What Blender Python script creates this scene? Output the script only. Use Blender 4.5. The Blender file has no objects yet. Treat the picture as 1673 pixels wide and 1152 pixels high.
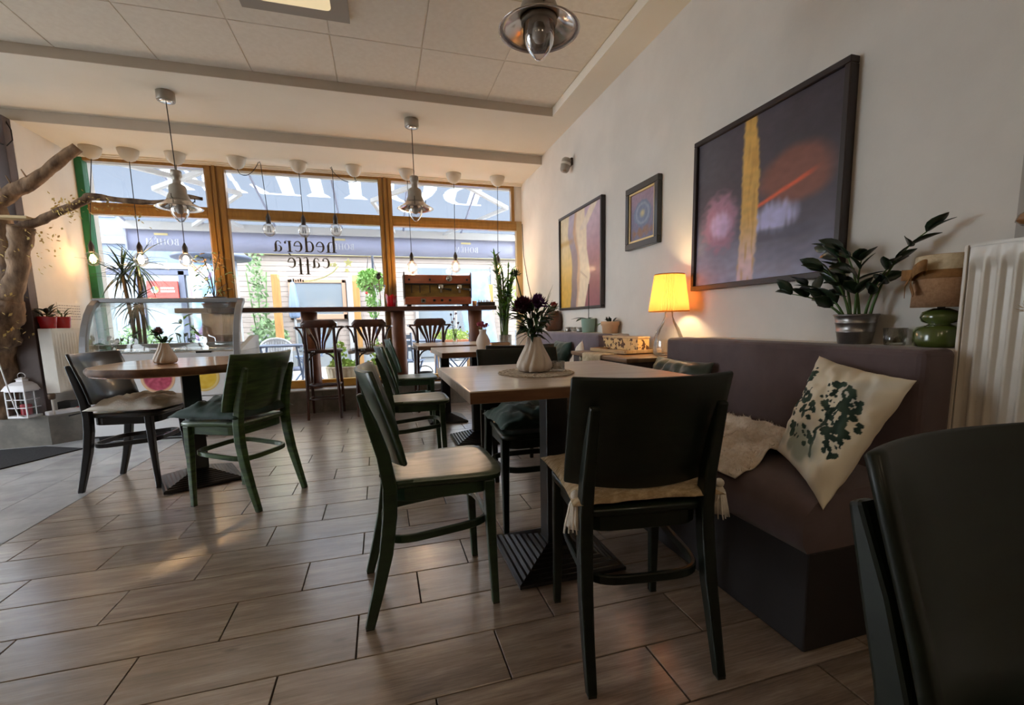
import bpy, bmesh, math, random
from mathutils import Vector, Matrix, noise
random.seed(7)
SC = bpy.context.scene
COL = SC.collection
PI = math.pi

# ------------------------------------------------------------------ camera
cam_data = bpy.data.cameras.new('camera')
cam = bpy.data.objects.new('camera', cam_data)
COL.objects.link(cam)
cam_data.sensor_fit = 'HORIZONTAL'
cam_data.sensor_width = 36.0
cam_data.lens = 16.3095
cam_data.shift_x = -0.0119
cam_data.shift_y = 0.02885
cam_data.clip_start = 0.02
cam_data.clip_end = 200
_m = Matrix(((0.955778, 0.055644, -0.288775), (-0.293509, 0.118932, -0.948529), (-0.018435, 0.991342, 0.130005))).to_4x4()
_m.translation = (0, 0, 0.95)
cam.matrix_world = _m
SC.camera = cam

# ------------------------------------------------------------------ sky, sun, exposure
w = bpy.data.worlds.new('sky'); SC.world = w
w.use_nodes = True
_bg = w.node_tree.nodes['Background']
_bg.inputs['Color'].default_value = (0.86, 0.93, 1.0, 1)
_bg.inputs['Strength'].default_value = 5.5
sun = bpy.data.lights.new('sun', 'SUN'); sun.energy = 1.2; sun.angle = math.radians(3)
sun.color = (1.0, 0.93, 0.82)
sun_o = bpy.data.objects.new('sun', sun); COL.objects.link(sun_o)
sun_o.rotation_euler = Vector((-0.35, 0.62, -0.70)).to_track_quat('-Z', 'Y').to_euler()
SC.view_settings.view_transform = 'Standard'
SC.view_settings.look = 'None'
SC.view_settings.exposure = 1.02
SC.view_settings.gamma = 1.0
SC.view_settings.use_curve_mapping = False
SC.cycles.max_bounces = 10
SC.cycles.diffuse_bounces = 5
SC.cycles.glossy_bounces = 4
SC.cycles.transparent_max_bounces = 16
SC.cycles.transmission_bounces = 8
SC.cycles.sample_clamp_indirect = 6
SC.cycles.caustics_reflective = False
SC.cycles.caustics_refractive = False

# ------------------------------------------------------------------ helpers: colour, materials
def lin(c):
    return c / 12.92 if c <= 0.04045 else ((c + 0.055) / 1.055) ** 2.4
def rgb(r, g, b):
    return (lin(r / 255), lin(g / 255), lin(b / 255), 1)
def mix3(a, b, t):
    return tuple(a[i] + (b[i] - a[i]) * t for i in range(3))
def clamp(x, a=0.0, b=1.0):
    return a if x < a else b if x > b else x
def smooth(a, b, x):
    t = clamp((x - a) / (b - a)) if a != b else (1.0 if x > a else 0.0)
    return t * t * (3 - 2 * t)

def mat(name, c1, c2=None, rough=0.5, metal=0.0, scale=8.0, stretch=(1, 1, 1), bump=0.0, bscale=None,
        coat=0.0, lo=0.35, hi=0.65, detail=4.0, trans=0.0, emit=None, estr=0.0, spec=0.5, rvar=0.0, sheen=0.0, randomize=False):
    m = bpy.data.materials.new(name); m.use_nodes = True
    nt = m.node_tree; N = nt.nodes; L = nt.links
    b = N['Principled BSDF']
    b.inputs['Roughness'].default_value = rough
    b.inputs['Metallic'].default_value = metal
    b.inputs['Base Color'].default_value = c1
    b.inputs['Specular IOR Level'].default_value = spec
    if coat: b.inputs['Coat Weight'].default_value = coat; b.inputs['Coat Roughness'].default_value = 0.12
    if trans: b.inputs['Transmission Weight'].default_value = trans
    if sheen: b.inputs['Sheen Weight'].default_value = sheen
    if emit: b.inputs['Emission Color'].default_value = emit; b.inputs['Emission Strength'].default_value = estr
    if c2 or bump:
        tc = N.new('ShaderNodeTexCoord'); mp = N.new('ShaderNodeMapping')
        mp.inputs['Scale'].default_value = stretch
        vec = tc.outputs['Object']
        if randomize:
            oi = N.new('ShaderNodeObjectInfo')
            sc = N.new('ShaderNodeVectorMath'); sc.operation = 'SCALE'
            cmb = N.new('ShaderNodeCombineXYZ')
            for k in range(3): L.new(oi.outputs['Random'], cmb.inputs[k])
            L.new(cmb.outputs[0], sc.inputs[0]); sc.inputs['Scale'].default_value = 37.0
            ad = N.new('ShaderNodeVectorMath'); ad.operation = 'ADD'
            L.new(vec, ad.inputs[0]); L.new(sc.outputs[0], ad.inputs[1]); vec = ad.outputs[0]
        L.new(vec, mp.inputs['Vector'])
        nz = N.new('ShaderNodeTexNoise'); nz.inputs['Scale'].default_value = scale; nz.inputs['Detail'].default_value = detail
        nz.inputs['Roughness'].default_value = 0.6
        L.new(mp.outputs[0], nz.inputs['Vector'])
        if c2:
            rp = N.new('ShaderNodeValToRGB')
            rp.color_ramp.elements[0].position = lo; rp.color_ramp.elements[0].color = c1
            rp.color_ramp.elements[1].position = hi; rp.color_ramp.elements[1].color = c2
            L.new(nz.outputs['Fac'], rp.inputs['Fac']); L.new(rp.outputs['Color'], b.inputs['Base Color'])
        if rvar:
            mr = N.new('ShaderNodeMapRange'); mr.inputs['To Min'].default_value = max(0.02, rough - rvar); mr.inputs['To Max'].default_value = rough + rvar
            L.new(nz.outputs['Fac'], mr.inputs['Value']); L.new(mr.outputs[0], b.inputs['Roughness'])
        if bump:
            n2 = nz
            if bscale:
                n2 = N.new('ShaderNodeTexNoise'); n2.inputs['Scale'].default_value = bscale; n2.inputs['Detail'].default_value = 3
                L.new(mp.outputs[0], n2.inputs['Vector'])
            bp = N.new('ShaderNodeBump'); bp.inputs['Strength'].default_value = bump; bp.inputs['Distance'].default_value = 0.01
            L.new(n2.outputs['Fac'], bp.inputs['Height']); L.new(bp.outputs[0], b.inputs['Normal'])
    return m

def glass_mat(name, tint=(1, 1, 1, 1), refl=0.08, rough=0.02):
    """thin sheet glass: clear with a fresnel reflection"""
    m = bpy.data.materials.new(name); m.use_nodes = True
    nt = m.node_tree; N = nt.nodes; L = nt.links
    N.remove(N['Principled BSDF'])
    t = N.new('ShaderNodeBsdfTransparent'); t.inputs['Color'].default_value = tint
    g = N.new('ShaderNodeBsdfGlossy'); g.inputs['Roughness'].default_value = rough
    lw = N.new('ShaderNodeLayerWeight'); lw.inputs['Blend'].default_value = 0.25
    mr = N.new('ShaderNodeMapRange'); mr.inputs['To Min'].default_value = refl * 0.5; mr.inputs['To Max'].default_value = min(1, refl * 4)
    mx = N.new('ShaderNodeMixShader')
    L.new(lw.outputs['Fresnel'], mr.inputs['Value']); L.new(mr.outputs[0], mx.inputs[0])
    L.new(t.outputs[0], mx.inputs[1]); L.new(g.outputs[0], mx.inputs[2])
    L.new(mx.outputs[0], N['Material Output'].inputs['Surface'])
    return m

def translucent_mat(name, c, t=0.6, rough=0.9):
    m = bpy.data.materials.new(name); m.use_nodes = True
    nt = m.node_tree; N = nt.nodes; L = nt.links
    N.remove(N['Principled BSDF'])
    d = N.new('ShaderNodeBsdfDiffuse'); d.inputs['Color'].default_value = c
    tr = N.new('ShaderNodeBsdfTranslucent'); tr.inputs['Color'].default_value = c
    mx = N.new('ShaderNodeMixShader'); mx.inputs[0].default_value = t
    L.new(d.outputs[0], mx.inputs[1]); L.new(tr.outputs[0], mx.inputs[2])
    L.new(mx.outputs[0], N['Material Output'].inputs['Surface'])
    return m

def paint_mat(name, rough=0.5, coat=0.0, bump=0.0, attr='print'):
    """flat print read from the mesh's colour attribute"""
    m = mat(name, (0.5, 0.5, 0.5, 1), rough=rough, coat=coat, bump=bump, scale=60)
    N = m.node_tree.nodes; L = m.node_tree.links
    a = N.new('ShaderNodeVertexColor'); a.layer_name = attr
    L.new(a.outputs['Color'], N['Principled BSDF'].inputs['Base Color'])
    return m

# ------------------------------------------------------------------ helpers: mesh building
class MB:
    def __init__(self): self.v = []; self.f = []; self.s = []
    def add(self, verts, faces, sm=False):
        o = len(self.v)
        self.v += [tuple(p) for p in verts]
        self.f += [tuple(i + o for i in q) for q in faces]
        self.s += [sm] * len(faces)
        return self
    def box(self, a, b, M=None):
        x0, y0, z0 = a; x1, y1, z1 = b
        vs = [Vector(p) for p in ((x0,y0,z0),(x1,y0,z0),(x1,y1,z0),(x0,y1,z0),(x0,y0,z1),(x1,y0,z1),(x1,y1,z1),(x0,y1,z1))]
        if M: vs = [M @ p for p in vs]
        return self.add(vs, [(0,3,2,1),(4,5,6,7),(0,1,5,4),(1,2,6,5),(2,3,7,6),(3,0,4,7)])
    def prism(self, poly, z0, z1, M=None):
        n = len(poly)
        ar = sum(poly[i][0]*poly[(i+1)%n][1]-poly[(i+1)%n][0]*poly[i][1] for i in range(n))
        if ar < 0: poly = poly[::-1]
        vs = [Vector((p[0], p[1], z0)) for p in poly] + [Vector((p[0], p[1], z1)) for p in poly]
        if M: vs = [M @ p for p in vs]
        fs = [tuple(range(n-1, -1, -1)), tuple(range(n, 2*n))] + [(i, (i+1) % n, n+(i+1) % n, n+i) for i in range(n)]
        return self.add(vs, fs)
    def tube(self, pts, r, n=8, closed=False, sm=True, ry=None, up=None, cap=True):
        """round or elliptic bar along pts; r, ry one number or a list"""
        pts = [Vector(p) for p in pts]; k = len(pts)
        rs = r if isinstance(r, (list, tuple)) else [r] * k
        rys = ry if isinstance(ry, (list, tuple)) else ([ry] * k if ry else rs)
        T = []
        for i in range(k):
            a = pts[(i-1) % k] if (closed or i > 0) else pts[i]
            b = pts[(i+1) % k] if (closed or i < k-1) else pts[i]
            d = (b - a)
            T.append(d.normalized() if d.length > 1e-9 else Vector((0, 0, 1)))
        u0 = Vector(up) if up else (Vector((0, 0, 1)) if abs(T[0].z) < 0.9 else Vector((1, 0, 0)))
        vs = []
        U = u0 - T[0] * u0.dot(T[0]); U.normalize()
        for i in range(k):
            if up:
                U = Vector(up) - T[i] * Vector(up).dot(T[i]); U.normalize()
            else:
                U = U - T[i] * U.dot(T[i]); U.normalize()
            V = T[i].cross(U)
            for j in range(n):
                a = 2 * PI * (j + 0.5) / n
                if n == 4: c, s_ = (1 if math.cos(a) > 0 else -1), (1 if math.sin(a) > 0 else -1)
                else: c, s_ = math.cos(a), math.sin(a)
                vs.append(pts[i] + U * (c * rs[i]) + V * (s_ * rys[i]))
        fs = []
        for i in range(k if closed else k - 1):
            a, b = i * n, ((i + 1) % k) * n
            for j in range(n): fs.append((a+j, a+(j+1) % n, b+(j+1) % n, b+j))
        if not closed and cap:
            fs.append(tuple(range(n-1, -1, -1))); fs.append(tuple((k-1)*n + j for j in range(n)))
        return self.add(vs, fs, sm)
    def bar(self, pts, w, h, up=(0, 0, 1), closed=False):
        """rectangular bar along pts: h along up, w across"""
        k = len(pts)
        hw = [x / 2 for x in w] if isinstance(w, (list, tuple)) else w / 2
        hh = [x / 2 for x in h] if isinstance(h, (list, tuple)) else h / 2
        return self.tube(pts, hh, n=4, closed=closed, sm=False, ry=hw, up=up)
    def lathe(self, prof, n=24, c=(0, 0, 0), M=None, rib=0, ribd=0.0, sm=True, twist=0.0):
        vs = []; k = len(prof)
        for q, (r, z) in enumerate(prof):
            for j in range(n):
                a = 2 * PI * j / n + twist * q / k
                rr = r * (1 + (ribd * math.cos(rib * 2 * PI * j / n) if rib else 0))
                vs.append(Vector((c[0] + rr * math.cos(a), c[1] + rr * math.sin(a), c[2] + z)))
        if M: vs = [M @ p for p in vs]
        fs = []
        for i in range(k - 1):
            for j in range(n): fs.append((i*n+j, i*n+(j+1) % n, (i+1)*n+(j+1) % n, (i+1)*n+j))
        if prof[0][0] > 1e-6: fs.append(tuple(range(n-1, -1, -1)))
        if prof[-1][0] > 1e-6: fs.append(tuple((k-1)*n + j for j in range(n)))
        return self.add(vs, fs, sm)
    def ball(self, c, r, n=12, m=8, sq=(1, 1, 1)):
        pr = [(max(1e-7, r * math.sin(PI * i / m)), -r * math.cos(PI * i / m)) for i in range(m + 1)]
        M = Matrix.Translation(c) @ Matrix.Diagonal((*sq, 1))
        return self.lathe(pr, n, M=M)
    def sheet(self, fn, nu, nv, th=0.0, sm=True):
        """surface fn(u,v), u and v from 0 to 1; th > 0 makes it a closed slab"""
        P = [[Vector(fn(i / nu, j / nv)) for j in range(nv + 1)] for i in range(nu + 1)]
        ix = lambda i, j: i * (nv + 1) + j
        vs = [P[i][j] for i in range(nu + 1) for j in range(nv + 1)]
        fs = [(ix(i, j), ix(i+1, j), ix(i+1, j+1), ix(i, j+1)) for i in range(nu) for j in range(nv)]
        if th:
            o = len(vs); back = []
            for i in range(nu + 1):
                for j in range(nv + 1):
                    du = P[min(i+1, nu)][j] - P[max(i-1, 0)][j]; dv = P[i][min(j+1, nv)] - P[i][max(j-1, 0)]
                    nn = du.cross(dv); nn = nn.normalized() if nn.length > 1e-12 else Vector((0, 0, 1))
                    back.append(P[i][j] - nn * th)
            vs += back
            fs += [(o+ix(i, j), o+ix(i, j+1), o+ix(i+1, j+1), o+ix(i+1, j)) for i in range(nu) for j in range(nv)]
            for i in range(nu):
                fs.append((ix(i, 0), o+ix(i, 0), o+ix(i+1, 0), ix(i+1, 0))); fs.append((ix(i+1, nv), o+ix(i+1, nv), o+ix(i, nv), ix(i, nv)))
            for j in range(nv):
                fs.append((ix(0, j+1), o+ix(0, j+1), o+ix(0, j), ix(0, j))); fs.append((ix(nu, j), o+ix(nu, j), o+ix(nu, j+1), ix(nu, j+1)))
        return self.add(vs, fs, sm)
    def xf(self, M):
        self.v = [tuple(M @ Vector(p)) for p in self.v]; return self
    def mesh(self, name, m, bevel=0.0, seg=2, flat_angle=None):
        me = bpy.data.meshes.new(name)
        me.from_pydata(self.v, [], self.f)
        me.polygons.foreach_set('use_smooth', self.s)
        if bevel:
            bm = bmesh.new(); bm.from_mesh(me)
            ed = [e for e in bm.edges if len(e.link_faces) == 2 and e.calc_face_angle(0) > 0.5]
            bmesh.ops.bevel(bm, geom=ed, offset=bevel, segments=seg, affect='EDGES', profile=0.5, clamp_overlap=True)
            bm.to_mesh(me); bm.free()
        for x in (m if isinstance(m, (list, tuple)) else [m]): me.materials.append(x)
        me.update()
        return me
    def build(self, name, m, parent=None, bevel=0.0, seg=2, loc=None, rotz=None):
        o = bpy.data.objects.new(name, self.mesh(name, m, bevel, seg)); COL.objects.link(o)
        if parent: o.parent = parent
        if loc: o.location = loc
        if rotz: o.rotation_euler = (0, 0, rotz)
        return o

def box(a, b, name, m, parent=None, bevel=0.0):
    return MB().box(a, b).build(name, m, parent, bevel)
def thing(name, label, cat, loc=(0, 0, 0), rotz=0.0, group=None):
    o = bpy.data.objects.new(name, None); COL.objects.link(o)
    o.empty_display_size = 0.05
    o.location = loc; o.rotation_euler = (0, 0, rotz)
    o['label'] = label; o['category'] = cat
    if group: o['group'] = group
    return o
def tag(o, label, cat, group=None, kind=None):
    o['label'] = label; o['category'] = cat
    if group: o['group'] = group
    if kind: o['kind'] = kind
    return o
def struct(o):
    o['kind'] = 'structure'; return o
def kids(root):
    return [c for c in bpy.data.objects if c.parent == root]
def dup(root, loc, rotz, label, mats=None):
    """a copy of a thing with copies of its parts and sub-parts; mats maps old material -> new"""
    def cp(o, par):
        c = o.copy(); COL.objects.link(c)
        if par: c.parent = par
        if mats and o.type == 'MESH' and any(s in mats for s in o.data.materials):
            c.data = o.data.copy()
            for i, s in enumerate(c.data.materials):
                if s in mats: c.data.materials[i] = mats[s]
        for ch in list(o.children): cp(ch, c)
        return c
    r = cp(root, None)
    r.location = loc; r.rotation_euler = (0, 0, rotz); r['label'] = label
    return r
def paint(me, fn, attr='print'):
    """colour attribute by corner from fn(x, y, z) in mesh space"""
    ca = me.color_attributes.new(attr, 'FLOAT_COLOR', 'POINT')
    for i, v in enumerate(me.vertices):
        c = fn(v.co.x, v.co.y, v.co.z)
        ca.data[i].color = (lin(clamp(c[0] / 255)), lin(clamp(c[1] / 255)), lin(clamp(c[2] / 255)), 1)
def nz(x, y, z=0.0, s=1.0):
    return noise.noise(Vector((x * s, y * s, z * s)))
def bez(p0, p1, p2, n=8):
    p0, p1, p2 = Vector(p0), Vector(p1), Vector(p2)
    return [p0 * (1-t)**2 + p1 * 2*t*(1-t) + p2 * t*t for t in [i / n for i in range(n + 1)]]
def rrect(x0, y0, x1, y1, r, n=5):
    out = []
    for cx, cy, a0 in ((x1-r, y0+r, -PI/2), (x1-r, y1-r, 0), (x0+r, y1-r, PI/2), (x0+r, y0+r, PI)):
        for i in range(n + 1):
            a = a0 + PI / 2 * i / n
            out.append((cx + r * math.cos(a), cy + r * math.sin(a)))
    return out
def leaf_mb(l, w_, curl=0.15, n=5, fold=0.12):
    """one leaf along +x, widest at the middle, slightly curled and folded"""
    def fn(u, v):
        ww = w_ * math.sin(PI * min(1, 0.04 + 0.96 * u)) ** 0.8 * (1 - 0.25 * u) if u < 1 else 0.0005
        y = (v - 0.5) * ww
        return (l * u, y, -curl * l * u * u + fold * abs(y) * 2)
    return MB().sheet(fn, n, 2, th=min(0.0012, w_ * 0.05))

# ------------------------------------------------------------------ materials of the setting
XW = 1.73            # inner face of the picture wall
M_white = mat('white_plaster', rgb(226, 220, 212), rgb(218, 212, 204), rough=0.85, scale=3, bump=0.04, bscale=90)
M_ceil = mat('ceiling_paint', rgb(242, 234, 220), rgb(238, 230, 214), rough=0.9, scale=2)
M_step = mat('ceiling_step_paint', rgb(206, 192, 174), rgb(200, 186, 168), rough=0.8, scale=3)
M_tilec = mat('ceiling_tile_face', rgb(242, 233, 218), rgb(236, 226, 210), rough=0.9, scale=30, bump=0.05, bscale=160)
M_grout = mat('dark_grout', rgb(52, 42, 36), rough=0.9)
M_cgap = mat('ceiling_gap', rgb(120, 110, 98), rough=0.9)
M_brown = mat('gold_brown_frame', rgb(158, 116, 50), rgb(142, 102, 42), rough=0.35, scale=6, stretch=(6, 6, 1), coat=0.3)
M_yellow = mat('yellow_frame', rgb(214, 160, 60), rgb(200, 145, 50), rough=0.4, scale=6)
M_greenpost = mat('green_frame', rgb(20, 110, 60), rgb(16, 98, 52), rough=0.4)
M_darkpost = mat('dark_brown_post', rgb(92, 76, 72), rgb(80, 66, 62), rough=0.6, scale=5)
M_alcove = mat('dark_alcove_wall', rgb(78, 68, 62), rgb(66, 58, 54), rough=0.8, scale=3)
M_stone = mat('grey_stone_tile', rgb(150, 143, 132), rgb(112, 106, 98), rough=0.6, scale=5, bump=0.1, randomize=True)
M_sill = mat('sill_white', rgb(222, 218, 210), rough=0.5)
M_glass = glass_mat('window_glass', (0.97, 0.98, 0.98, 1), 0.05)

def plank_material():
    m = bpy.data.materials.new('wood_look_plank'); m.use_nodes = True
    nt = m.node_tree; N = nt.nodes; L = nt.links; b = N['Principled BSDF']
    tc = N.new('ShaderNodeTexCoord'); oi = N.new('ShaderNodeObjectInfo')
    cmb = N.new('ShaderNodeCombineXYZ')
    for k in range(3): L.new(oi.outputs['Random'], cmb.inputs[k])
    sc = N.new('ShaderNodeVectorMath'); sc.operation = 'SCALE'; sc.inputs['Scale'].default_value = 53
    L.new(cmb.outputs[0], sc.inputs[0])
    ad = N.new('ShaderNodeVectorMath'); ad.operation = 'ADD'
    L.new(tc.outputs['Object'], ad.inputs[0]); L.new(sc.outputs[0], ad.inputs[1])
    mp = N.new('ShaderNodeMapping'); mp.inputs['Scale'].default_value = (1.0, 7.0, 1.0); L.new(ad.outputs[0], mp.inputs[0])
    n1 = N.new('ShaderNodeTexNoise'); n1.inputs['Scale'].default_value = 3.2; n1.inputs['Detail'].default_value = 6; n1.inputs['Roughness'].default_value = 0.65
    L.new(mp.outputs[0], n1.inputs['Vector'])
    mp2 = N.new('ShaderNodeMapping'); mp2.inputs['Scale'].default_value = (1.0, 26.0, 1.0); L.new(ad.outputs[0], mp2.inputs[0])
    n2 = N.new('ShaderNodeTexNoise'); n2.inputs['Scale'].default_value = 9; n2.inputs['Detail'].default_value = 5; n2.inputs['Roughness'].default_value = 0.7
    L.new(mp2.outputs[0], n2.inputs['Vector'])
    r1 = N.new('ShaderNodeValToRGB'); e = r1.color_ramp.elements
    e[0].position = 0.28; e[0].color = rgb(120, 102, 90); e[1].position = 0.72; e[1].color = rgb(204, 188, 172)
    x = r1.color_ramp.elements.new(0.5); x.color = rgb(168, 148, 132)
    L.new(n1.outputs['Fac'], r1.inputs['Fac'])
    r2 = N.new('ShaderNodeValToRGB'); e = r2.color_ramp.elements
    e[0].position = 0.38; e[0].color = (0.62, 0.6, 0.58, 1); e[1].position = 0.6; e[1].color = (1.05, 1.03, 1.0, 1)
    L.new(n2.outputs['Fac'], r2.inputs['Fac'])
    mx = N.new('ShaderNodeMix'); mx.data_type = 'RGBA'; mx.blend_type = 'MULTIPLY'; mx.inputs['Factor'].default_value = 0.75
    L.new(r1.outputs[0], mx.inputs['A']); L.new(r2.outputs[0], mx.inputs['B'])
    # small dark knots
    vo = N.new('ShaderNodeTexVoronoi'); vo.inputs['Scale'].default_value = 3.6
    mp3 = N.new('ShaderNodeMapping'); mp3.inputs['Scale'].default_value = (0.9, 2.0, 0.01); L.new(ad.outputs[0], mp3.inputs[0]); L.new(mp3.outputs[0], vo.inputs['Vector'])
    r3 = N.new('ShaderNodeValToRGB'); e = r3.color_ramp.elements
    e[0].position = 0.03; e[0].color = (0.35, 0.3, 0.27, 1); e[1].position = 0.1; e[1].color = (1, 1, 1, 1)
    L.new(vo.outputs['Distance'], r3.inputs['Fac'])
    mx2 = N.new('ShaderNodeMix'); mx2.data_type = 'RGBA'; mx2.blend_type = 'MULTIPLY'; mx2.inputs['Factor'].default_value = 1
    L.new(mx.outputs['Result'], mx2.inputs['A']); L.new(r3.outputs[0], mx2.inputs['B'])
    # each board a little lighter or darker
    hs = N.new('ShaderNodeHueSaturation')
    mr = N.new('ShaderNodeMapRange'); mr.inputs['To Min'].default_value = 0.82; mr.inputs['To Max'].default_value = 1.14
    L.new(oi.outputs['Random'], mr.inputs['Value']); L.new(mr.outputs[0], hs.inputs['Value'])
    L.new(mx2.outputs['Result'], hs.inputs['Color']); L.new(hs.outputs[0], b.inputs['Base Color'])
    b.inputs['Roughness'].default_value = 0.28
    b.inputs['Specular IOR Level'].default_value = 1.0
    b.inputs['Coat Weight'].default_value = 1.0; b.inputs['Coat Roughness'].default_value = 0.26; b.inputs['Coat IOR'].default_value = 2.3
    bp = N.new('ShaderNodeBump'); bp.inputs['Strength'].default_value = 0.16; bp.inputs['Distance'].default_value = 0.004
    L.new(n2.outputs['Fac'], bp.inputs['Height']); L.new(bp.outputs[0], b.inputs['Normal'])
    return m
M_plank = plank_material()
M_ftile = mat('grey_floor_tile', rgb(206, 208, 212), rgb(176, 178, 184), rough=0.25, scale=4, randomize=True, bump=0.06)

# ------------------------------------------------------------------ floor: base, wood look planks, grey tiles
floor = struct(box((-3.8, -2.0, -0.08), (XW, 5.46, -0.009), 'floor', M_grout))
PL, PP, GAP = 0.607, 0.2125, 0.0022
BX = -1.68
_cache = {}
for k in range(-16, 19):
    y0 = 1.521 + PP * k
    y1 = min(y0 + PP, 5.458)
    if y1 - y0 < 0.02: continue
    ph = 0.08 + 0.2015 * k
    j0 = math.floor((BX - ph) / PL)
    for j in range(j0, j0 + 9):
        a, b_ = max(ph + PL * j, BX), min(ph + PL * (j + 1), XW - 0.002)
        if b_ - a < 0.02: continue
        key = (round(b_ - a, 3), round(y1 - y0, 3))
        if key not in _cache:
            hx, hy = (b_ - a) / 2 - GAP, (y1 - y0) / 2 - GAP
            _cache[key] = MB().box((-hx, -hy, -0.009), (hx, hy, 0)).mesh('plank', M_plank, bevel=0.0012, seg=1)
        o = bpy.data.objects.new('plank', _cache[key]); COL.objects.link(o); o.parent = floor
        o.location = ((a + b_) / 2, (y0 + y1) / 2, random.uniform(-0.0006, 0.0))
_tm = MB().box((-0.1535, -0.1635, -0.009), (0.1535, 0.1635, 0)).mesh('floor_tile', M_ftile, bevel=0.0015, seg=1)
for i in range(7):
    for j in range(-9, 6):
        x = BX - 0.003 - 0.155 - 0.31 * i; y = 2.92 + 0.165 + 0.33 * j
        if y > 4.75: continue
        if x < -3.66: continue
        o = bpy.data.objects.new('floor_tile', _tm); COL.objects.link(o); o.parent = floor
        o.location = (x, y, random.uniform(-0.0006, 0.0))

# ------------------------------------------------------------------ walls
struct(box((XW, -2.0, -0.08), (XW + 0.25, 5.95, 2.9), 'wall_right', M_white))
struct(box((-4.0, -2.2, -0.08), (XW + 0.25, -2.0, 2.9), 'wall_back', mat('bounce_cutting_back_wall', rgb(96, 78, 64), rough=0.8)))  # unseen wall coloured dark to cut light bouncing onto the foreground
wl = MB().box((-4.0, -2.0, -0.08), (-3.8, 2.3, 2.9)).box((-4.0, 5.0, -0.08), (-3.8, 5.1, 2.9)).box((-4.0, 2.3, 2.45), (-3.8, 5.0, 2.9))
struct(wl.build('wall_entrance', M_white))
struct(box((-2.80, 4.88, 0.25), (-2.69, 5.66, 2.595), 'wall_left', M_white))
struct(box((-2.83, 4.79, 0.25), (-2.69, 4.88, 2.595), 'trim_1', M_darkpost, bevel=0.004))
al = struct(MB().box((-3.12, 5.1, 0.0), (-2.80, 5.25, 2.9)).box((-4.0, 5.1, 0.0), (-3.12, 5.25, 0.27)).box((-4.0, 5.1, 2.45), (-3.12, 5.25, 2.9)).build('wall_alcove', M_alcove))
box((-3.80, 5.17, 0.27), (-3.12, 5.176, 2.45), 'glass_pane', M_glass, al)
# low wall under the window, clad in stone tiles, and the tiled platform by the left wall
lw = struct(box((-2.44, 5.468, -0.05), (XW, 5.90, 0.236), 'wall_front', M_grout))
x = -2.44
while x < XW - 0.01:
    x1 = min(x + 0.595, XW)
    box((x + 0.0015, 5.46, 0.0), (x1 - 0.0015, 5.47, 0.236), 'tile', M_stone, lw, bevel=0.001)
    x = x1
box((-2.44, 5.452, 0.236), (XW, 5.90, 0.25), 'sill', M_sill, lw, bevel=0.002)
pf = struct(MB().prism([(-3.8, 4.712), (-2.675, 4.772), (-2.452, 4.992), (-2.452, 5.62), (-2.69, 5.62), (-2.69, 5.1), (-3.8, 5.1)], 0.0, 0.238).build('wall_platform', M_grout))
def clad(p, q, n):
    p, q = Vector(p), Vector(q); d = (q - p).normalized(); nn = Vector((d.y, -d.x, 0)); L = (q - p).length
    for i in range(n):
        a = p + d * (L * i / n + 0.0015); b = p + d * (L * (i + 1) / n - 0.0015)
        MB().prism([(a.x, a.y), (b.x, b.y), (b.x - nn.x * 0.01, b.y - nn.y * 0.01), (a.x - nn.x * 0.01, a.y - nn.y * 0.01)], 0.0, 0.238).build('tile', M_stone, pf, bevel=0.001)
clad((-3.79, 4.70, 0), (-2.67, 4.76, 0), 2)
clad((-2.67, 4.76, 0), (-2.44, 4.987, 0), 1)
clad((-2.44, 4.987, 0), (-2.44, 5.45, 0), 1)
MB().prism([(-3.8, 4.695), (-2.668, 4.755), (-2.437, 4.985), (-2.437, 5.45), (-2.69, 5.45), (-2.69, 5.1), (-3.8, 5.1)], 0.238, 0.25).build('tile_top', M_stone, pf)

# ------------------------------------------------------------------ ceiling: a high tiled field and two steps down to the window
cl = MB().box((-4.0, 3.965, 2.68), (XW, 4.9, 2.95)).box((1.51, -2.0, 2.68), (XW, 3.965, 2.95)).box((-4.0, 4.9, 2.595), (XW, 5.66, 2.95)).box((-4.0, -2.0, 2.752), (1.51, 3.965, 2.95))
ceiling = struct(cl.build('ceiling', M_ceil))
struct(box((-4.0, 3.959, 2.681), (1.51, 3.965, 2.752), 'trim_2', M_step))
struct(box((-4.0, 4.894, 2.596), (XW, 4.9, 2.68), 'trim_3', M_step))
struct(box((1.503, -2.0, 2.681), (1.51, 3.959, 2.752), 'trim_4', M_ceil))
_ct = {}
for i in range(-6, 4):
    for j in range(-9, 2):
        x0, x1 = -0.77 + 0.565 * i, -0.77 + 0.565 * (i + 1)
        y0, y1 = 3.36 + 0.605 * (j - 1), 3.36 + 0.605 * j
        x1 = min(x1, 1.503); y1 = min(y1, 3.959); y0 = max(y0, -2.0)
        if x1 - x0 < 0.05 or y1 - y0 < 0.05 or x0 < -3.8: continue
        if x0 < -0.6 < x1 - 0.1 and False: continue
        key = (round(x1 - x0, 3), round(y1 - y0, 3))
        if key not in _ct:
            hx, hy = (x1 - x0) / 2 - 0.003, (y1 - y0) / 2 - 0.003
            _ct[key] = MB().box((-hx, -hy, -0.008), (hx, hy, 0)).mesh('ceiling_tile', M_tilec, bevel=0.002, seg=1)
        o = bpy.data.objects.new('ceiling_tile', _ct[key]); COL.objects.link(o); o.parent = ceiling
        o.location = ((x0 + x1) / 2, (y0 + y1) / 2, 2.7535)

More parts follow.
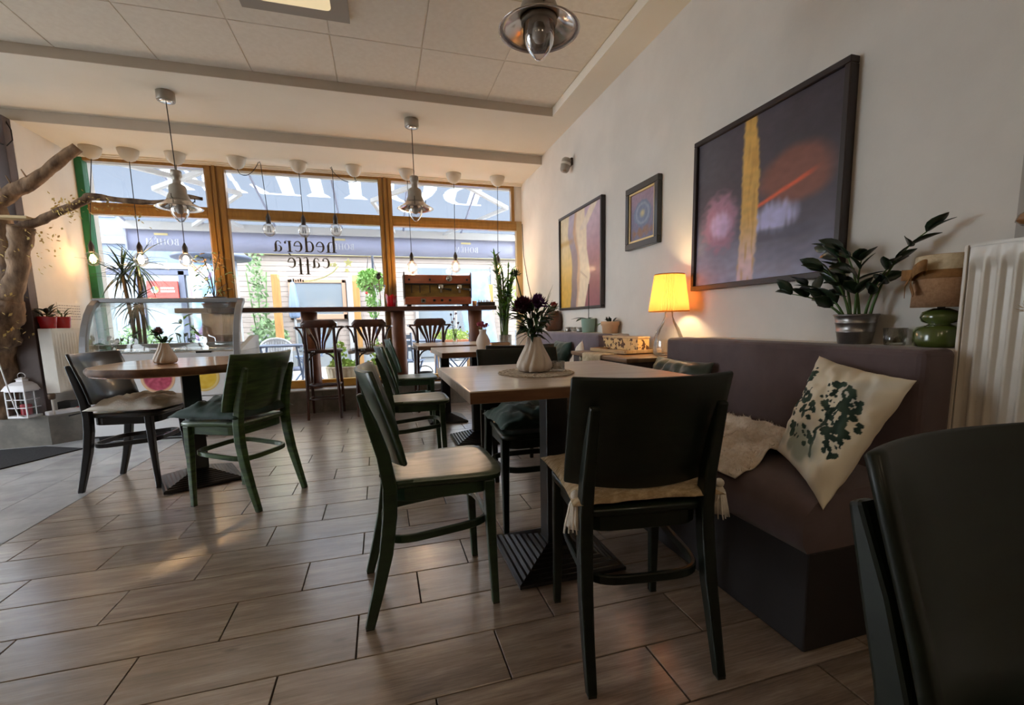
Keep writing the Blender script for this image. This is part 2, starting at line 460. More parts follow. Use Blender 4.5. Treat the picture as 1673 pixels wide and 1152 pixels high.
# ------------------------------------------------------------------ shop window
WY = 5.70
def bay(n, x0, x1, xr_up=None):
    """frame of one bay with its upper and lower pane"""
    xu = xr_up if xr_up else x1
    f = MB()
    f.box((x0, WY - 0.04, 2.055), (x1, WY + 0.04, 2.165)); f.box((x0, WY - 0.045, 2.085), (x1, WY - 0.04, 2.135))
    f.box((x0, WY - 0.04, 2.545), (xu, WY + 0.04, 2.59))
    win = struct(f.build('window_%d' % n, M_brown, bevel=0.003, seg=1))
    box((x0, WY - 0.04, 0.25), (x1, WY + 0.04, 0.335), 'bottom_rail', M_yellow, win, bevel=0.004)
    box((x0 + 0.002, WY + 0.004, 2.165), (xu - 0.002, WY + 0.010, 2.545), 'upper_glass_pane', M_glass, win)
    box((x0 + 0.002, WY + 0.004, 0.335), (x1 - 0.002, WY + 0.010, 2.055), 'lower_glass_pane', M_glass, win)
    return win
w1 = bay(1, -2.625, -1.63); w2 = bay(2, -1.448, 0.055); w3 = bay(3, 0.200, 1.66, 1.60)
box((-2.685, WY - 0.05, 0.25), (-2.625, WY + 0.04, 2.59), 'stile', M_greenpost, w1, bevel=0.003)
box((1.60, WY - 0.04, 2.165), (1.64, WY + 0.04, 2.59), 'stile', M_brown, w3, bevel=0.003)
box((1.64, WY - 0.03, 2.165), (XW, WY + 0.04, 2.59), 'infill_panel', M_white, w3, bevel=0.002)
box((1.66, WY - 0.04, 0.25), (XW, WY + 0.04, 2.165), 'stile', mat('pale_stile', rgb(170, 150, 110), rough=0.5), w3, bevel=0.003)
for n, (a, b_) in enumerate(((-1.63, -1.448), (0.055, 0.200))):
    f = MB().box((a, WY - 0.04, 0.25), (b_, WY + 0.04, 2.59))
    c = (a + b_) / 2
    f.box((c - 0.014, WY - 0.06, 0.25), (c + 0.014, WY - 0.04, 2.59))
    f.box((a + 0.01, WY - 0.048, 0.25), (c - 0.03, WY - 0.04, 2.59)); f.box((c + 0.03, WY - 0.048, 0.25), (b_ - 0.01, WY - 0.04, 2.59))
    struct(f.build('trim_%d' % (5 + n), M_brown, bevel=0.003, seg=1))
struct(MB().box((-2.69, 5.60, 2.583), (XW, 5.66, 2.597)).box((-2.69, 5.625, 2.572), (XW, 5.66, 2.583)).build('trim_7', M_ceil, bevel=0.003))
# outer wall above and beside the window
struct(MB().box((-7, 5.74, 2.59), (5, 5.95, 4.2)).box((-7, 5.25, -0.1), (-3.85, 5.95, 2.59)).box((-3.12, 5.25, -0.1), (-2.83, 5.95, 2.59)).box((-2.83, 5.66, -0.1), (-2.685, 5.95, 2.59)).box((XW + 0.25, 5.3, -0.1), (5, 5.95, 2.59)).build('wall_outer', M_white))
struct(box((-7, -3.0, 2.96), (5, 5.95, 3.1), 'roof', M_alcove))
struct(box((-9, 5.9, -0.14), (9, 30, -0.04), 'ground', mat('street_paving', rgb(150, 148, 146), rgb(134, 132, 130), rough=0.8, scale=6)))
struct(box((-14, -3, -0.14), (-4.0, 5.25, -0.06), 'pavement', mat('side_street_paving', rgb(150, 147, 144), rgb(132, 130, 128), rough=0.8, scale=6)))

# glazed entrance door (outside the frame; lights the grey tiles)
d = MB()
for y in (2.3, 3.17, 4.04, 4.92): d.box((-3.93, y, 0.0), (-3.85, y + 0.08, 2.45))
d.box((-3.93, 2.3, 2.37), (-3.85, 5.0, 2.45)).box((-3.93, 2.3, 0.0), (-3.85, 5.0, 0.1))
d1 = struct(d.build('door_1', M_darkpost, bevel=0.004))
for a, b_ in ((2.38, 3.17), (3.25, 4.04), (4.12, 4.92)): box((-3.895, a, 0.1), (-3.887, b_, 2.37), 'glass_pane', M_glass, d1)

# ------------------------------------------------------------------ furniture materials
M_green = mat('green_stained_wood', rgb(22, 42, 30), rgb(46, 74, 46), rough=0.36, scale=5, stretch=(1, 1, 6), coat=0.2, lo=0.3, hi=0.75, rvar=0.08, bump=0.05)
M_gseat = mat('green_worn_seat_sheen', rgb(84, 110, 88), rgb(176, 188, 176), rough=0.34, scale=6, stretch=(1, 5, 1), coat=0.9, lo=0.3, hi=0.7)  # pale tones put the window's reflection into the seat top's colour
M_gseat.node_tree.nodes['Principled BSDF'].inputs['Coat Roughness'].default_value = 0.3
M_dgreen = mat('dark_green_stained_wood', rgb(12, 19, 15), rgb(22, 33, 23), rough=0.45, scale=5, stretch=(1, 1, 6), coat=0.08, spec=0.35, lo=0.3, hi=0.75)
M_dseat = mat('dark_green_seat', rgb(16, 28, 20), rgb(28, 46, 32), rough=0.32, scale=6, stretch=(1, 5, 1), coat=0.4)
M_lgreen = mat('streaked_green_wood', rgb(28, 50, 28), rgb(74, 102, 54), rough=0.34, scale=7, stretch=(1, 1, 8), coat=0.3, lo=0.3, hi=0.72)
M_black = mat('black_painted_wood', rgb(8, 7, 9), rgb(15, 13, 15), rough=0.3, scale=6, coat=0.25, spec=0.4)
M_blackmetal = mat('black_cast_iron', rgb(10, 10, 12), rough=0.34, coat=0.15)
M_stoolwood = mat('dark_mahogany_wood', rgb(46, 22, 16), rgb(84, 42, 28), rough=0.32, scale=5, stretch=(1, 1, 0.3), coat=0.4)
M_table = mat('pale_oak_laminate', rgb(208, 194, 178), rgb(190, 172, 154), rough=0.34, scale=4, stretch=(0.6, 5, 1), coat=0.2)
M_tedge = mat('brown_edge_band', rgb(128, 92, 66), rgb(104, 72, 50), rough=0.45, scale=6, stretch=(1, 1, 6))
M_slab = mat('live_edge_slab', rgb(176, 134, 96), rgb(140, 98, 66), rough=0.28, scale=3, stretch=(0.7, 5, 1), coat=0.5)
M_bark = mat('slab_bark_edge', rgb(120, 84, 58), rgb(80, 52, 36), rough=0.7, scale=14, bump=0.4)
M_sofa = mat('taupe_velour', rgb(104, 88, 90), rgb(92, 77, 79), rough=0.9, scale=6, sheen=0.15, bump=0.05, bscale=200)
M_sofa2 = mat('mauve_grey_velour', rgb(122, 112, 124), rgb(112, 102, 114), rough=0.9, scale=6, sheen=0.15, bump=0.05, bscale=200)
M_cream = mat('cream_cotton', rgb(248, 243, 234), rgb(236, 228, 214), rough=0.95, scale=9, bump=0.3, bscale=120, sheen=0.2)
M_knit = mat('cream_knit', rgb(228, 208, 172), rgb(186, 160, 124), rough=0.95, scale=40, stretch=(1, 2.2, 1), bump=0.8, lo=0.3, hi=0.6)
M_dgvelvet = mat('dark_green_velvet', rgb(16, 50, 42), rgb(24, 64, 54), rough=0.7, scale=10, sheen=0.3, bump=0.1)
M_fur = mat('cream_fur', rgb(244, 234, 222), rgb(224, 208, 190), rough=1.0, scale=50, bump=0.8, sheen=0.4)
M_olive = mat('olive_satin', rgb(52, 62, 46), rgb(38, 48, 38), rough=0.4, scale=5, sheen=0.3)

def interp(tab, z):
    for (z0, x0), (z1, x1) in zip(tab, tab[1:]):
        if z <= z1:
            t = (z - z0) / (z1 - z0); return x0 + (x1 - x0) * t
    return tab[-1][1]
POST = [(0, -0.255), (0.12, -0.222), (0.24, -0.192), (0.36, -0.174), (0.45, -0.170), (0.55, -0.184), (0.65, -0.212), (0.745, -0.243), (0.83, -0.270)]

def make_chair(label, frame_m, seat_m, loc, rotz, name='bistro_chair'):
    t = thing(name, label, 'chair', loc, rotz, 'bistro chairs with curved backs')
    # seat: rounded trapezoid plate with a slight dish
    def half(x):
        return 0.166 + 0.022 * smooth(-0.17, 0.15, x)
    ol = []
    for x in [-0.165, -0.14, -0.1, -0.05, 0, 0.05, 0.1, 0.14]: ol.append((x, -half(x)))
    for i in range(1, 9):
        a = -PI / 2 + PI * i / 9
        ol.append((0.14 + 0.062 * abs(math.cos(a)) ** 0.7, 0.188 * math.copysign(abs(math.sin(a)) ** 0.55, math.sin(a))))
    for x in [0.14, 0.1, 0.05, 0, -0.05, -0.1, -0.14, -0.165]: ol.append((x, half(x)))
    ol.append((-0.178, 0.14)); ol.append((-0.182, 0.0)); ol.append((-0.178, -0.14))
    vs = []; rings = (1.0, 0.97, 0.85, 0.6, 0.3)
    zt = (0.455, 0.462, 0.4615, 0.4575, 0.456)
    s = MB(); n = len(ol)
    for r, z in zip(rings, zt): vs += [(0.01 + (p[0] - 0.01) * r, p[1] * r, z) for p in ol]
    vs.append((0.01, 0, 0.456))
    vs += [(p[0], p[1], 0.441) for p in ol] + [(0.01 + (p[0] - 0.01) * 0.95, p[1] * 0.95, 0.436) for p in ol]
    fs = []
    for q in range(4):
        for i in range(n): fs.append((q*n+i, q*n+(i+1) % n, (q+1)*n+(i+1) % n, (q+1)*n+i))
    for i in range(n): fs.append((4*n+i, 4*n+(i+1) % n, 5*n))
    o = 5*n + 1
    for i in range(n):
        fs.append((o+i, o+(i+1) % n, (i+1) % n, i)); fs.append((o+n+i, o+n+(i+1) % n, o+(i+1) % n, o+i))
    fs.append(tuple(o+n+i for i in range(n-1, -1, -1)))
    s.add(vs, fs, True); so = s.build('seat', [seat_m, frame_m], t)
    for p in so.data.polygons:
        if p.normal.z < 0.6: p.material_index = 1
    # apron under the seat
    ap = MB(); rr = [(x, y) for x, y in rrect(-0.16, -0.158, 0.165, 0.158, 0.06, 4)]
    ap.bar([(x, y, 0.416) for x, y in rr], 0.018, 0.046, closed=True)
    ap.build('seat_frame', frame_m, t, bevel=0.003, seg=1)
    # curved back panel in front of the posts
    bow = 0.05; hw = 0.215; yp = 0.168
    def back(u, v):
        y = -hw + 2 * hw * u; k = y / hw
        zb = 0.522 - 0.016 * (1 - k * k); zt_ = 0.808 + 0.004 * k * k
        z = zb + (zt_ - zb) * v
        x = interp(POST, z) + 0.034 + bow * (k * k - (yp / hw) ** 2)
        return (x, y, z)
    b = MB(); b.sheet(back, 16, 5, th=-0.015)
    b.build('backrest', frame_m, t, bevel=0.004, seg=1)
    # legs
    for sg in (-1, 1):
        pts = [(x, sg * (0.177 - 0.012 * smooth(0, 0.7, z)), z) for z, x in POST[:-1]]
        ww = [0.026, 0.03, 0.034, 0.036, 0.036, 0.034, 0.031, 0.026]
        dd = [0.030, 0.036, 0.042, 0.044, 0.044, 0.040, 0.034, 0.018]
        MB().bar(pts, ww, dd, up=(1, 0, 0)).build('rear_leg', frame_m, t, bevel=0.006, seg=2)
    for sg in (-1, 1):
        pts = [(0.155, sg * 0.172, 0), (0.150, sg * 0.170, 0.15), (0.145, sg * 0.168, 0.30), (0.143, sg * 0.166, 0.438)]
        MB().bar(pts, [0.024, 0.028, 0.033, 0.036], [0.024, 0.028, 0.033, 0.036], up=(1, 0, 0)).build('front_leg', frame_m, t, bevel=0.005, seg=2)
    # bentwood ring between the legs
    st = MB(); ring = []
    for i in range(40):
        a = 2 * PI * i / 40; ca, sa = math.cos(a), math.sin(a)
        ring.append((-0.022 + 0.172 * math.copysign(abs(ca) ** 0.46, ca), 0.163 * math.copysign(abs(sa) ** 0.46, sa)))
    st.bar([(x, y, 0.268 + 0.02 * smooth(-0.17, 0.14, x)) for x, y in ring], 0.014, 0.026, closed=True)
    st.build('stretcher', frame_m, t, bevel=0.003, seg=1)
    # glides
    for fx, fy in ((-0.255, 0.177), (-0.255, -0.177), (0.155, 0.172), (0.155, -0.172)):
        MB().box((fx - 0.011, fy - 0.011, -0.001), (fx + 0.011, fy + 0.011, 0.006)).build('glide', M_blackmetal, t)
    return t

R = math.radians
chair0 = make_chair('green worn wooden chair with bare seat coloured pale for window sheen, nearest one beside the big square table', M_green, M_gseat, (0.166, 1.615, 0), R(1))
c_black = dup(chair0, (0.672, 1.205, 0), R(82), 'very dark green chair seen from behind carrying a cream knitted tasselled cushion', {M_green: M_dgreen, M_gseat: M_dseat})
c_lblack = dup(chair0, (-1.455, 3.405, 0), R(-8), 'black chair with white cushion at the round table near the radiator', {M_green: M_black, M_gseat: M_black})
c_lgreen = dup(chair0, (-0.79, 2.875, 0), R(151), 'green chair with dark green velvet cushion at the round table, seen from behind', {M_green: M_lgreen})
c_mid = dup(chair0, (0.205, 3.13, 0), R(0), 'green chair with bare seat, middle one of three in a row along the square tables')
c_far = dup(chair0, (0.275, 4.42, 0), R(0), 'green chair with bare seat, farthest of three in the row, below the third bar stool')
c_cush = dup(chair0, (0.66, 2.075, 0), R(270), 'dark green chair facing the camera behind the big square table, dark green cushion on it', {M_green: M_dgreen, M_gseat: M_dseat})
c_back = dup(chair0, (0.79, 2.86, 0), R(90), 'black chair standing back to back with the chair behind the big table', {M_green: M_black, M_gseat: M_black})
c_fg = dup(chair0, (0.672, 0.125, 0), R(270), 'dark green chair cropped by the lower frame corner in front of the white radiator', {M_green: M_dgreen, M_gseat: M_dseat})

# ------------------------------------------------------------------ bar stools
def make_stool(loc, label):
    t = thing('bar_stool', label, 'bar stool', loc, R(90), 'bentwood bar stools at the window counter')
    m = M_stoolwood
    # local: +x is the front of the seat
    BK = [(0, -0.20), (0.35, -0.185), (0.68, -0.170), (0.85, -0.185), (1.0, -0.205)]
    for sg in (-1, 1):
        pts = [(x, sg * (0.155 - 0.02 * smooth(0, 0.7, z)), z) for z, x in BK[:-1]] + [(-0.2, sg * 0.137, 0.94)]
        MB().tube(pts, [0.013, 0.016, 0.019, 0.016, 0.014], n=8).build('rear_leg', m, t)
        pts = [(0.20, sg * 0.155, 0), (0.185, sg * 0.15, 0.35), (0.165, sg * 0.14, 0.675)]
        MB().tube(pts, [0.012, 0.016, 0.019], n=8).build('front_leg', m, t)
    s = MB().lathe([(0.13, 0.665), (0.185, 0.668), (0.195, 0.678), (0.195, 0.695), (0.188, 0.703), (0.15, 0.700), (0.0, 0.697)], 28)
    s.build('seat', m, t)
    # crest: cut corner board, slightly bowed
    poly = [(-0.165, 0.925), (0.165, 0.925), (0.168, 0.962), (0.135, 0.998), (-0.135, 0.998), (-0.168, 0.962)]
    cr = MB(); n = 12
    def crest(u, v):
        y = -0.168 + 0.336 * u; k = abs(y) / 0.168
        zt_ = 0.998 if k < 0.8 else 0.998 - (k - 0.8) / 0.2 * 0.036
        return (-0.222 + 0.03 * k * k, y, 0.922 + (zt_ - 0.922) * v)
    cr.sheet(crest, 20, 2, th=-0.02); cr.build('crest_rail', m, t, bevel=0.003, seg=1)
    # fan of five slats
    for i in range(5):
        k = (i - 2) / 2
        p = [(-0.175, 0.030 * k, 0.69), (-0.180, 0.045 * k, 0.78), (-0.192, 0.085 * k, 0.86), (-0.203 + 0.02 * k * k, 0.115 * k, 0.93)]
        MB().bar(p, [0.013, 0.017, 0.028, 0.034], [0.01] * 4, up=(1, 0, 0)).build('fan_slat', m, t)
    kn = MB().box((-0.19, -0.062, 0.672), (-0.165, 0.062, 0.705)); kn.build('slat_block', m, t, bevel=0.008)
    # arms: a flat top rail that runs down to the seat
    for sg in (-1, 1):
        p = [(-0.20, sg * 0.13, 0.925), (-0.19, sg * 0.21, 0.930), (-0.15, sg * 0.225, 0.925)]
        q = bez((-0.165, sg * 0.215, 0.922), (-0.16, sg * 0.165, 0.90), (-0.178, sg * 0.150, 0.765), 8)
        MB().bar(p, 0.024, 0.016).build('arm', m, t, bevel=0.003, seg=1)
        MB().tube(q, 0.010, n=7).build('arm_support', m, t)
        q = bez((-0.165, sg * 0.135, 0.56), (-0.155, sg * 0.11, 0.655), (-0.15, sg * 0.04, 0.665), 8)
        MB().tube(q, 0.008, n=6).build('brace', m, t)
    for z, r in ((0.345, 0.011), (0.205, 0.008)):
        k = z / 0.68; xb, xf = interp(BK, z), 0.2 - 0.035 * k; yy = 0.155 - 0.02 * k
        MB().tube([(xb, -yy, z), (xb, yy, z)], r, n=7).build('stretcher', m, t)
        MB().tube([(xf, -yy, z - 0.03), (xf, yy, z - 0.03)], r, n=7).build('foot_rail', m, t)
        for sg in (-1, 1): MB().tube([(xb, sg * yy, z), (xf, sg * yy, z - 0.02)], r, n=7).build('stretcher', m, t)
    return t
stool0 = make_stool((-0.588, 5.215, 0), 'dark bentwood bar stool standing closest to the ice cream counter')
dup(stool0, (-0.115, 5.215, 0), R(90), 'dark bentwood bar stool in the middle of the three at the window counter')
dup(stool0, (0.498, 5.215, 0), R(90), 'dark bentwood bar stool below the wooden machine, behind the small tables')

# ------------------------------------------------------------------ square tables with ribbed iron foot
def ribbed_foot(t, s, zc, n=9, rot=0.0):
    b = MB()
    for i in range(n):
        a = s / 2 * (1 - i / n * 0.88) ; z = 0.018 + (zc - 0.018) * i / n
        a2 = a - s / 2 * 0.88 / n * 0.55
        b.add([(-a, -a, z - 0.012), (a, -a, z - 0.012), (a, a, z - 0.012), (-a, a, z - 0.012), (-a, -a, z), (a, -a, z), (a, a, z), (-a, a, z),
               (-a2, -a2, z + 0.006), (a2, -a2, z + 0.006), (a2, a2, z + 0.006), (-a2, a2, z + 0.006)],
              [(0,1,5,4),(1,2,6,5),(2,3,7,6),(3,0,4,7),(4,5,9,8),(5,6,10,9),(6,7,11,10),(7,4,8,11),(8,9,10,11)])
    o = b.build('foot', M_blackmetal, t)
    g = MB()
    for x in (-1, 1):
        for y in (-1, 1): g.lathe([(0.02, 0.0), (0.022, 0.006)], 10, c=(x * s * 0.42, y * s * 0.42, 0))
    g.build('glides', M_blackmetal, o)
    return o
def square_table(x, y, sx, sy, label, foot=(0, 0), fs=0.40, col=0.088):
    t = thing('square_table', label, 'table', (x, y, 0), 0, 'square tables along the banquettes')
    MB().box((-sx/2, -sy/2, 0.712), (sx/2, sy/2, 0.75)).build('tabletop', M_table, t, bevel=0.004)
    MB().box((-sx/2 + 0.001, -sy/2 - 0.0012, 0.7135), (sx/2 - 0.001, -sy/2, 0.7465)).build('edge_band', M_tedge, t)
    MB().box((-sx/2 + 0.001, sy/2, 0.7135), (sx/2 - 0.001, sy/2 + 0.0012, 0.7465)).build('edge_band', M_tedge, t)
    fx, fy = foot
    c = ribbed_foot(t, fs, 0.085); c.location = (fx, fy, 0)
    MB().box((fx - col/2, fy - col/2, 0.08), (fx + col/2, fy + col/2, 0.70)).build('column', M_blackmetal, t, bevel=0.004)
    MB().box((fx - 0.16, fy - 0.16, 0.698), (fx + 0.16, fy + 0.16, 0.712)).build('mounting_plate', M_blackmetal, t)
    return t
square_table(0.64, 1.71, 0.81, 0.79, 'big pale square table in front, with doily and white flower vase', (-0.01, -0.025), 0.42)
square_table(0.73, 3.49, 0.70, 0.73, 'second square table, behind the chairs, with small vase of pink flowers', (-0.02, 0.16), 0.40, 0.08)
square_table(0.62, 4.50, 0.64, 0.68, 'farthest square table just in front of the bar stools, thin glass vase on it', (-0.05, 0.0), 0.36, 0.08)

# ------------------------------------------------------------------ round live edge table
t = thing('round_table', 'round live edge wooden table on a black column by the ice cream counter', 'table', (-1.09, 3.20, 0))
ol = []
for i in range(56):
    a = 2 * PI * i / 56
    r = 0.475 + 0.022 * math.sin(3 * a + 0.6) + 0.012 * nz(math.cos(a) * 3, math.sin(a) * 3, 1.7, 1.5) * 2
    x, y = r * math.cos(a), r * math.sin(a)
    if x < -0.41: x = -0.41 + (x + 0.41) * 0.25
    ol.append((x, y))
n = len(ol); tp = MB()
vs = [(p[0], p[1], 0.75) for p in ol]
MB().prism([(p[0] * 0.985, p[1] * 0.985) for p in ol], 0.705, 0.75).build('tabletop', M_slab, t, bevel=0.004)
ed = MB(); rows = [(0.986, 0.7485), (1.0, 0.740), (1.004 , 0.727), (0.992, 0.712), (0.972, 0.706)]
vs = []; 
for q, (s, z) in enumerate(rows): vs += [(p[0] * s * (1 + 0.006 * nz(p[0] * 30, p[1] * 30, q * 3)), p[1] * s * (1 + 0.006 * nz(p[1] * 30, p[0] * 30, q * 5)), z) for p in ol]
fs = [(q*n+i, (q+1)*n+i, (q+1)*n+(i+1) % n, q*n+(i+1) % n) for q in range(len(rows)-1) for i in range(n)]
ed.add(vs, fs, True).build('bark_edge', M_bark, t)
c = ribbed_foot(t, 0.40, 0.085); c.location = (-0.045, 0.10, 0); c.rotation_euler = (0, 0, R(24))
cm = MB().box((-0.045, -0.045, 0.08), (0.045, 0.045, 0.70)).build('column', M_blackmetal, t, bevel=0.004); cm.location = (-0.045, 0.10, 0); cm.rotation_euler = (0, 0, R(24))
pm = MB().box((-0.16, -0.16, 0.695), (0.16, 0.16, 0.706)).build('mounting_plate', M_blackmetal, t); pm.location = (-0.045, 0.10, 0)

# ------------------------------------------------------------------ cushions
def pillow(name, w_, d, h, m, label, cat, M, wr=0.004, seed=0, group=None, nn=22, corner=0.06, flat=False, paintfn=None, quad=None):
    """stuffed cushion: w_ x d, thickness h, placed by matrix M"""
    def surf(sg):
        def fn(u, v):
            a, b = 2 * u - 1, 2 * v - 1
            k = max(0.0, (1 - abs(a) ** 2.6)) ** 0.55 * max(0.0, (1 - abs(b) ** 2.6)) ** 0.55
            pin = 1 - corner * (1 - b * b) * abs(a) ** 3, 1 - corner * (1 - a * a) * abs(b) ** 3
            x, y = a * w_ / 2 * pin[0], b * d / 2 * pin[1]
            z = sg * h / 2 * k * (0.35 if (flat and sg < 0) else 1)
            q = wr * (nz(x, y, seed + sg, 14) + 0.8 * nz(x, y, seed + 9 + sg, 30)) * (0.4 + k)
            return (x, y, z + q * (1 if sg > 0 or not flat else 0.1))
        return fn
    b = MB(); b.sheet(surf(1), nn, nn)
    lo = MB(); lo.sheet(surf(-1), nn, nn)
    # stitch the two faces along the rim
    N1 = (nn + 1) ** 2
    rim = [i * (nn + 1) + j for i in range(nn + 1) for j in range(nn + 1) if i in (0, nn) or j in (0, nn)]
    rs = set(rim); mp = {}
    k = N1
    for idx in range(N1):
        if idx in rs: mp[idx] = idx
        else: mp[idx] = k; k += 1
    vs = list(b.v) + [lo.v[i] for i in range(N1) if i not in rs]
    fs = list(b.f) + [tuple(mp[i] for i in reversed(q)) for q in lo.f]
    o = MB().add(vs, fs, True).build(name, m)
    if paintfn: paint(o.data, paintfn)
    if quad:
        A, B_, C_, D_ = [Vector(q) for q in quad]      # top left, top right, bottom left, bottom right
        nrm = (B_ - A).cross(A - C_).normalized()
        for vtx in o.data.vertices:
            u, v = vtx.co.x / w_ + 0.5, 0.5 - vtx.co.y / d
            p = A * (1-u) * (1-v) + B_ * u * (1-v) + C_ * (1-u) * v + D_ * u * v
            vtx.co = p + nrm * vtx.co.z
        c = (A + B_ + C_ + D_) / 4
    else:
        o.data.transform(M); c = M.to_translation()
    # keep the object's origin at the cushion
    o.data.transform(Matrix.Translation(-c)); o.location = c
    tag(o, label, cat, group)
    return o
def place(x, y, z, rz=0, rx=0, ry=0):
    return Matrix.Translation((x, y, z)) @ Matrix.Rotation(rz, 4, 'Z') @ Matrix.Rotation(ry, 4, 'Y') @ Matrix.Rotation(rx, 4, 'X')

pillow('seat_cushion', 0.42, 0.41, 0.13, M_cream, 'off white cotton cushion on the black chair by the radiator', 'cushion', place(-1.42, 3.40, 0.486, R(-8)), 0.020, 3, flat=True)
pillow('seat_cushion', 0.42, 0.42, 0.15, M_dgvelvet, 'dark green velvet cushion on the green chair at the round table', 'cushion', place(-0.80, 2.885, 0.490, R(151)), 0.022, 5, flat=True)
pillow('seat_cushion', 0.39, 0.39, 0.15, M_dgvelvet, 'dark green velvet cushion on the dark chair behind the big square table', 'cushion', place(0.66, 2.065, 0.492, R(270)), 0.020, 8, flat=True)
kc = pillow('seat_cushion', 0.44, 0.42, 0.075, M_knit, 'cream knitted cushion with tassels on the very dark green chair', 'cushion', place(0.678, 1.225, 0.482, R(82)), 0.006, 11, flat=True, nn=28)
def tassel(parent, x, y, z, seed):
    rnd = random.Random(seed)
    b = MB(); b.ball((0, 0, 0.0), 0.014, 10, 6)
    b.lathe([(0.010, -0.01), (0.017, -0.025), (0.022, -0.055), (0.026, -0.085), (0.012, -0.083)], 14, rib=7, ribd=0.10)
    for i in range(16):
        a = 2 * PI * i / 16; r = 0.021 + rnd.uniform(0, 0.008)
        b.tube([(0.014 * math.cos(a), 0.014 * math.sin(a), -0.02), (r * math.cos(a), r * math.sin(a), -0.07), (r * 1.2 * math.cos(a + .1), r * 1.2 * math.sin(a + .1), -0.092 - rnd.uniform(0, 0.012))], 0.0022, n=5)
    o = b.build('tassel', M_cream, parent); o.location = (x, y, z); return o
tassel(kc, 0.222, -0.165, 0.0, 1); tassel(kc, -0.212, -0.14, 0.01, 2)

# ------------------------------------------------------------------ banquettes along the picture wall
M_sbase = mat('shade_dark_base', rgb(36, 31, 32), rough=0.7)  # near-black colour stands in for the shade below the seat front
def banquette(y0, y1, m, label):
    t = thing('banquette', label, 'bench', (0, 0, 0))
    t.location = (1.3, (y0 + y1) / 2, 0); L = (y1 - y0) / 2
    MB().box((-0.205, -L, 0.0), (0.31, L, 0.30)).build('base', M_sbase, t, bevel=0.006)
    def seat(u, v):
        prof = [(0.175, 0.30), (-0.215, 0.30), (-0.232, 0.33), (-0.235, 0.37), (-0.225, 0.41), (-0.19, 0.445), (-0.13, 0.462), (-0.03, 0.468), (0.08, 0.466), (0.175, 0.458)]
        k = v * (len(prof) - 1); i = min(int(k), len(prof) - 2); f = k - i
        x = prof[i][0] + (prof[i+1][0] - prof[i][0]) * f; z = prof[i][1] + (prof[i+1][1] - prof[i][1]) * f
        return (x, -L + 2 * L * u, z + 0.006 * math.sin(u * PI * 3) * (1 if z > .4 else 0))
    s = MB(); n, k = 14, 9; s.sheet(seat, n, k)
    s.f = [q[::-1] for q in s.f]
    s.add([seat(0, j / k) for j in range(k + 1)], [tuple(range(k + 1))]); s.add([seat(1, j / k) for j in range(k + 1)], [tuple(range(k, -1, -1))])
    s.build('seat', m, t)
    MB().box((0.175, -L, 0.30), (0.312, L, 0.848)).build('backrest', m, t, bevel=0.022, seg=3)
    return t
banquette(0.925, 2.19, M_sofa, 'dark taupe upholstered banquette with printed pillow, under the large dark painting')
banquette(3.03, 4.55, M_sofa2, 'mauve grey upholstered banquette farther back, under the figure painting')
M_ledge = mat('white_ledge', rgb(226, 218, 206), rough=0.6)
struct(box((1.614, 0.925, 0.0), (XW, 2.19, 0.846), 'trim_8', M_ledge, bevel=0.004))
struct(box((1.614, 3.03, 0.0), (XW, 4.62, 0.846), 'trim_9', M_ledge, bevel=0.004))

# dark chest between the banquettes
M_chest = mat('dark_chest_wood', rgb(62, 44, 38), rgb(44, 30, 26), rough=0.4, scale=5, stretch=(5, 0.6, 1), coat=0.2)
M_chtop = mat('chest_top_wood', rgb(150, 116, 84), rgb(122, 92, 66), rough=0.4, scale=5, stretch=(5, 0.6, 1), coat=0.2)
t = thing('wooden_chest', 'dark wooden chest between the two banquettes, yellow lamp standing on it', 'chest', (1.49, 2.60, 0))
MB().box((-0.21, -0.36, 0.0), (0.23, 0.36, 0.66)).build('body', M_chest, t, bevel=0.006)
MB().box((-0.225, -0.375, 0.66), (0.235, 0.375, 0.715)).build('lid_frame', M_chest, t, bevel=0.008)
MB().box((-0.24, -0.385, 0.715), (0.235, 0.385, 0.74)).build('lid', M_chtop, t, bevel=0.006)
la = MB().lathe([(0.0, 0), (0.022, 0.001), (0.026, 0.006), (0.012, 0.012), (0.0, 0.014)], 14).build('latch', mat('tarnished_brass', rgb(150, 140, 120), rough=0.35, metal=1), t)
la.rotation_euler = (0, -PI / 2, 0); la.location = (-0.225, 0.24, 0.69)
# lace runner over the chest
M_lace = mat('cream_lace', rgb(222, 206, 176), rgb(196, 176, 142), rough=0.95, scale=40, bump=0.4)
r = MB()
def runner(u, v):
    y = 2.60 + 0.26 * (u - 0.35)
    s_ = v * 0.52
    if s_ < 0.34: return (1.62 - s_, y, 0.7425 + 0.001 * math.sin(u * 30))
    d = s_ - 0.34
    wav = 0.012 * math.sin(u * PI * 6 + 0.6) * d / 0.15
    xx = 1.28 - min(d, 0.033); 
    return (xx - wav * 0.6 - 0.004, y + 0.01 * d, 0.7425 - max(0, d - 0.033) * (1 + 0.15 * math.sin(u * PI * 5)))
r.sheet(runner, 24, 26, th=-0.0015)
ro = tag(r.build('lace_runner', M_lace), 'cream lace runner hanging over the front of the dark chest', 'runner')
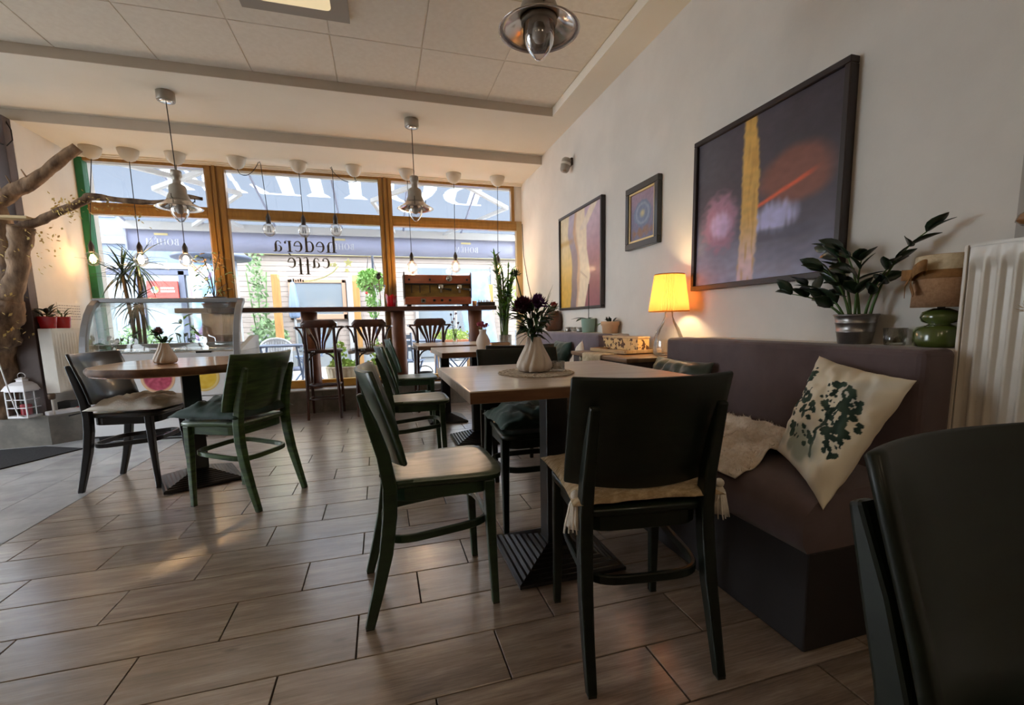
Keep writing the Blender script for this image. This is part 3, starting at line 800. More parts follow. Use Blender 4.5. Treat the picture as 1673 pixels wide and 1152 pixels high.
# patterned box on a wooden tray, on the chest
M_box = mat('carved_box', rgb(226, 190, 130), rgb(88, 54, 30), rough=0.6, scale=34, lo=0.52, hi=0.56, detail=2)
M_paper = mat('tray_wood', rgb(214, 184, 142), rgb(190, 156, 112), rough=0.5, scale=6, stretch=(5, 1, 1))
t = thing('tray', 'pale wooden tray lying on the dark chest in front of a carved box', 'tray', (1.50, 2.66, 0.7445), R(6))
MB().box((-0.15, -0.20, 0), (0.12, 0.20, 0.008)).build('bottom', M_paper, t, bevel=0.002)
rm = MB(); rm.bar([(x, y, 0.013) for x, y in rrect(-0.15, -0.20, 0.12, 0.20, 0.02, 3)], 0.012, 0.018, closed=True); rm.build('rim', M_paper, t)
t = thing('carved_box', 'long cream box with dark carved pattern standing behind the lace runner', 'box', (1.53, 2.74, 0.754), R(8))
MB().box((-0.05, -0.20, 0), (0.04, 0.17, 0.075)).build('body', M_box, t, bevel=0.004)
MB().box((-0.054, -0.204, 0.075), (0.044, 0.174, 0.088)).build('lid', M_paper, t, bevel=0.003)

# ------------------------------------------------------------------ table lamp with pleated shade
M_shade = translucent_mat('orange_pleated_shade', rgb(238, 178, 102), 0.6)
LX, LY = 1.592, 2.34
t = thing('table_lamp', 'lit table lamp with pleated yellow shade and clear glass base', 'lamp', (LX, LY, 0.741))
gb = MB().lathe([(0.078, 0.0), (0.086, 0.01), (0.088, 0.05), (0.082, 0.10), (0.062, 0.15), (0.036, 0.19), (0.024, 0.22), (0.023, 0.262)], 28)
gb.build('glass_base', glass_mat('clear_lamp_glass', (0.96, 0.95, 0.92, 1), 0.22), t)
MB().lathe([(0.024, 0.262), (0.026, 0.264), (0.026, 0.275), (0.014, 0.28), (0.014, 0.315)], 16).build('socket', mat('lamp_brass', rgb(190, 160, 100), rough=0.3, metal=1), t)
pl = MB(); N_ = 104; vs = []
zs = [0.250, 0.255, 0.32, 0.39, 0.452, 0.457]
for q, z in enumerate(zs):
    k = (z - 0.25) / 0.207; rr_ = 0.110 - 0.030 * k
    for j in range(N_):
        a = 2 * PI * j / N_; r_ = rr_ + (0.0045 if j % 2 else -0.0045) * (1 if 0 < q < 5 else 0.5)
        vs.append((r_ * math.cos(a), r_ * math.sin(a), z))
fs = [(q*N_+j, q*N_+(j+1) % N_, (q+1)*N_+(j+1) % N_, (q+1)*N_+j) for q in range(5) for j in range(N_)]
sh = pl.add(vs, fs).build('lamp_shade', M_shade, t)
M_strim = mat('shade_trim', rgb(210, 140, 50), rough=0.7)
for z, r_ in ((0.25, 0.111), (0.457, 0.081)): MB().tube([(r_ * math.cos(2*PI*i/40), r_ * math.sin(2*PI*i/40), z) for i in range(40)], 0.0035, n=6, closed=True).build('shade_trim', M_strim, sh)
MB().ball((0, 0, 0.35), 0.03, 14, 10).build('bulb', mat('lit_bulb', rgb(255, 220, 160), emit=rgb(255, 200, 120), estr=14), t)
ll = bpy.data.lights.new('lamp_light', 'POINT'); ll.energy = 26; ll.color = (1.0, 0.76, 0.42); ll.shadow_soft_size = 0.032
lo_ = bpy.data.objects.new('lamp_light', ll); COL.objects.link(lo_); lo_.parent = t; lo_.location = (0, 0, 0.35)

# ------------------------------------------------------------------ pictures
def picture(name, label, y0, y1, z0, z1, fw, depth, fm, fn, nu, nv, gold=None, cm=None):
    """picture on the right wall: s runs from the window end (y1) to the camera end (y0)"""
    t = thing(name, label, 'painting', (XW, (y0 + y1) / 2, (z0 + z1) / 2))
    W, H = (y1 - y0) / 2, (z1 - z0) / 2; d0, d1 = -depth, -0.001
    for nm, a, b in (('frame', (-W, H - fw), (W, H)), ('frame', (-W, -H), (W, -H + fw)), ('frame', (-W, -H + fw), (-W + fw, H - fw)), ('frame', (W - fw, -H + fw), (W, H - fw))):
        MB().box((d0, a[0], a[1]), (d1, b[0], b[1])).build(nm, fm, t, bevel=0.003, seg=1)
    iw, ih = W - fw, H - fw
    if gold:
        g = MB(); gw = gold[1]
        for a, b in (((-iw, ih - gw), (iw, ih)), ((-iw, -ih), (iw, -ih + gw)), ((-iw, -ih + gw), (-iw + gw, ih - gw)), ((iw - gw, -ih + gw), (iw, ih - gw))):
            g.box((d0 + 0.006, a[0], a[1]), (d1, b[0], b[1]))
        g.build('gilt_slip', gold[0], t, bevel=0.002, seg=1)
    c = MB(); c.sheet(lambda u, v: (d0 + 0.016, iw - 2 * iw * u, -ih + 2 * ih * v), nu, nv, th=0.006, sm=False)
    o = c.build('canvas', cm or M_canvas, t)
    paint(o.data, lambda x, y, z: fn((iw - y) / (2 * iw), (z + ih) / (2 * ih)))
    return t
M_canvas = paint_mat('oil_paint', rough=0.5, coat=0.06, bump=0.12)
M_pframe = mat('black_brown_frame', rgb(44, 32, 32), rgb(34, 25, 26), rough=0.4, scale=8)
def big_art(s, t):
    n1 = nz(s * 6, t * 5, 1.3); n2 = nz(s * 18, t * 30, 4.1); n3 = nz(s * 40, t * 6, 8.8)
    c = mix3((112, 114, 136), (54, 46, 54), smooth(0.05, 0.62, t + 0.18 * s + 0.08 * n1))
    c = mix3(c, (38, 30, 36), 0.7 * smooth(0.55, 0.95, s + 0.15 * n1) * smooth(0.45, 0.8, t))
    c = mix3(c, (66, 66, 72), 0.5 * smooth(0.45, 0.05, s) * smooth(0.55, 0.8, t))
    d = ((s - 0.21) / 0.17) ** 2 + ((t - 0.42) / 0.22) ** 2
    c = mix3(c, (142, 98, 118), 0.85 * smooth(1.2, 0.3, d + 0.5 * n2))
    d = ((s - 0.22) / 0.10) ** 2 + ((t - 0.40) / 0.10) ** 2
    c = mix3(c, (168, 150, 186), 0.7 * smooth(1.3, 0.2, d + 0.4 * n3))
    d = ((s - 0.76) / 0.25) ** 2 + ((t - 0.58) / 0.17) ** 2
    c = mix3(c, (112, 64, 50), 0.85 * smooth(1.2, 0.4, d + 0.35 * n1))
    d = ((s - 0.62) / 0.17) ** 2 + ((t - 0.36) / 0.10) ** 2
    c = mix3(c, (158, 156, 192), 0.85 * smooth(1.3, 0.2, d + 0.5 * n3))
    c = mix3(c, (60, 60, 76), 0.6 * smooth(0.03, 0.0, abs(t - 0.25 - 0.02 * n1) - 0.02) * smooth(0.48, 0.55, s) * smooth(0.95, 0.8, s))
    ln = abs(t - (0.445 + 0.30 * (s - 0.5))) + 0.006 * n2
    c = mix3(c, (178, 76, 48), smooth(0.022, 0.004, ln) * smooth(0.48, 0.52, s) * smooth(0.92, 0.8, s))
    e = abs(s - (0.435 + 0.02 * math.sin(t * 3))) - (0.062 - 0.02 * smooth(0.7, 1, t))
    band = mix3((176, 138, 66), (172, 148, 152), smooth(0.45, 0.05, t)); band = mix3(band, (150, 108, 44), 0.5 * smooth(0.1, 0.4, n3))
    c = mix3(c, band, 0.95 * smooth(0.012, -0.008, e + 0.012 * n2))
    return tuple(q * (1.28 + 0.12 * n2) + 4 for q in c)
picture('large_painting', 'large dark abstract painting with a vertical ochre band, black frame', 1.387, 2.277, 1.100, 1.890, 0.026, 0.045, M_pframe, big_art, 120, 110)
def nude_art(s, t):
    n2 = nz(s * 20, t * 20, 2.2)
    # figure outline: left and right edge by height
    cx = 0.50 + 0.05 * math.sin((t - 0.1) * 6.0)
    wd = interp([(0.0, 0.13), (0.18, 0.15), (0.30, 0.19), (0.45, 0.155), (0.58, 0.14), (0.72, 0.18), (0.80, 0.20), (0.9, 0.16), (1.0, 0.14)], t)
    bg = mix3((214, 168, 60), (226, 208, 172), smooth(0.1, 0.9, t))
    bgr = mix3((150, 84, 92), (204, 176, 188), smooth(0.2, 0.95, t))
    c = mix3(bg, bgr, smooth(0.52, 0.60, s))
    sh = mix3((128, 108, 112), (186, 170, 186), smooth(0.3, 1.0, t))
    c = mix3(c, sh, smooth(0.015, -0.015, abs(s - (cx - 0.13)) - wd * 0.62))
    fl = mix3((206, 164, 128), (236, 214, 184), smooth(-0.2, 0.2, (s - cx) / wd + 0.2))
    c = mix3(c, fl, smooth(0.012, -0.012, abs(s - (cx + 0.05)) - wd * 0.85))
    if t > 0.80:  # raised arm
        c = mix3(c, (232, 212, 190), smooth(0.015, -0.01, abs(s - (0.58 + (t - 0.8) * 1.3)) - 0.075))
    c = mix3(c, (190, 140, 60), 0.6 * smooth(0.05, 0.0, abs(t - 0.72)) * smooth(0.45, 0.2, s))
    ln = abs(t - (0.36 - (s - 0.55) * 0.5)); c = mix3(c, (150, 110, 90), 0.55 * smooth(0.012, 0.002, ln) * smooth(0.5, 0.55, s) * smooth(0.72, 0.66, s))
    return tuple(q * (1 + 0.06 * n2) for q in c)
picture('figure_painting', 'tall framed painting of a pale torso between yellow and mauve fields', 3.41, 4.325, 1.047, 1.916, 0.022, 0.04, M_pframe, nude_art, 70, 80)
def small_art(s, t):
    n = nz(s * 9, t * 9, 5.5); n2 = nz(s * 30, t * 22, 1.5)
    c = mix3((120, 116, 142), (158, 132, 150), smooth(0.3, 0.9, t + 0.2 * n))
    d = math.hypot((s - 0.5) / 0.33, (t - 0.54) / 0.26)
    c = mix3(c, (116, 128, 156), smooth(1.05, 0.95, d + 0.1 * n)); c = mix3(c, (156, 164, 184), 0.8 * smooth(0.16, 0.02, abs(d - 0.72)))
    c = mix3(c, (204, 192, 150), smooth(0.4, 0.1, d))
    c = mix3(c, (150, 104, 78), 0.9 * smooth(0.12, 0.0, abs(t - 0.18) + 0.1 * n) * smooth(0.45, 0.3, abs(s - 0.5)))
    return tuple(q * (1 + 0.1 * n2) for q in c)
picture('small_painting', 'small painting of a blue round shape in a black and gold frame', 2.637, 3.042, 1.430, 1.846, 0.042, 0.035, mat('dark_green_black_frame', rgb(30, 30, 27), rough=0.35, coat=0.4), small_art, 50, 50, gold=(mat('gilt', rgb(222, 196, 140), rough=0.35, metal=0.6), 0.014))

# motion sensor high on the wall
t = thing('motion_sensor', 'small beige motion sensor mounted high on the picture wall', 'sensor', (XW, 4.08, 2.345))
M_bei = mat('aged_beige_plastic', rgb(178, 166, 150), rgb(150, 138, 124), rough=0.5)
b = MB().box((-0.02, -0.03, -0.01), (0, 0.03, 0.05)); b.build('bracket', mat('dark_bracket', rgb(70, 60, 54), rough=0.6), t, bevel=0.003)
h = MB(); h.lathe([(0.030, -0.07), (0.040, -0.055), (0.046, 0.0), (0.044, 0.035), (0.03, 0.05)], 14); ho = h.build('head', M_bei, t); ho.location = (-0.058, 0.0, 0.0); ho.rotation_euler = (R(4), R(14), 0)
ba = MB().lathe([(0.0465, -0.012), (0.0475, -0.01), (0.0475, 0.006), (0.0465, 0.008)], 14); ba.build('lens_band', mat('sensor_lens', rgb(214, 204, 190), rough=0.3), ho)

# ------------------------------------------------------------------ panel radiators
M_rad = mat('radiator_enamel', rgb(222, 214, 202), rgb(214, 206, 194), rough=0.4, coat=0.2)
def radiator(label, loc, rotz, L, z0, z1, depth, pitch, rd):
    """local: front face looks along -x, length along y from 0 to -L, origin on the wall"""
    t = thing('radiator', label, 'radiator', loc, rotz)
    H = z1 - z0; n = int(L / pitch); x0 = -depth
    # pressed front panel with rounded vertical ribs that fade out near both ends
    cols = n * 8
    def fn(u, v):
        y = -u * L; k = (u * n) % 1.0
        edge = 0.062
        zz = z0 + H * v
        on = smooth(z1 - edge * 0.55, z1 - edge, zz) * smooth(z0 + edge * 0.55, z0 + edge, zz)
        inn = smooth(0.1, 0.25, k) * smooth(0.9, 0.75, k)
        return (x0 + rd * inn * on, y, zz)
    p = MB(); P = [0, 0.03, 0.045, 0.06, 0.075, 0.3, 0.5, 0.7, 0.925, 0.94, 0.955, 0.97, 1.0]
    p.sheet(lambda u, v: fn(u, P[min(12, int(round(v * 12)))]), cols, 12)
    o = p.build('front_panel', M_rad, t)
    MB().box((x0 + 0.018, -L, z0 + 0.01), (x0 + 0.030, 0, z1 - 0.01)).build('water_plate', M_rad, t)
    MB().box((x0 - 0.004, 0.003, z0), (-0.02, 0.012, z1 + 0.004)).build('side_cover', M_rad, t, bevel=0.002)
    MB().box((x0 - 0.004, -L - 0.012, z0), (-0.02, -L - 0.003, z1 + 0.004)).build('side_cover', M_rad, t, bevel=0.002)
    g = MB()
    g.box((x0 - 0.003, -L, z1 - 0.002), (x0 + 0.012, 0.0, z1 + 0.006)); g.box((-0.035, -L, z1 - 0.002), (-0.02, 0, z1 + 0.006))
    y = -0.012
    while y > -L: g.box((x0 + 0.012, y - 0.010, z1 - 0.002), (-0.035, y, z1 + 0.004)); y -= 0.028
    g.build('top_grille', M_rad, t)
    MB().box((-0.022, -L * 0.2, z0 + 0.05), (-0.007, -L * 0.15, z1 - 0.1)).build('wall_bracket', M_rad, t)
    MB().box((-0.022, -L * 0.85, z0 + 0.05), (-0.007, -L * 0.8, z1 - 0.1)).build('wall_bracket', M_rad, t)
    return t
radiator('large white ribbed radiator cropped by the frame edge, beside the printed pillow', (XW, 0.918, 0), 0, 1.33, 0.14, 1.136, 0.125, 0.0345, 0.011)
rl = radiator('white ribbed radiator on the platform with two red plant pots on top', (-2.69, 4.80, 0), PI, 0.62, 0.43, 0.957, 0.105, 0.036, 0.009)
# thermostat tap and pipe of the small radiator
v = MB().lathe([(0.012, -0.05), (0.022, -0.045), (0.025, -0.01), (0.020, 0.0)], 12).build('valve', mat('valve_brown', rgb(96, 74, 56), rough=0.5, metal=0.3), rl); v.location = (-0.06, 0.035, 0.43)
MB().tube([(-0.06, 0.035, 0.385), (-0.06, 0.035, 0.25)], 0.008, n=8).build('pipe', M_rad, rl)
struct(box((XW - 0.006, -2.0, 1.0), (XW + 0.01, 0.885, 2.68), 'trim_10', mat('grey_wall_panel', rgb(176, 168, 160), rough=0.8)))

# ------------------------------------------------------------------ things lying on the banquette
ux = Vector((0, -0.307, -0.05)).normalized(); vx = Vector((0.24, 0.05, 0.33)).normalized(); wx = ux.cross(vx).normalized(); vx = wx.cross(ux).normalized()
PM = Matrix(((ux.x, vx.x, wx.x, 1.27), (ux.y, vx.y, wx.y, 1.03), (ux.z, vx.z, wx.z, 0.625), (0, 0, 0, 1)))
if wx.x > 0:
    PM = Matrix(((ux.x, vx.x, -wx.x, 1.27), (ux.y, vx.y, -wx.y, 1.03), (ux.z, vx.z, -wx.z, 0.625), (0, 0, 0, 1)))
_rt = random.Random(4)
blobs = []
def tree_blobs(cx, cy, w_, h_, n):
    for i in range(n):
        a = _rt.uniform(0, 2 * PI); r_ = math.sqrt(_rt.random())
        blobs.append((cx + r_ * w_ * math.cos(a), cy + r_ * h_ * math.sin(a), _rt.uniform(0.005, 0.013)))
tree_blobs(0.035, 0.055, 0.07, 0.045, 70); tree_blobs(0.07, 0.00, 0.065, 0.05, 60); tree_blobs(0.09, -0.055, 0.04, 0.035, 22)
tree_blobs(-0.125, 0.07, 0.022, 0.06, 26); tree_blobs(-0.105, 0.0, 0.04, 0.05, 34); tree_blobs(-0.045, -0.015, 0.03, 0.022, 16); tree_blobs(-0.07, -0.085, 0.05, 0.02, 16); tree_blobs(0.0, -0.075, 0.035, 0.035, 14)
def pillow_print(x, y, z):
    n = nz(x * 9, y * 9, 2.0); n2 = nz(x * 26, y * 26, 7.0)
    c = mix3((240, 232, 212), (222, 210, 188), smooth(-0.2, 0.5, n))
    c = mix3(c, (176, 178, 178), 0.45 * smooth(0.1, 0.5, nz(x * 7 + 3, y * 10, 9.0)))
    if z < -0.004: return (230, 218, 194)
    if abs(x - (0.03 - 0.10 * (y + 0.05))) < 0.006 and -0.12 < y < 0.02: c = (64, 80, 72)
    if abs(x - (-0.115 + 0.05 * math.sin(y * 20))) < 0.004 and -0.10 < y < 0.05: c = (84, 98, 90)
    c = mix3(c, (128, 136, 120), 0.7 * smooth(0.09, 0.03, math.hypot(x * 0.8 + 0.02, (y + 0.11) * 1.4) + 0.05 * n2))
    for bx, by, br in blobs:
        d = math.hypot(x - bx, (y - by) * 1.25)
        if d < br * (0.9 + 0.7 * n2): c = mix3((30, 52, 46), (58, 78, 66), smooth(-0.3, 0.4, n2)); break
    return c
M_print = paint_mat('printed_cotton', rough=0.95, bump=0.05)
pillow('scatter_pillow', 0.335, 0.37, 0.13, M_print, 'cream pillow printed with dark trees leaning on the taupe banquette', 'pillow', PM, 0.012, 21, nn=120, corner=0.07, paintfn=pillow_print, quad=((1.42, 1.214, 0.815), (1.42, 0.905, 0.765), (1.215, 1.165, 0.515), (1.10, 0.90, 0.435)))
MO = Matrix.Translation((1.40, 2.00, 0.600)) @ Matrix.Rotation(R(90), 4, 'Z') @ Matrix.Rotation(R(110), 4, 'X')
pillow('scatter_pillow', 0.46, 0.31, 0.13, M_olive, 'dark olive satin pillow on the taupe banquette beside the chest', 'pillow', MO, 0.018, 31, nn=30)
MG = Matrix.Translation((1.40, 3.62, 0.62)) @ Matrix.Rotation(R(90), 4, 'Z') @ Matrix.Rotation(R(108), 4, 'X')
pillow('scatter_pillow', 0.36, 0.34, 0.12, M_dgvelvet, 'emerald green velvet pillow on the mauve banquette', 'pillow', MG, 0.012, 41)
MW = Matrix.Translation((1.33, 3.08, 0.62)) @ Matrix.Rotation(R(80), 4, 'Z') @ Matrix.Rotation(R(106), 4, 'X') @ Matrix.Rotation(R(38), 4, 'Z')
pillow('scatter_pillow', 0.28, 0.28, 0.08, M_cream, 'white pointed pillow on the mauve banquette at the end near the chest', 'pillow', MW, 0.010, 51)

# cream fur throw bunched on the banquette seat
def throw_h(x, y):
    f = smooth(0, 0.10, 1 - abs((y - 1.46) / 0.30)) * smooth(1.065, 1.12, x) * smooth(1.475, 1.43, x)
    h = 0.035 + 0.030 * nz(x * 9, y * 8, 3.3) + 0.020 * nz(x * 20, y * 18, 1.1)
    ridge = 0.055 * math.exp(-((y - 1.27) / 0.05) ** 2) * smooth(1.2, 1.3, x) + 0.05 * math.exp(-((x - 1.43 + 0.2 * (y - 1.5)) / 0.05) ** 2)
    return 0.455 + max(0.004, (h + ridge) * f)
fu = MB()
def thr(u, v):
    x = 1.062 + (1.47 - 1.062) * u; y = 1.19 + 0.55 * v
    y += 0.03 * nz(x * 5, 3.0, 1.0) * (1 if v > 0.5 else -1)
    z = throw_h(x, y)
    if x < 1.12: z = min(z, 0.475) - 0.022 * ((1.12 - x) / 0.058) ** 2
    return (x, y, z)
fu.sheet(thr, 40, 46, th=0.004)
th = tag(fu.build('fur_throw', M_fur), 'cream fluffy throw bunched on the taupe banquette seat', 'throw')
rnd = random.Random(3); tf = MB()
for i in range(2600):
    u, v = rnd.random(), rnd.random(); p = Vector(thr(u, v)); 
    d = Vector((rnd.uniform(-1, 1), rnd.uniform(-1, 1), rnd.uniform(0.3, 1.0))).normalized() * rnd.uniform(0.008, 0.018); s_ = Vector((d.y, -d.x, 0)).normalized() * 0.0016
    tf.add([p - s_, p + s_, p + d], [(0, 1, 2)])
to = tf.build('fur_tufts', M_fur, th); to['kind'] = 'stuff'
# shaggy brown throw over the end of the mauve banquette
M_shag = mat('shaggy_brown', rgb(176, 150, 134), rgb(132, 106, 92), rough=1.0, scale=50, bump=0.6)
def shag(u, v):
    x = 1.085 + 0.30 * u; s_ = 0.46 * v
    if s_ < 0.16: return (x, 3.19 - s_, 0.482 + 0.008 * nz(x * 20, s_ * 20, 2))
    d = s_ - 0.16
    return (x, 3.03 - min(d, 0.018) - 0.006 * nz(x * 20, d * 20, 5), 0.482 - d * (0.95 + 0.1 * nz(x * 9, 0, 1)))
sg = MB(); sg.sheet(shag, 18, 26, th=0.004)
so_ = tag(sg.build('shaggy_throw', M_shag), 'shaggy brown throw hanging over the end of the mauve banquette, behind the table column', 'throw')
tf = MB(); rnd = random.Random(5)
for i in range(1400):
    p = Vector(shag(rnd.random(), rnd.random())); d = Vector((rnd.uniform(-1, 1), rnd.uniform(-1.0, 0.1), rnd.uniform(-0.6, 0.6))).normalized() * rnd.uniform(0.012, 0.028); s_ = Vector((d.y, -d.x, 0.001)).normalized() * 0.0018
    tf.add([p - s_, p + s_, p + d], [(0, 1, 2)])
to = tf.build('fur_tufts', M_shag, so_); to['kind'] = 'stuff'

# ------------------------------------------------------------------ ice cream counter
M_alu = mat('brushed_grey_alu', rgb(150, 150, 152), rough=0.35, metal=0.6)
M_gpl = mat('light_grey_plastic', rgb(196, 194, 194), rough=0.45)
M_cwhite = mat('counter_white', rgb(222, 220, 220), rough=0.4)
M_steel = mat('steel_tray', rgb(214, 214, 216), rough=0.25, metal=0.8)
M_cglass = glass_mat('curved_counter_glass', (0.95, 0.98, 0.97, 1), 0.10)
CX0, CX1, CY = -2.37, -1.21, 4.70
t = thing('ice_cream_counter', 'white ice cream counter with curved glass front and fruit pictures', 'display counter', ((CX0 + CX1) / 2, CY, 0))
hw = (CX1 - CX0) / 2
MB().box((-hw + 0.03, 0.04, 0.0), (hw - 0.03, 0.66, 0.05)).build('plinth', M_blackmetal, t)
MB().box((-hw, 0.0, 0.05), (hw, 0.70, 0.345)).build('lower_panel', M_cwhite, t, bevel=0.006)
MB().box((-hw, -0.004, 0.352), (hw, 0.70, 0.615)).build('upper_panel', M_cwhite, t, bevel=0.006)
MB().box((-hw, -0.008, 0.622), (hw, 0.70, 0.735)).build('front_ledge', M_gpl, t, bevel=0.008)
for x in (-0.42, 0.30): MB().box((x - 0.06, -0.012, 0.728), (x + 0.06, 0.015, 0.745)).build('glass_hinge', M_blackmetal, t, bevel=0.003)
# tray well with shallow pans
MB().box((-hw + 0.05, 0.03, 0.735), (hw - 0.05, 0.62, 0.742)).build('tray_deck', M_steel, t)
for i in range(4):
    x = -hw + 0.10 + i * 0.255
    MB().box((x, 0.12, 0.742), (x + 0.235, 0.56, 0.765)).build('ice_pan', M_steel, t, bevel=0.008)
# curved glass: rises and leans back
prof = [(0.0, 0.742), (0.012, 0.80), (0.035, 0.88), (0.075, 0.97), (0.13, 1.06), (0.20, 1.135), (0.29, 1.19)]
def gl(u, v):
    k = v * (len(prof) - 1); i = min(int(k), len(prof) - 2); f = k - i
    return (-hw + 0.04 + (2 * hw - 0.08) * u, prof[i][0] + (prof[i+1][0] - prof[i][0]) * f, prof[i][1] + (prof[i+1][1] - prof[i][1]) * f)
g = MB(); g.sheet(gl, 1, 24, th=0.005); g.build('curved_glass', M_cglass, t)
for sx in (-1, 1):
    a = MB(); a.bar([(sx * (hw - 0.025), y + 0.004, z) for y, z in [(-0.004, 0.62)] + prof], 0.05, 0.045, up=(0, -1, 0.3)); a.build('glass_side_frame', M_alu, t, bevel=0.004, seg=1)
    pane = MB().add([(sx * (hw - 0.025), y, z) for y, z in prof + [(0.58, 1.19), (0.58, 0.742)]], [tuple(range(len(prof) + 2))]); pane.build('end_glass_pane', M_cglass, t)
    if sx > 0: MB().prism([(0.0, 0.735), (0.70, 0.735), (0.70, 0.862), (0.56, 0.862)], -0.022, 0.022, M=Matrix(((0, 0, 1, sx * (hw - 0.022)), (1, 0, 0, 0), (0, 1, 0, 0), (0, 0, 0, 1)))).build('end_cheek', M_cwhite if sx > 0 else M_gpl, t, bevel=0.004)
MB().box((-hw, 0.265, 1.175), (hw, 0.31, 1.215)).build('top_rail', M_alu, t, bevel=0.006)
MB().box((-hw, 0.31, 1.198), (hw, 0.54, 1.212)).build('top_shelf', M_cglass, t)
MB().box((-hw, 0.56, 0.735), (hw, 0.70, 0.80)).build('rear_worktop', M_alu, t, bevel=0.004)
# printed fruit slices and one letter
def disc(n, r, x, z, fn, nm):
    vs = [(x, -0.0055, z)]; fs = []; rings = 9; seg = 40
    for q in range(1, rings + 1):
        for j in range(seg): vs.append((x + r * q / rings * math.cos(2*PI*j/seg), -0.0055, z + r * q / rings * math.sin(2*PI*j/seg)))
    for j in range(seg): fs.append((0, 1 + (j+1) % seg, 1 + j))
    for q in range(rings - 1):
        for j in range(seg): fs.append((1+q*seg+j, 1+q*seg+(j+1) % seg, 1+(q+1)*seg+(j+1) % seg, 1+(q+1)*seg+j))
    o = MB().add(vs, fs).build(nm, M_print2, t); paint(o.data, lambda X, Y, Z: fn(math.hypot(X - x, Z - z) / r, X, Z)); return o
M_print2 = paint_mat('printed_film', rough=0.4)
def pomegranate(k, x, z): return (222, 178, 140) if k > 0.86 else mix3((150, 40, 66), (206, 92, 116), clamp(0.5 + 0.9 * nz(x * 38, z * 38, 3)))
def lemon(k, x, z): return (226, 180, 90) if k > 0.90 else ((236, 214, 150) if k > 0.82 else mix3((226, 178, 40), (240, 206, 90), clamp(0.5 + 0.8 * nz(x * 30, z * 30, 6))))
disc(0, 0.125, -0.06, 0.52, pomegranate, 'fruit_print'); disc(0, 0.125, 0.275, 0.515, lemon, 'fruit_print'); disc(0, 0.11, -0.36, 0.52, lambda k, x, z: mix3((226, 150, 70), (240, 200, 140), k), 'fruit_print')
# letter D on the lower panel
ld = MB(); lx, lz, lh = 0.235, 0.245, 0.065
ld.box((lx, -0.004, lz), (lx + 0.007, 0.002, lz + lh))
arc = [(lx + 0.003, lz + lh - 0.003)] + [(lx + 0.018 + 0.034 * math.cos(a), lz + lh / 2 + (lh / 2 - 0.003) * math.sin(a)) for a in [PI/2 - PI * i / 12 for i in range(13)]] + [(lx + 0.003, lz + 0.003)]
ld.bar([(x, -0.001, z) for x, z in arc], 0.0065, 0.006, up=(0, 1, 0))
ld.build('lettering', M_blackmetal, t)
M_cable = mat('black_cable', rgb(22, 22, 24), rough=0.5)
tag(MB().tube([(-2.50, 4.70, 0.245), (-2.455, 4.88, 0.25), (-2.42, 4.90, 0.20), (-2.422, 4.85, 0.06), (-2.40, 4.72, 0.008), (-2.30, 4.62, 0.008), (-1.9, 4.64, 0.008), (-1.5, 4.60, 0.008)], 0.006, n=6).build('power_cable', M_cable), 'black cable running down the stone platform and along the ice cream counter', 'cable')

# ------------------------------------------------------------------ wooden bar counter on log posts
M_bar = mat('dark_bar_wood', rgb(92, 50, 36), rgb(64, 34, 26), rough=0.4, scale=3, stretch=(0.6, 5, 5), coat=0.2)
M_log = mat('peeled_log', rgb(146, 88, 56), rgb(92, 52, 36), rough=0.55, scale=5, stretch=(1, 1, 0.35), bump=0.3)
t = thing('bar_counter', 'long dark wooden bar counter along the window resting on log posts', 'counter', (-0.3, 5.49, 0))
b = MB()
def edge(u): return 5.285 + 0.012 * nz(u * 9, 0.3, 0.7)
pts = [(-1.885 + 3.18 * i / 30, edge(i / 30)) for i in range(31)] + [(1.295, 5.66), (-1.885, 5.66)]
b.prism([(x + 0.3, y - 5.49) for x, y in pts], 1.088, 1.135); b.build('worktop', M_bar, t, bevel=0.006)
def log(px, r0, seed):
    l = MB(); k = 9
    P = [(px + 0.3 + 0.012 * nz(seed, i * 0.6, 0), 0.075 + 0.01 * nz(seed + 5, i * 0.6, 0), 0.253 + (1.087 - 0.253) * i / (k - 1)) for i in range(k)]
    l.tube(P, [r0 * (1.06 - 0.08 * i / k + 0.05 * nz(seed, i * 1.3, 4)) for i in range(k)], n=18); l.build('log_post', M_log, t)
log(-0.742, 0.082, 1.0); log(0.196, 0.078, 2.0); log(1.095, 0.082, 3.0); log(-1.665, 0.088, 4.0)

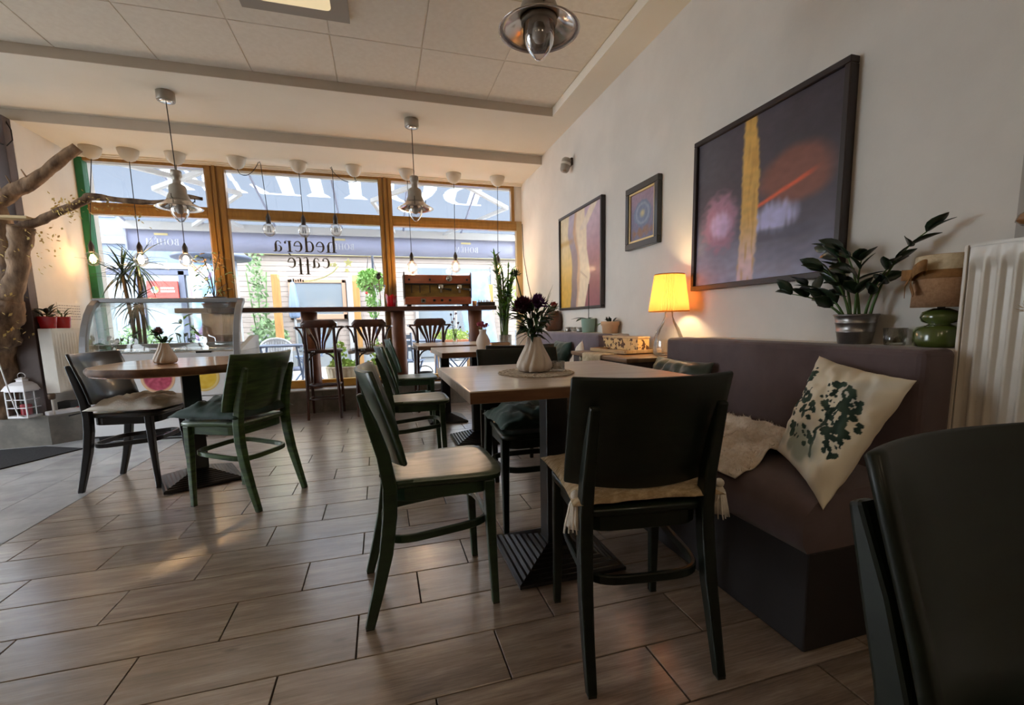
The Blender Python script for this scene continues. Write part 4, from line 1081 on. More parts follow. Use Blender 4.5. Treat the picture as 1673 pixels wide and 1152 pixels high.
# ------------------------------------------------------------------ tree by the platform
M_barkt = mat('tree_bark', rgb(160, 130, 102), rgb(70, 52, 40), rough=0.9, scale=14, stretch=(1, 1, 0.35), bump=1.0, bscale=26, lo=0.3, hi=0.7)
M_moss = mat('dry_lichen', rgb(206, 180, 110), rgb(176, 144, 84), rough=0.95, scale=30)
t = thing('indoor_tree', 'gnarled dry tree standing on the stone platform with branches reaching to the lamps', 'tree', (-3.0, 4.85, 0.25))
O = Vector((-3.0, 4.85, 0.25))
def limb(pts, rad, name, par, n=20, sub=5, rough=0.34):
    P, Rr = [], []
    pts = [Vector(p) for p in pts]
    for i in range(len(pts) - 1):
        for s_ in range(sub):
            f = s_ / sub; p0 = pts[max(i-1, 0)]; p1 = pts[i]; p2 = pts[i+1]; p3 = pts[min(i+2, len(pts)-1)]
            q = 0.5 * ((2*p1) + (p2-p0)*f + (2*p0-5*p1+4*p2-p3)*f*f + (3*p1-p0-3*p2+p3)*f**3)
            P.append(q); Rr.append(rad[i] + (rad[i+1] - rad[i]) * f)
    P.append(pts[-1]); Rr.append(rad[-1])
    m = MB(); m.tube([p - O for p in P], Rr, n=n)
    vs = []
    for v in m.v:
        V = Vector(v); q = noise.noise(V * 9 + Vector((7, 1, 3))) + 0.7 * noise.noise(Vector((V.x * 34, V.y * 34, V.z * 12))); 
        i = min(range(len(P)), key=lambda k: ((P[k] - O) - V).length); d = V - (P[i] - O)
        vs.append(tuple((P[i] - O) + d * (1 + rough * q)))
    m.v = vs
    return m.build(name, M_barkt, par)
limb([(-3.02, 4.86, 0.262), (-2.99, 4.85, 0.45), (-2.945, 4.775, 0.76), (-2.835, 4.68, 1.02), (-2.765, 4.66, 1.20)], [0.165, 0.135, 0.118, 0.112, 0.095], 'trunk', t, n=28, sub=9)
limb([(-2.84, 4.68, 1.06), (-2.775, 4.68, 1.30), (-2.745, 4.70, 1.435), (-2.735, 4.68, 1.68), (-2.74, 4.67, 1.88), (-2.755, 4.66, 2.15), (-2.79, 4.66, 2.42)], [0.075, 0.062, 0.056, 0.062, 0.062, 0.05, 0.04], 'branch', t)
limb([(-2.78, 4.67, 1.12), (-2.69, 4.66, 1.33), (-2.615, 4.64, 1.57), (-2.57, 4.61, 1.735)], [0.08, 0.062, 0.062, 0.074], 'branch_stump', t)
MB().box((0.28, -0.30, 1.535), (0.50, -0.19, 1.555)).build('wooden_perch', mat('pale_cut_board', rgb(206, 180, 136), rough=0.7), t, bevel=0.004)
limb([(-2.80, 4.66, 1.86), (-2.66, 4.65, 1.96), (-2.49, 4.66, 2.08), (-2.35, 4.68, 2.22), (-2.20, 4.70, 2.37)], [0.050, 0.052, 0.046, 0.042, 0.037], 'branch', t)
B = [(-2.60, 4.62, 1.72), (-2.44, 4.63, 1.80), (-2.29, 4.63, 1.885), (-2.17, 4.63, 1.95), (-2.115, 4.63, 1.985), (-1.91, 4.63, 1.965), (-1.62, 4.63, 1.968), (-1.49, 4.63, 2.02), (-1.36, 4.63, 2.008)]
limb(B, [0.034, 0.032, 0.029, 0.029, 0.027, 0.021, 0.020, 0.017, 0.014], 'branch', t, n=10)
for a, b_ in (((-2.60, 4.64, 2.02), (-2.612, 4.60, 2.10)), ((-2.50, 4.64, 2.08), (-2.515, 4.60, 2.15)), ((-1.50, 4.62, 2.02), (-1.525, 4.60, 2.07)), ((-1.47, 4.62, 2.0), (-1.462, 4.60, 1.945))):
    MB().tube([Vector(a) - O, Vector(b_) - O], [0.008, 0.004], n=6).build('twig', M_barkt, t)
tw = MB(); rnd = random.Random(12)
def sprig(c, n, sp, s0=0.010, s1=0.02):
    for i in range(n):
        p = Vector(c) + Vector((rnd.gauss(0, sp), rnd.gauss(0, sp * 0.6), rnd.gauss(0, sp))) - O
        a = Vector((rnd.uniform(-1, 1), rnd.uniform(-1, 1), rnd.uniform(-1, 1))).normalized(); b_ = a.cross(Vector((0.3, 0.5, 0.8))).normalized(); s_ = rnd.uniform(s0, s1)
        tw.add([p - a * s_, p + b_ * s_ * 0.5, p + a * s_, p - b_ * s_ * 0.5], [(0, 1, 2, 3)])
sprig((-2.27, 4.55, 1.88), 60, 0.045); sprig((-2.10, 4.56, 1.90), 18, 0.05); sprig((-2.0, 4.56, 1.91), 14, 0.04); sprig((-1.80, 4.56, 1.85), 16, 0.05)
sprig((-2.40, 4.6, 1.66), 14, 0.035); sprig((-2.38, 4.6, 1.56), 8, 0.035); sprig((-2.48, 4.58, 1.47), 9, 0.04); sprig((-2.70, 4.58, 1.55), 40, 0.05)
sprig((-2.72, 4.55, 1.93), 50, 0.045); sprig((-2.80, 4.6, 1.20), 70, 0.07); sprig((-2.86, 4.66, 1.0), 70, 0.07); sprig((-2.78, 4.64, 0.95), 20, 0.06); sprig((-2.55, 4.6, 1.66), 20, 0.05)
lc = tw.build('dry_leaves', M_moss, t); lc['kind'] = 'stuff'

# lantern, dark box, power strip, pots
M_lwhite = mat('white_lantern_metal', rgb(226, 222, 224), rough=0.4)
t = thing('lantern', 'small white metal lantern with a red candle on the stone platform', 'lantern', (-2.805, 4.765, 0.25), R(-14))
a = 0.078
MB().box((-a, -a, 0), (a, a, 0.018)).build('base', M_lwhite, t, bevel=0.002); MB().box((-a, -a, 0.212), (a, a, 0.226)).build('top_frame', M_lwhite, t, bevel=0.002)
pst = MB()
for x in (-a, a):
    for y in (-a, a): pst.box((x - 0.008 * (x > 0) - 0.0, y - 0.008 * (y > 0), 0.018), (x + 0.008 * (x < 0), y + 0.008 * (y < 0), 0.212))
pst.build('corner_post', M_lwhite, t)
mu = MB()
for k in range(4):
    Rm = Matrix.Rotation(k * PI / 2, 4, 'Z')
    mu.box((-0.003, -a, 0.018), (0.003, -a + 0.005, 0.212), Rm)
    for z in (0.082, 0.148): mu.box((-a, -a, z - 0.003), (a, -a + 0.005, z + 0.003), Rm)
mu.build('glazing_bars', M_lwhite, t)
for k in range(4): MB().box((-a + 0.008, -a + 0.002, 0.018), (a - 0.008, -a + 0.0035, 0.212), Matrix.Rotation(k * PI / 2, 4, 'Z')).build('glass_pane', M_glass, t)
MB().lathe([(0.125, 0.222), (0.122, 0.230), (0.10, 0.262), (0.06, 0.285), (0.035, 0.290), (0.035, 0.305), (0.045, 0.310), (0.02, 0.322), (0.006, 0.326)], 4, M=Matrix.Rotation(PI / 4, 4, 'Z'), sm=False).build('lid', M_lwhite, t)
MB().tube([(0.03 * math.cos(q), 0, 0.335 + 0.026 * math.sin(q)) for q in [2 * PI * i / 16 for i in range(16)]], 0.0025, n=6, closed=True).build('ring_handle', M_lwhite, t)
MB().lathe([(0.036, 0.018), (0.036, 0.10), (0.03, 0.104), (0.004, 0.106), (0.003, 0.114)], 16).build('red_candle', mat('red_wax', rgb(170, 24, 44), rough=0.5), t)
tag(MB().box((-2.70, 4.93, 0.25), (-2.60, 5.05, 0.335)).build('storage_box', mat('slate_box', rgb(70, 74, 80), rough=0.7), bevel=0.006), 'small dark slate box behind the white lantern', 'box')
t = thing('power_strip', 'white power strip lying on the stone platform below the radiator', 'power strip', (-2.60, 4.845, 0.25), R(52))
MB().box((-0.12, -0.028, 0), (0.12, 0.028, 0.034)).build('body', M_lwhite, t, bevel=0.008)
for i in range(3): MB().lathe([(0.021, 0.034), (0.021, 0.0355), (0.016, 0.0358)], 14, c=(-0.07 + 0.06 * i, 0, 0)).build('socket', M_gpl, t)
MB().box((0.085, -0.012, 0.034), (0.105, 0.012, 0.041)).build('switch', mat('switch_red', rgb(170, 40, 40), rough=0.4), t, bevel=0.002)
tag(MB().tube([(-2.77, 4.67, 0.262)] + [(-2.80 - 0.012 * i, 4.66 - 0.005 * i, 0.28 + 0.09 * i - 0.02 * math.sin(i)) for i in range(9)], 0.005, n=6).build('white_cable', M_lwhite), 'white cable climbing from the platform beside the lantern', 'cable')

M_leaf = mat('leaf_green', rgb(44, 86, 40), rgb(28, 62, 32), rough=0.4, scale=20, coat=0.2)
M_leafd = mat('leaf_dark_green', rgb(24, 50, 30), rgb(16, 38, 24), rough=0.38, scale=20, coat=0.25)
M_leafl = translucent_mat('leaf_bright_green', rgb(112, 164, 62), 0.45)
M_soil = mat('potting_soil', rgb(50, 36, 26), rough=1.0)
M_redpot = mat('red_glazed_pot', rgb(196, 26, 34), rough=0.25, coat=0.6)
M_stem = mat('stem_green', rgb(74, 104, 50), rough=0.6)
LEAF = {}
def leaf_data(l, w_, curl, m, n=5):
    k = (round(l, 3), round(w_, 3), round(curl, 2), m.name)
    if k not in LEAF: LEAF[k] = leaf_mb(l, w_, curl, n).mesh('leaf', m)
    return LEAF[k]
def put_leaf(par, p, az, el, l, w_, m, curl=0.2, roll=0.0):
    o = bpy.data.objects.new('leaf', leaf_data(l, w_, curl, m)); COL.objects.link(o); o.parent = par
    o.location = p; o.rotation_euler = (Matrix.Rotation(az, 4, 'Z') @ Matrix.Rotation(-el, 4, 'Y') @ Matrix.Rotation(roll, 4, 'X')).to_euler()
    return o
def pot(t, r0, r1, h, m, nm='pot', n=24):
    MB().lathe([(r0 * 0.9, 0), (r0, 0.004), (r1, h * 0.97), (r1 + 0.002, h), (r1 - 0.006, h), (r1 - 0.009, h * 0.88)], n).build(nm, m, t)
    MB().lathe([(r1 - 0.010, h * 0.80), (r1 - 0.009, h * 0.86), (0.0, h * 0.88)], 16).build('soil', M_soil, t)
for (y, r1, h, n, lab, sd) in ((4.86, 0.062, 0.098, 14, 'red pot with dense dark leaves on the radiator, nearest the tree', 1), (5.05, 0.060, 0.098, 10, 'red pot with thin pale leaves on the radiator, nearest the window', 2)):
    t = thing('potted_plant', lab, 'plant', (-2.635, y, 0.963)); pot(t, r1 * 0.8, r1, h, M_redpot)
    rnd = random.Random(sd)
    for i in range(n):
        az = rnd.uniform(0, 2 * PI); el = rnd.uniform(0.3, 1.2); zz = h * 0.86 + rnd.uniform(0.0, 0.06)
        put_leaf(t, (0.02 * math.cos(az), 0.02 * math.sin(az), zz), az, el, 0.085 if sd == 1 else 0.07, 0.045 if sd == 1 else 0.02, M_leafd if sd == 1 else M_leaf, 0.3)
    if sd == 1: MB().tube([(0, 0, 0.08), (0.005, 0.005, 0.15)], 0.006, n=6).build('stem', M_stem, t)
    else: MB().tube([(0, 0, 0.08), (0.004, -0.004, 0.13)], 0.005, n=6).build('stem', M_stem, t)

# paper notice with lines of print on the left wall
t = thing('notice', 'paper notice with grey lines of print on the white side wall', 'notice', (-2.689, 5.28, 1.06))
MB().box((0, -0.17, -0.06), (0.002, 0.17, 0.13)).build('sheet', mat('notice_paper', rgb(224, 220, 214), rough=0.8), t)
ln = MB(); rnd = random.Random(9)
for i in range(6):
    y = -0.15
    while y < 0.14:
        l = rnd.uniform(0.015, 0.04); ln.box((0.002, y, 0.10 - i * 0.024), (0.0026, min(y + l, 0.15), 0.107 - i * 0.024)); y += l + 0.01
ln.build('print_lines', mat('notice_ink', rgb(150, 146, 146), rough=0.8), t)

# black door mat
mt = MB().prism([(-2.33, 4.50), (-2.57, 4.02), (-2.93, 3.30), (-3.62, 3.62), (-3.62, 4.66), (-2.68, 4.69)], 0.0, 0.008).build('door_mat', mat('charcoal_mat', rgb(36, 35, 40), rgb(28, 27, 32), rough=0.95, scale=60, bump=0.5))
tag(mt, 'charcoal door mat in front of the stone platform on the grey tiles', 'mat')
tag(MB().tube([(-2.72, 4.86, 2.594), (-2.70, 4.84, 2.58), (-2.665, 4.83, 2.50), (-2.66, 4.82, 2.42), (-2.69, 4.80, 2.37), (-2.72, 4.785, 2.38)], 0.0045, n=6).build('ceiling_cable', M_cable), 'short dark cable loop hanging from the ceiling corner above the tree', 'cable')

# ------------------------------------------------------------------ pendant lamps
M_chrome = mat('brushed_pendant_metal', rgb(226, 220, 214), rgb(206, 200, 194), rough=0.16, metal=0.85, scale=3)
M_pbody = mat('greige_pendant_metal', rgb(172, 164, 152), rgb(156, 148, 136), rough=0.38, metal=0.35, scale=6)
M_pglass = glass_mat('pendant_cover_glass', (0.93, 0.93, 0.94, 1), 0.25)
M_cord = mat('dark_cord', rgb(34, 30, 30), rough=0.6)
M_cano = mat('canopy_cream', rgb(206, 196, 180), rough=0.5)
M_dark = mat('dark_socket', rgb(54, 48, 44), rough=0.4)
def pendant(label, x, y, ztop, zrim, lean=(0, 0)):
    t = thing('pendant_lamp', label, 'lamp', (x, y, ztop), 0, 'industrial pendant lamps')
    d = ztop - zrim   # drop from ceiling to rim
    MB().lathe([(0.056, -0.066), (0.060, -0.060), (0.060, -0.004), (0.056, 0.0)], 24).build('canopy', M_pbody, t)
    MB().lathe([(0.0, -0.074), (0.030, -0.073), (0.050, -0.066)], 24).build('canopy_cap', M_chrome, t)
    lx, ly = lean
    if d > 0.42: MB().tube([(0, 0, -0.07), (lx * 0.5, ly * 0.5, -(d - 0.26) * 0.5), (lx, ly, -(d - 0.26))], 0.0035, n=6).build('cord', M_cord, t)
    z = -d
    c = (lx, ly, z)
    MB().lathe([(0.010, 0.275), (0.034, 0.270), (0.037, 0.262), (0.037, 0.228), (0.027, 0.222), (0.026, 0.178), (0.034, 0.172), (0.052, 0.160), (0.058, 0.145), (0.058, 0.105), (0.066, 0.090), (0.076, 0.062), (0.082, 0.045)], 28, c=c).build('body', M_pbody, t)
    MB().lathe([(0.078, 0.058), (0.100, 0.032), (0.130, 0.014), (0.153, 0.0), (0.156, -0.002), (0.153, -0.004), (0.128, 0.008), (0.096, 0.022), (0.070, 0.040)], 36, c=c).build('lamp_shade', M_chrome, t)
    MB().lathe([(0.060, 0.030), (0.062, 0.012), (0.062, -0.020), (0.054, -0.050), (0.036, -0.082), (0.014, -0.104), (0.004, -0.108)], 24, c=c).build('glass_cover', M_pglass, t)
    MB().lathe([(0.068, 0.022), (0.068, 0.036), (0.058, 0.040)], 24, c=c).build('glass_collar', M_pbody, t)
    MB().lathe([(0.014, 0.06), (0.016, 0.03), (0.026, 0.0), (0.028, -0.02), (0.018, -0.04), (0.002, -0.046)], 16, c=c).build('bulb', mat('frosted_bulb', rgb(206, 200, 190), rough=0.5) if 'frosted_bulb' not in bpy.data.materials else bpy.data.materials['frosted_bulb'], t)
    for k in range(3):
        a = 2 * PI * k / 3 + 0.4
        p = Vector((c[0] + 0.086 * math.cos(a), c[1] + 0.086 * math.sin(a), z + 0.05))
        s = MB().tube([p, p + Vector((0.016 * math.cos(a), 0.016 * math.sin(a), 0.012))], 0.004, n=6).tube([p + Vector((0.014 * math.cos(a), 0.014 * math.sin(a), 0.004)), p + Vector((0.016 * math.cos(a), 0.016 * math.sin(a), 0.032))], 0.0035, n=6)
        s.build('wing_screw', M_dark, t)
    return t
pendant('industrial pendant lamp hanging over the ice cream counter, twig behind it', -1.428, 4.286, 2.68, 1.855, (0.012, 0.0))
pendant('industrial pendant lamp hanging above the wooden machine on the bar counter', 0.348, 4.315, 2.68, 1.945)
pendant('industrial pendant lamp close overhead, its chrome shade cut by the frame top', 0.643, 1.83, 2.7455, 2.055)

M_filam = mat('glowing_filament', rgb(255, 200, 120), emit=rgb(255, 190, 110), estr=22)
M_bulbg = glass_mat('clear_bulb_glass', (0.97, 0.95, 0.92, 1), 0.16)
M_bulbw = glass_mat('warm_bulb_glass', (1.0, 0.93, 0.84, 1), 0.12)
def bulb_pendant(label, cx, bx, bz, lit, hook=None):
    Y = 5.42
    t = thing('bulb_pendant', label, 'lamp', (cx, Y, 2.596), 0, 'bare bulb pendants along the window')
    MB().lathe([(0.004, -0.105), (0.022, -0.103), (0.050, -0.088), (0.072, -0.055), (0.083, -0.018), (0.085, 0.0)], 26).build('canopy', M_cano, t)
    top = bz + 0.155 - 2.596; dx = bx - cx
    if hook is not None:
        hx = hook - cx
        pts = [(0, 0, -0.10), (0.01, 0, -0.135)] + bez((0.02, 0, -0.15), (hx * 0.55, 0, -0.20), (hx, 0, -0.03), 10) + [(hx + 0.012, 0, -0.02), (hx + 0.020, 0, -0.05), (dx, 0, top)]
    else:
        pts = [(0, 0, -0.10), (dx * 0.5, 0, top * 0.5), (dx, 0, top)]
    MB().tube(pts, 0.0034, n=6).build('cord', M_cord, t)
    c = (dx, 0, bz - 2.596)
    MB().lathe([(0.019, 0.055), (0.023, 0.060), (0.023, 0.115), (0.015, 0.135), (0.006, 0.158)], 16, c=c).build('socket', M_dark, t)
    MB().lathe([(0.002, -0.074), (0.030, -0.066), (0.052, -0.040), (0.060, -0.006), (0.054, 0.026), (0.036, 0.050), (0.019, 0.062)], 22, c=c).build('glass_bulb', M_bulbw if lit else M_bulbg, t)
    fl = MB()
    for k in range(6):
        a = 2 * PI * k / 6
        fl.tube([(c[0] + 0.010 * math.cos(a), 0.010 * math.sin(a), c[2] + 0.03), (c[0] + 0.019 * math.cos(a + .3), 0.019 * math.sin(a + .3), c[2] - 0.03)], 0.0042 if lit else 0.0018, n=5)
    fl.build('filament', M_filam if lit else M_cord, t)
spec = [(-2.44, -2.53, 1.606, 1, None, 'closest to the green window edge, half hidden by the branch'), (-2.152, -2.155, 1.608, 1, None, 'second from the green window edge, near the spiky plant'), (-1.781, -1.785, 1.61, 1, None, 'hanging just behind the first industrial pendant'),
        (-1.267, -1.030, 1.925, 0, -1.075, 'on a swagged cord at the first window post'), (-0.711, -0.705, 1.925, 0, None, 'in the middle above the window lettering'), (-0.18, -0.395, 1.948, 0, -0.41, 'on a swagged cord right of the window lettering'),
        (0.363, 0.370, 1.573, 1, None, 'behind the second industrial pendant, over the machine'), (0.871, 0.858, 1.588, 1, None, 'over the window end of the wooden machine'), (1.373, 1.357, 1.567, 1, None, 'among the tall bamboo stems by the wall')]
for cx, bx, bz, lit, hk, wh in spec:
    bulb_pendant(('lit' if lit else 'unlit') + ' bare bulb, ' + wh, cx, bx, bz, lit, hk)
    if lit:
        L_ = bpy.data.lights.new('bulb_light', 'POINT'); L_.energy = 5.0 if bx > -2.4 else 1.6; L_.color = (1.0, 0.72, 0.42); L_.shadow_soft_size = 0.03
        o = bpy.data.objects.new('bulb_light', L_); COL.objects.link(o); o.location = (bx, 5.42, bz)

# ceiling light panels: the one in view and more added out of view as fill light
M_diff = mat('ceiling_light_diffuser', rgb(224, 206, 150), rough=0.6, emit=(1.0, 0.80, 0.50, 1), estr=0.30)
M_ltrim = mat('ceiling_light_trim', rgb(164, 154, 140), rough=0.6)
def ceiling_light(x, y, label):
    t = thing('ceiling_light', label, 'lamp', (x, y, 2.745), 0, 'square ceiling lights')
    f = MB()
    for a, b in (((-0.285, 0.19), (0.285, 0.285)), ((-0.285, -0.285), (0.285, -0.19)), ((-0.285, -0.19), (-0.19, 0.19)), ((0.19, -0.19), (0.285, 0.19))):
        f.box((a[0], a[1], -0.014), (b[0], b[1], 0.0))
    f.build('trim_frame', M_ltrim, t)
    MB().prism(rrect(-0.19, -0.19, 0.19, 0.19, 0.03), -0.020, 0.0).build('diffuser', M_diff, t, bevel=0.004)
ceiling_light(-0.36, 2.905, 'square ceiling light with a yellowish diffuser at the top edge of the picture')
for x, y, wh in ((-1.9, 1.1, 'on the entrance side above the near grey tiles'), (0.35, 0.49, 'straight above the camera'), (-1.9, -0.9, 'behind the camera on the entrance side'), (0.35, -1.3, 'behind the camera near the picture wall')):
    ceiling_light(x, y, 'added unseen square ceiling fill light, ' + wh)

# ------------------------------------------------------------------ things on the bar counter
M_copper = mat('copper_brown_wood', rgb(186, 100, 60), rgb(136, 68, 44), rough=0.35, scale=4, stretch=(0.8, 4, 4), coat=0.3)
M_brass = mat('old_brass_panel', rgb(158, 126, 56), rgb(116, 88, 42), rough=0.4, scale=5, stretch=(1, 1, 3), metal=0.2)
M_dkw = mat('dark_side_wood', rgb(66, 42, 30), rgb(48, 30, 22), rough=0.5, scale=6)
M_chr = mat('polished_chrome', rgb(200, 196, 190), rough=0.15, metal=1)
t = thing('wooden_coffee_machine', 'big wooden model of an espresso machine standing on the bar counter', 'machine', (0.64, 5.46, 1.135))
W = 0.37
MB().box((-W, -0.13, 0.022), (W, 0.13, 0.105)).build('base_board', M_copper, t, bevel=0.006)
MB().box((-W + 0.012, -0.085, 0.105), (W - 0.012, 0.13, 0.255)).build('back_panel', M_brass, t)
MB().box((-W + 0.002, -0.125, 0.250), (W - 0.002, 0.13, 0.345)).build('top_board', M_copper, t, bevel=0.006)
MB().box((-W + 0.004, -0.128, 0.238), (W - 0.004, -0.10, 0.252)).build('group_rail', M_blackmetal, t, bevel=0.002)
for s in (-1, 1):
    MB().prism([(-0.13, 0.09), (0.13, 0.09), (0.13, 0.355), (-0.115, 0.355), (-0.14, 0.375), (-0.145, 0.34)], -0.006, 0.006, M=Matrix(((0, 0, 1, s * (W - 0.002)), (1, 0, 0, 0), (0, 1, 0, 0), (0, 0, 0, 1)))).build('side_board', M_dkw, t, bevel=0.002)
    for y in (-0.09, 0.09): MB().box((s * (W - 0.05) - 0.02, y - 0.02, 0), (s * (W - 0.05) + 0.02, y + 0.02, 0.024)).build('foot', M_dkw, t)
for x in (0.03, 0.24):
    gq = MB().lathe([(0.034, 0.19), (0.036, 0.20), (0.036, 0.235), (0.03, 0.24)], 18, c=(x, -0.105, 0)).box((x - 0.012, -0.115, 0.150), (x + 0.012, -0.095, 0.19)); gq.build('brew_group', M_chr, t)
    MB().tube([(x + 0.03, -0.125, 0.195), (x + 0.07, -0.17, 0.185), (x + 0.105, -0.19, 0.178)], [0.008, 0.011, 0.014], n=10).build('portafilter_handle', M_blackmetal, t)
for x in (-0.29, -0.20, -0.09): MB().box((x - 0.005, -0.09, 0.15), (x + 0.005, -0.084, 0.235)).build('batten', M_dkw, t)
fx = Matrix.Rotation(PI / 2, 4, 'X')
MB().lathe([(0.030, 0), (0.034, 0.004), (0.034, 0.010), (0.026, 0.012), (0.0, 0.012)], 20, M=Matrix.Translation((0.125, -0.124, 0.305)) @ fx).build('gauge', M_chr, t)
MB().box((0.055, -0.130, 0.285), (0.085, -0.124, 0.325)).build('label_plate', mat('orange_plate', rgb(190, 90, 40), rough=0.5), t)
for x in (-0.315, -0.09, 0.325): MB().lathe([(0.011, 0), (0.012, 0.008), (0.0, 0.010)], 12, M=Matrix.Translation((x, -0.124, 0.292)) @ fx).build('screw', M_blackmetal, t)
MB().box((-0.195, -0.137, 0.038), (-0.145, -0.129, 0.085)).build('switch_plate', M_chr, t, bevel=0.002)
MB().box((-0.181, -0.142, 0.050), (-0.159, -0.136, 0.073)).build('rocker_switch', M_blackmetal, t, bevel=0.002)
for x in (-0.05, 0.035, 0.125): MB().box((x - 0.014, -0.136, 0.052), (x + 0.014, -0.129, 0.078)).build('push_button', M_blackmetal, t, bevel=0.003)
# bits lying under and beside the machine
t = thing('candle_holder', 'red crown shaped candle holder on the bar counter beside the machine', 'candle holder', (0.125, 5.42, 1.135))
N_ = 40; vs = []
for q, (r_, z) in enumerate([(0.036, 0), (0.046, 0.004), (0.050, 0.05), (0.054, 0.085), (0.058, 0.125)]):
    for j in range(N_):
        a = 2 * PI * j / N_; zz = z + (0.032 * (abs(((j % 8) / 4) - 1)) - 0.016 if q == 4 else 0)
        vs.append(((r_ + 0.004 * math.cos(5 * a)) * math.cos(a), (r_ + 0.004 * math.cos(5 * a)) * math.sin(a), zz))
fs = [(q*N_+j, q*N_+(j+1) % N_, (q+1)*N_+(j+1) % N_, (q+1)*N_+j) for q in range(4) for j in range(N_)] + [tuple(range(N_-1, -1, -1))]
MB().add(vs, fs, True).build('cup', mat('red_glass', rgb(200, 14, 26), rough=0.2, coat=0.6), t)
MB().lathe([(0.03, 0.006), (0.03, 0.05), (0.0, 0.052)], 14).build('candle', mat('cream_wax', rgb(232, 220, 190), rough=0.6), t)
# glass vase with a dark fluffy bloom
def flower_head(parent, p, r, m, n=26, seed=0, up=0.5, nm='flower_head', petal=0.4):
    rnd = random.Random(seed); b = MB()
    b.ball((0, 0, 0), r * 0.35, 8, 6)
    for i in range(n):
        az = rnd.uniform(0, 2 * PI); el = rnd.uniform(-0.2, 1.45)
        d = Vector((math.cos(az) * math.cos(el), math.sin(az) * math.cos(el), math.sin(el))); s_ = d.cross(Vector((0.2, 0.1, 1))).normalized() * r * petal * 0.5; q = d.cross(s_).normalized() * r * 0.1
        a, e = d * r * 0.25, d * r * rnd.uniform(0.85, 1.05)
        b.add([a, (a + e) / 2 + s_ + q, e, (a + e) / 2 - s_ + q], [(0, 1, 2, 3)])
    o = b.build(nm, m, parent); o.location = p; return o
M_vgl = glass_mat('vase_glass', (0.95, 0.97, 0.97, 1), 0.18)
t = thing('flower_vase', 'clear glass vase with one dark fluffy bloom on the bar counter by the window post', 'vase', (0.012, 5.47, 1.135))
MB().lathe([(0.030, 0), (0.034, 0.01), (0.034, 0.06), (0.045, 0.16), (0.066, 0.24)], 20).build('glass', M_vgl, t)
MB().tube([(0.004, 0, 0.02), (0.0, 0, 0.16), (-0.004, 0, 0.31)], 0.004, n=6).build('stem', mat('red_stem', rgb(120, 50, 50), rough=0.6), t)
flower_head(t, (-0.006, 0, 0.325), 0.072, mat('dark_fluff', rgb(58, 44, 50), rgb(120, 104, 108), rough=1.0, scale=40), 120, 3, petal=0.06)
flower_head(t, (-0.006, 0, 0.325), 0.04, mat('black_petals', rgb(26, 18, 22), rough=0.8), 30, 5, nm='flower_centre')
# low dark bowl with yellow flowers
t = thing('planter_tray', 'low dark tray with small yellow blooms at the end of the bar counter', 'tray', (1.205, 5.45, 1.135))
MB().box((-0.10, -0.05, 0), (0.10, 0.05, 0.05)).build('tray', mat('dark_tray', rgb(40, 34, 34), rough=0.6), t, bevel=0.008)
rnd = random.Random(2)
for i in range(7): flower_head(t, (-0.08 + 0.027 * i, rnd.uniform(-0.025, 0.025), 0.057), 0.02, mat('yellow_bloom', rgb(214, 178, 50), rough=0.8) if i == 0 else bpy.data.materials['yellow_bloom'], 10, i)
t = thing('wooden_cup', 'small pale wooden cup between the machine and the dark tray', 'cup', (1.065, 5.43, 1.135))
MB().lathe([(0.020, 0), (0.024, 0.004), (0.026, 0.06), (0.022, 0.06), (0.020, 0.02), (0, 0.018)], 18).build('cup', mat('pale_cup_wood', rgb(206, 170, 110), rough=0.6), t)
MB().lathe([(0.022, 0.05), (0.012, 0.056), (0, 0.058)], 12).build('filling', M_cream, t)

# ------------------------------------------------------------------ pleated vases on the tables
M_pot_c = mat('matt_white_ceramic', rgb(222, 208, 194), rgb(214, 200, 186), rough=0.55, scale=8)
M_pot_r = mat('blush_ceramic', rgb(216, 194, 180), rough=0.55)
def pleated_vase(label, loc, h, r, m, rot=0, neck=0.42):
    t = thing('flower_vase', label, 'vase', loc, rot)
    n = 72; prof = [(0.60, 0.0), (0.86, 0.03), (1.0, 0.14), (0.96, 0.26), (0.80, 0.45), (0.60, 0.66), (0.45, 0.84), (neck, 0.95), (neck + 0.02, 1.0)]
    vs = []
    for q, (rr, z) in enumerate(prof):
        for j in range(n):
            a = 2 * PI * j / n + 0.55 * z
            f = 0.95 + 0.12 * abs(math.sin(6 * (2 * PI * j / n))) * (0.4 if q in (0, len(prof) - 1) else 1)
            vs.append((r * rr * f * math.cos(a), r * rr * f * math.sin(a), h * z))
    fs = [(q*n+j, q*n+(j+1) % n, (q+1)*n+(j+1) % n, (q+1)*n+j) for q in range(len(prof)-1) for j in range(n)] + [tuple(range(n-1, -1, -1))]
    MB().add(vs, fs, True).build('vase_body', m, t)
    MB().lathe([(r * neck * 0.86, h), (r * neck * 0.8, h * 0.9), (0.0, h * 0.88)], 20).build('vase_mouth', M_soil, t)
    return t
M_plum = mat('deep_plum_petals', rgb(84, 30, 58), rgb(56, 20, 42), rough=0.8, scale=20)
M_violet = mat('violet_petals', rgb(120, 60, 142), rgb(86, 40, 108), rough=0.8, scale=20)
M_pink = mat('pink_petals', rgb(206, 110, 128), rgb(186, 84, 108), rough=0.8, scale=20)
M_dusty = mat('dusty_pink_petals', rgb(176, 132, 142), rgb(150, 104, 118), rough=0.8, scale=20)
M_rosered = mat('dusty_red_petals', rgb(150, 56, 58), rough=0.8)
def stem(par, pts, r=0.0028): return MB().tube(pts, r, n=5).build('stem', M_stem, par)
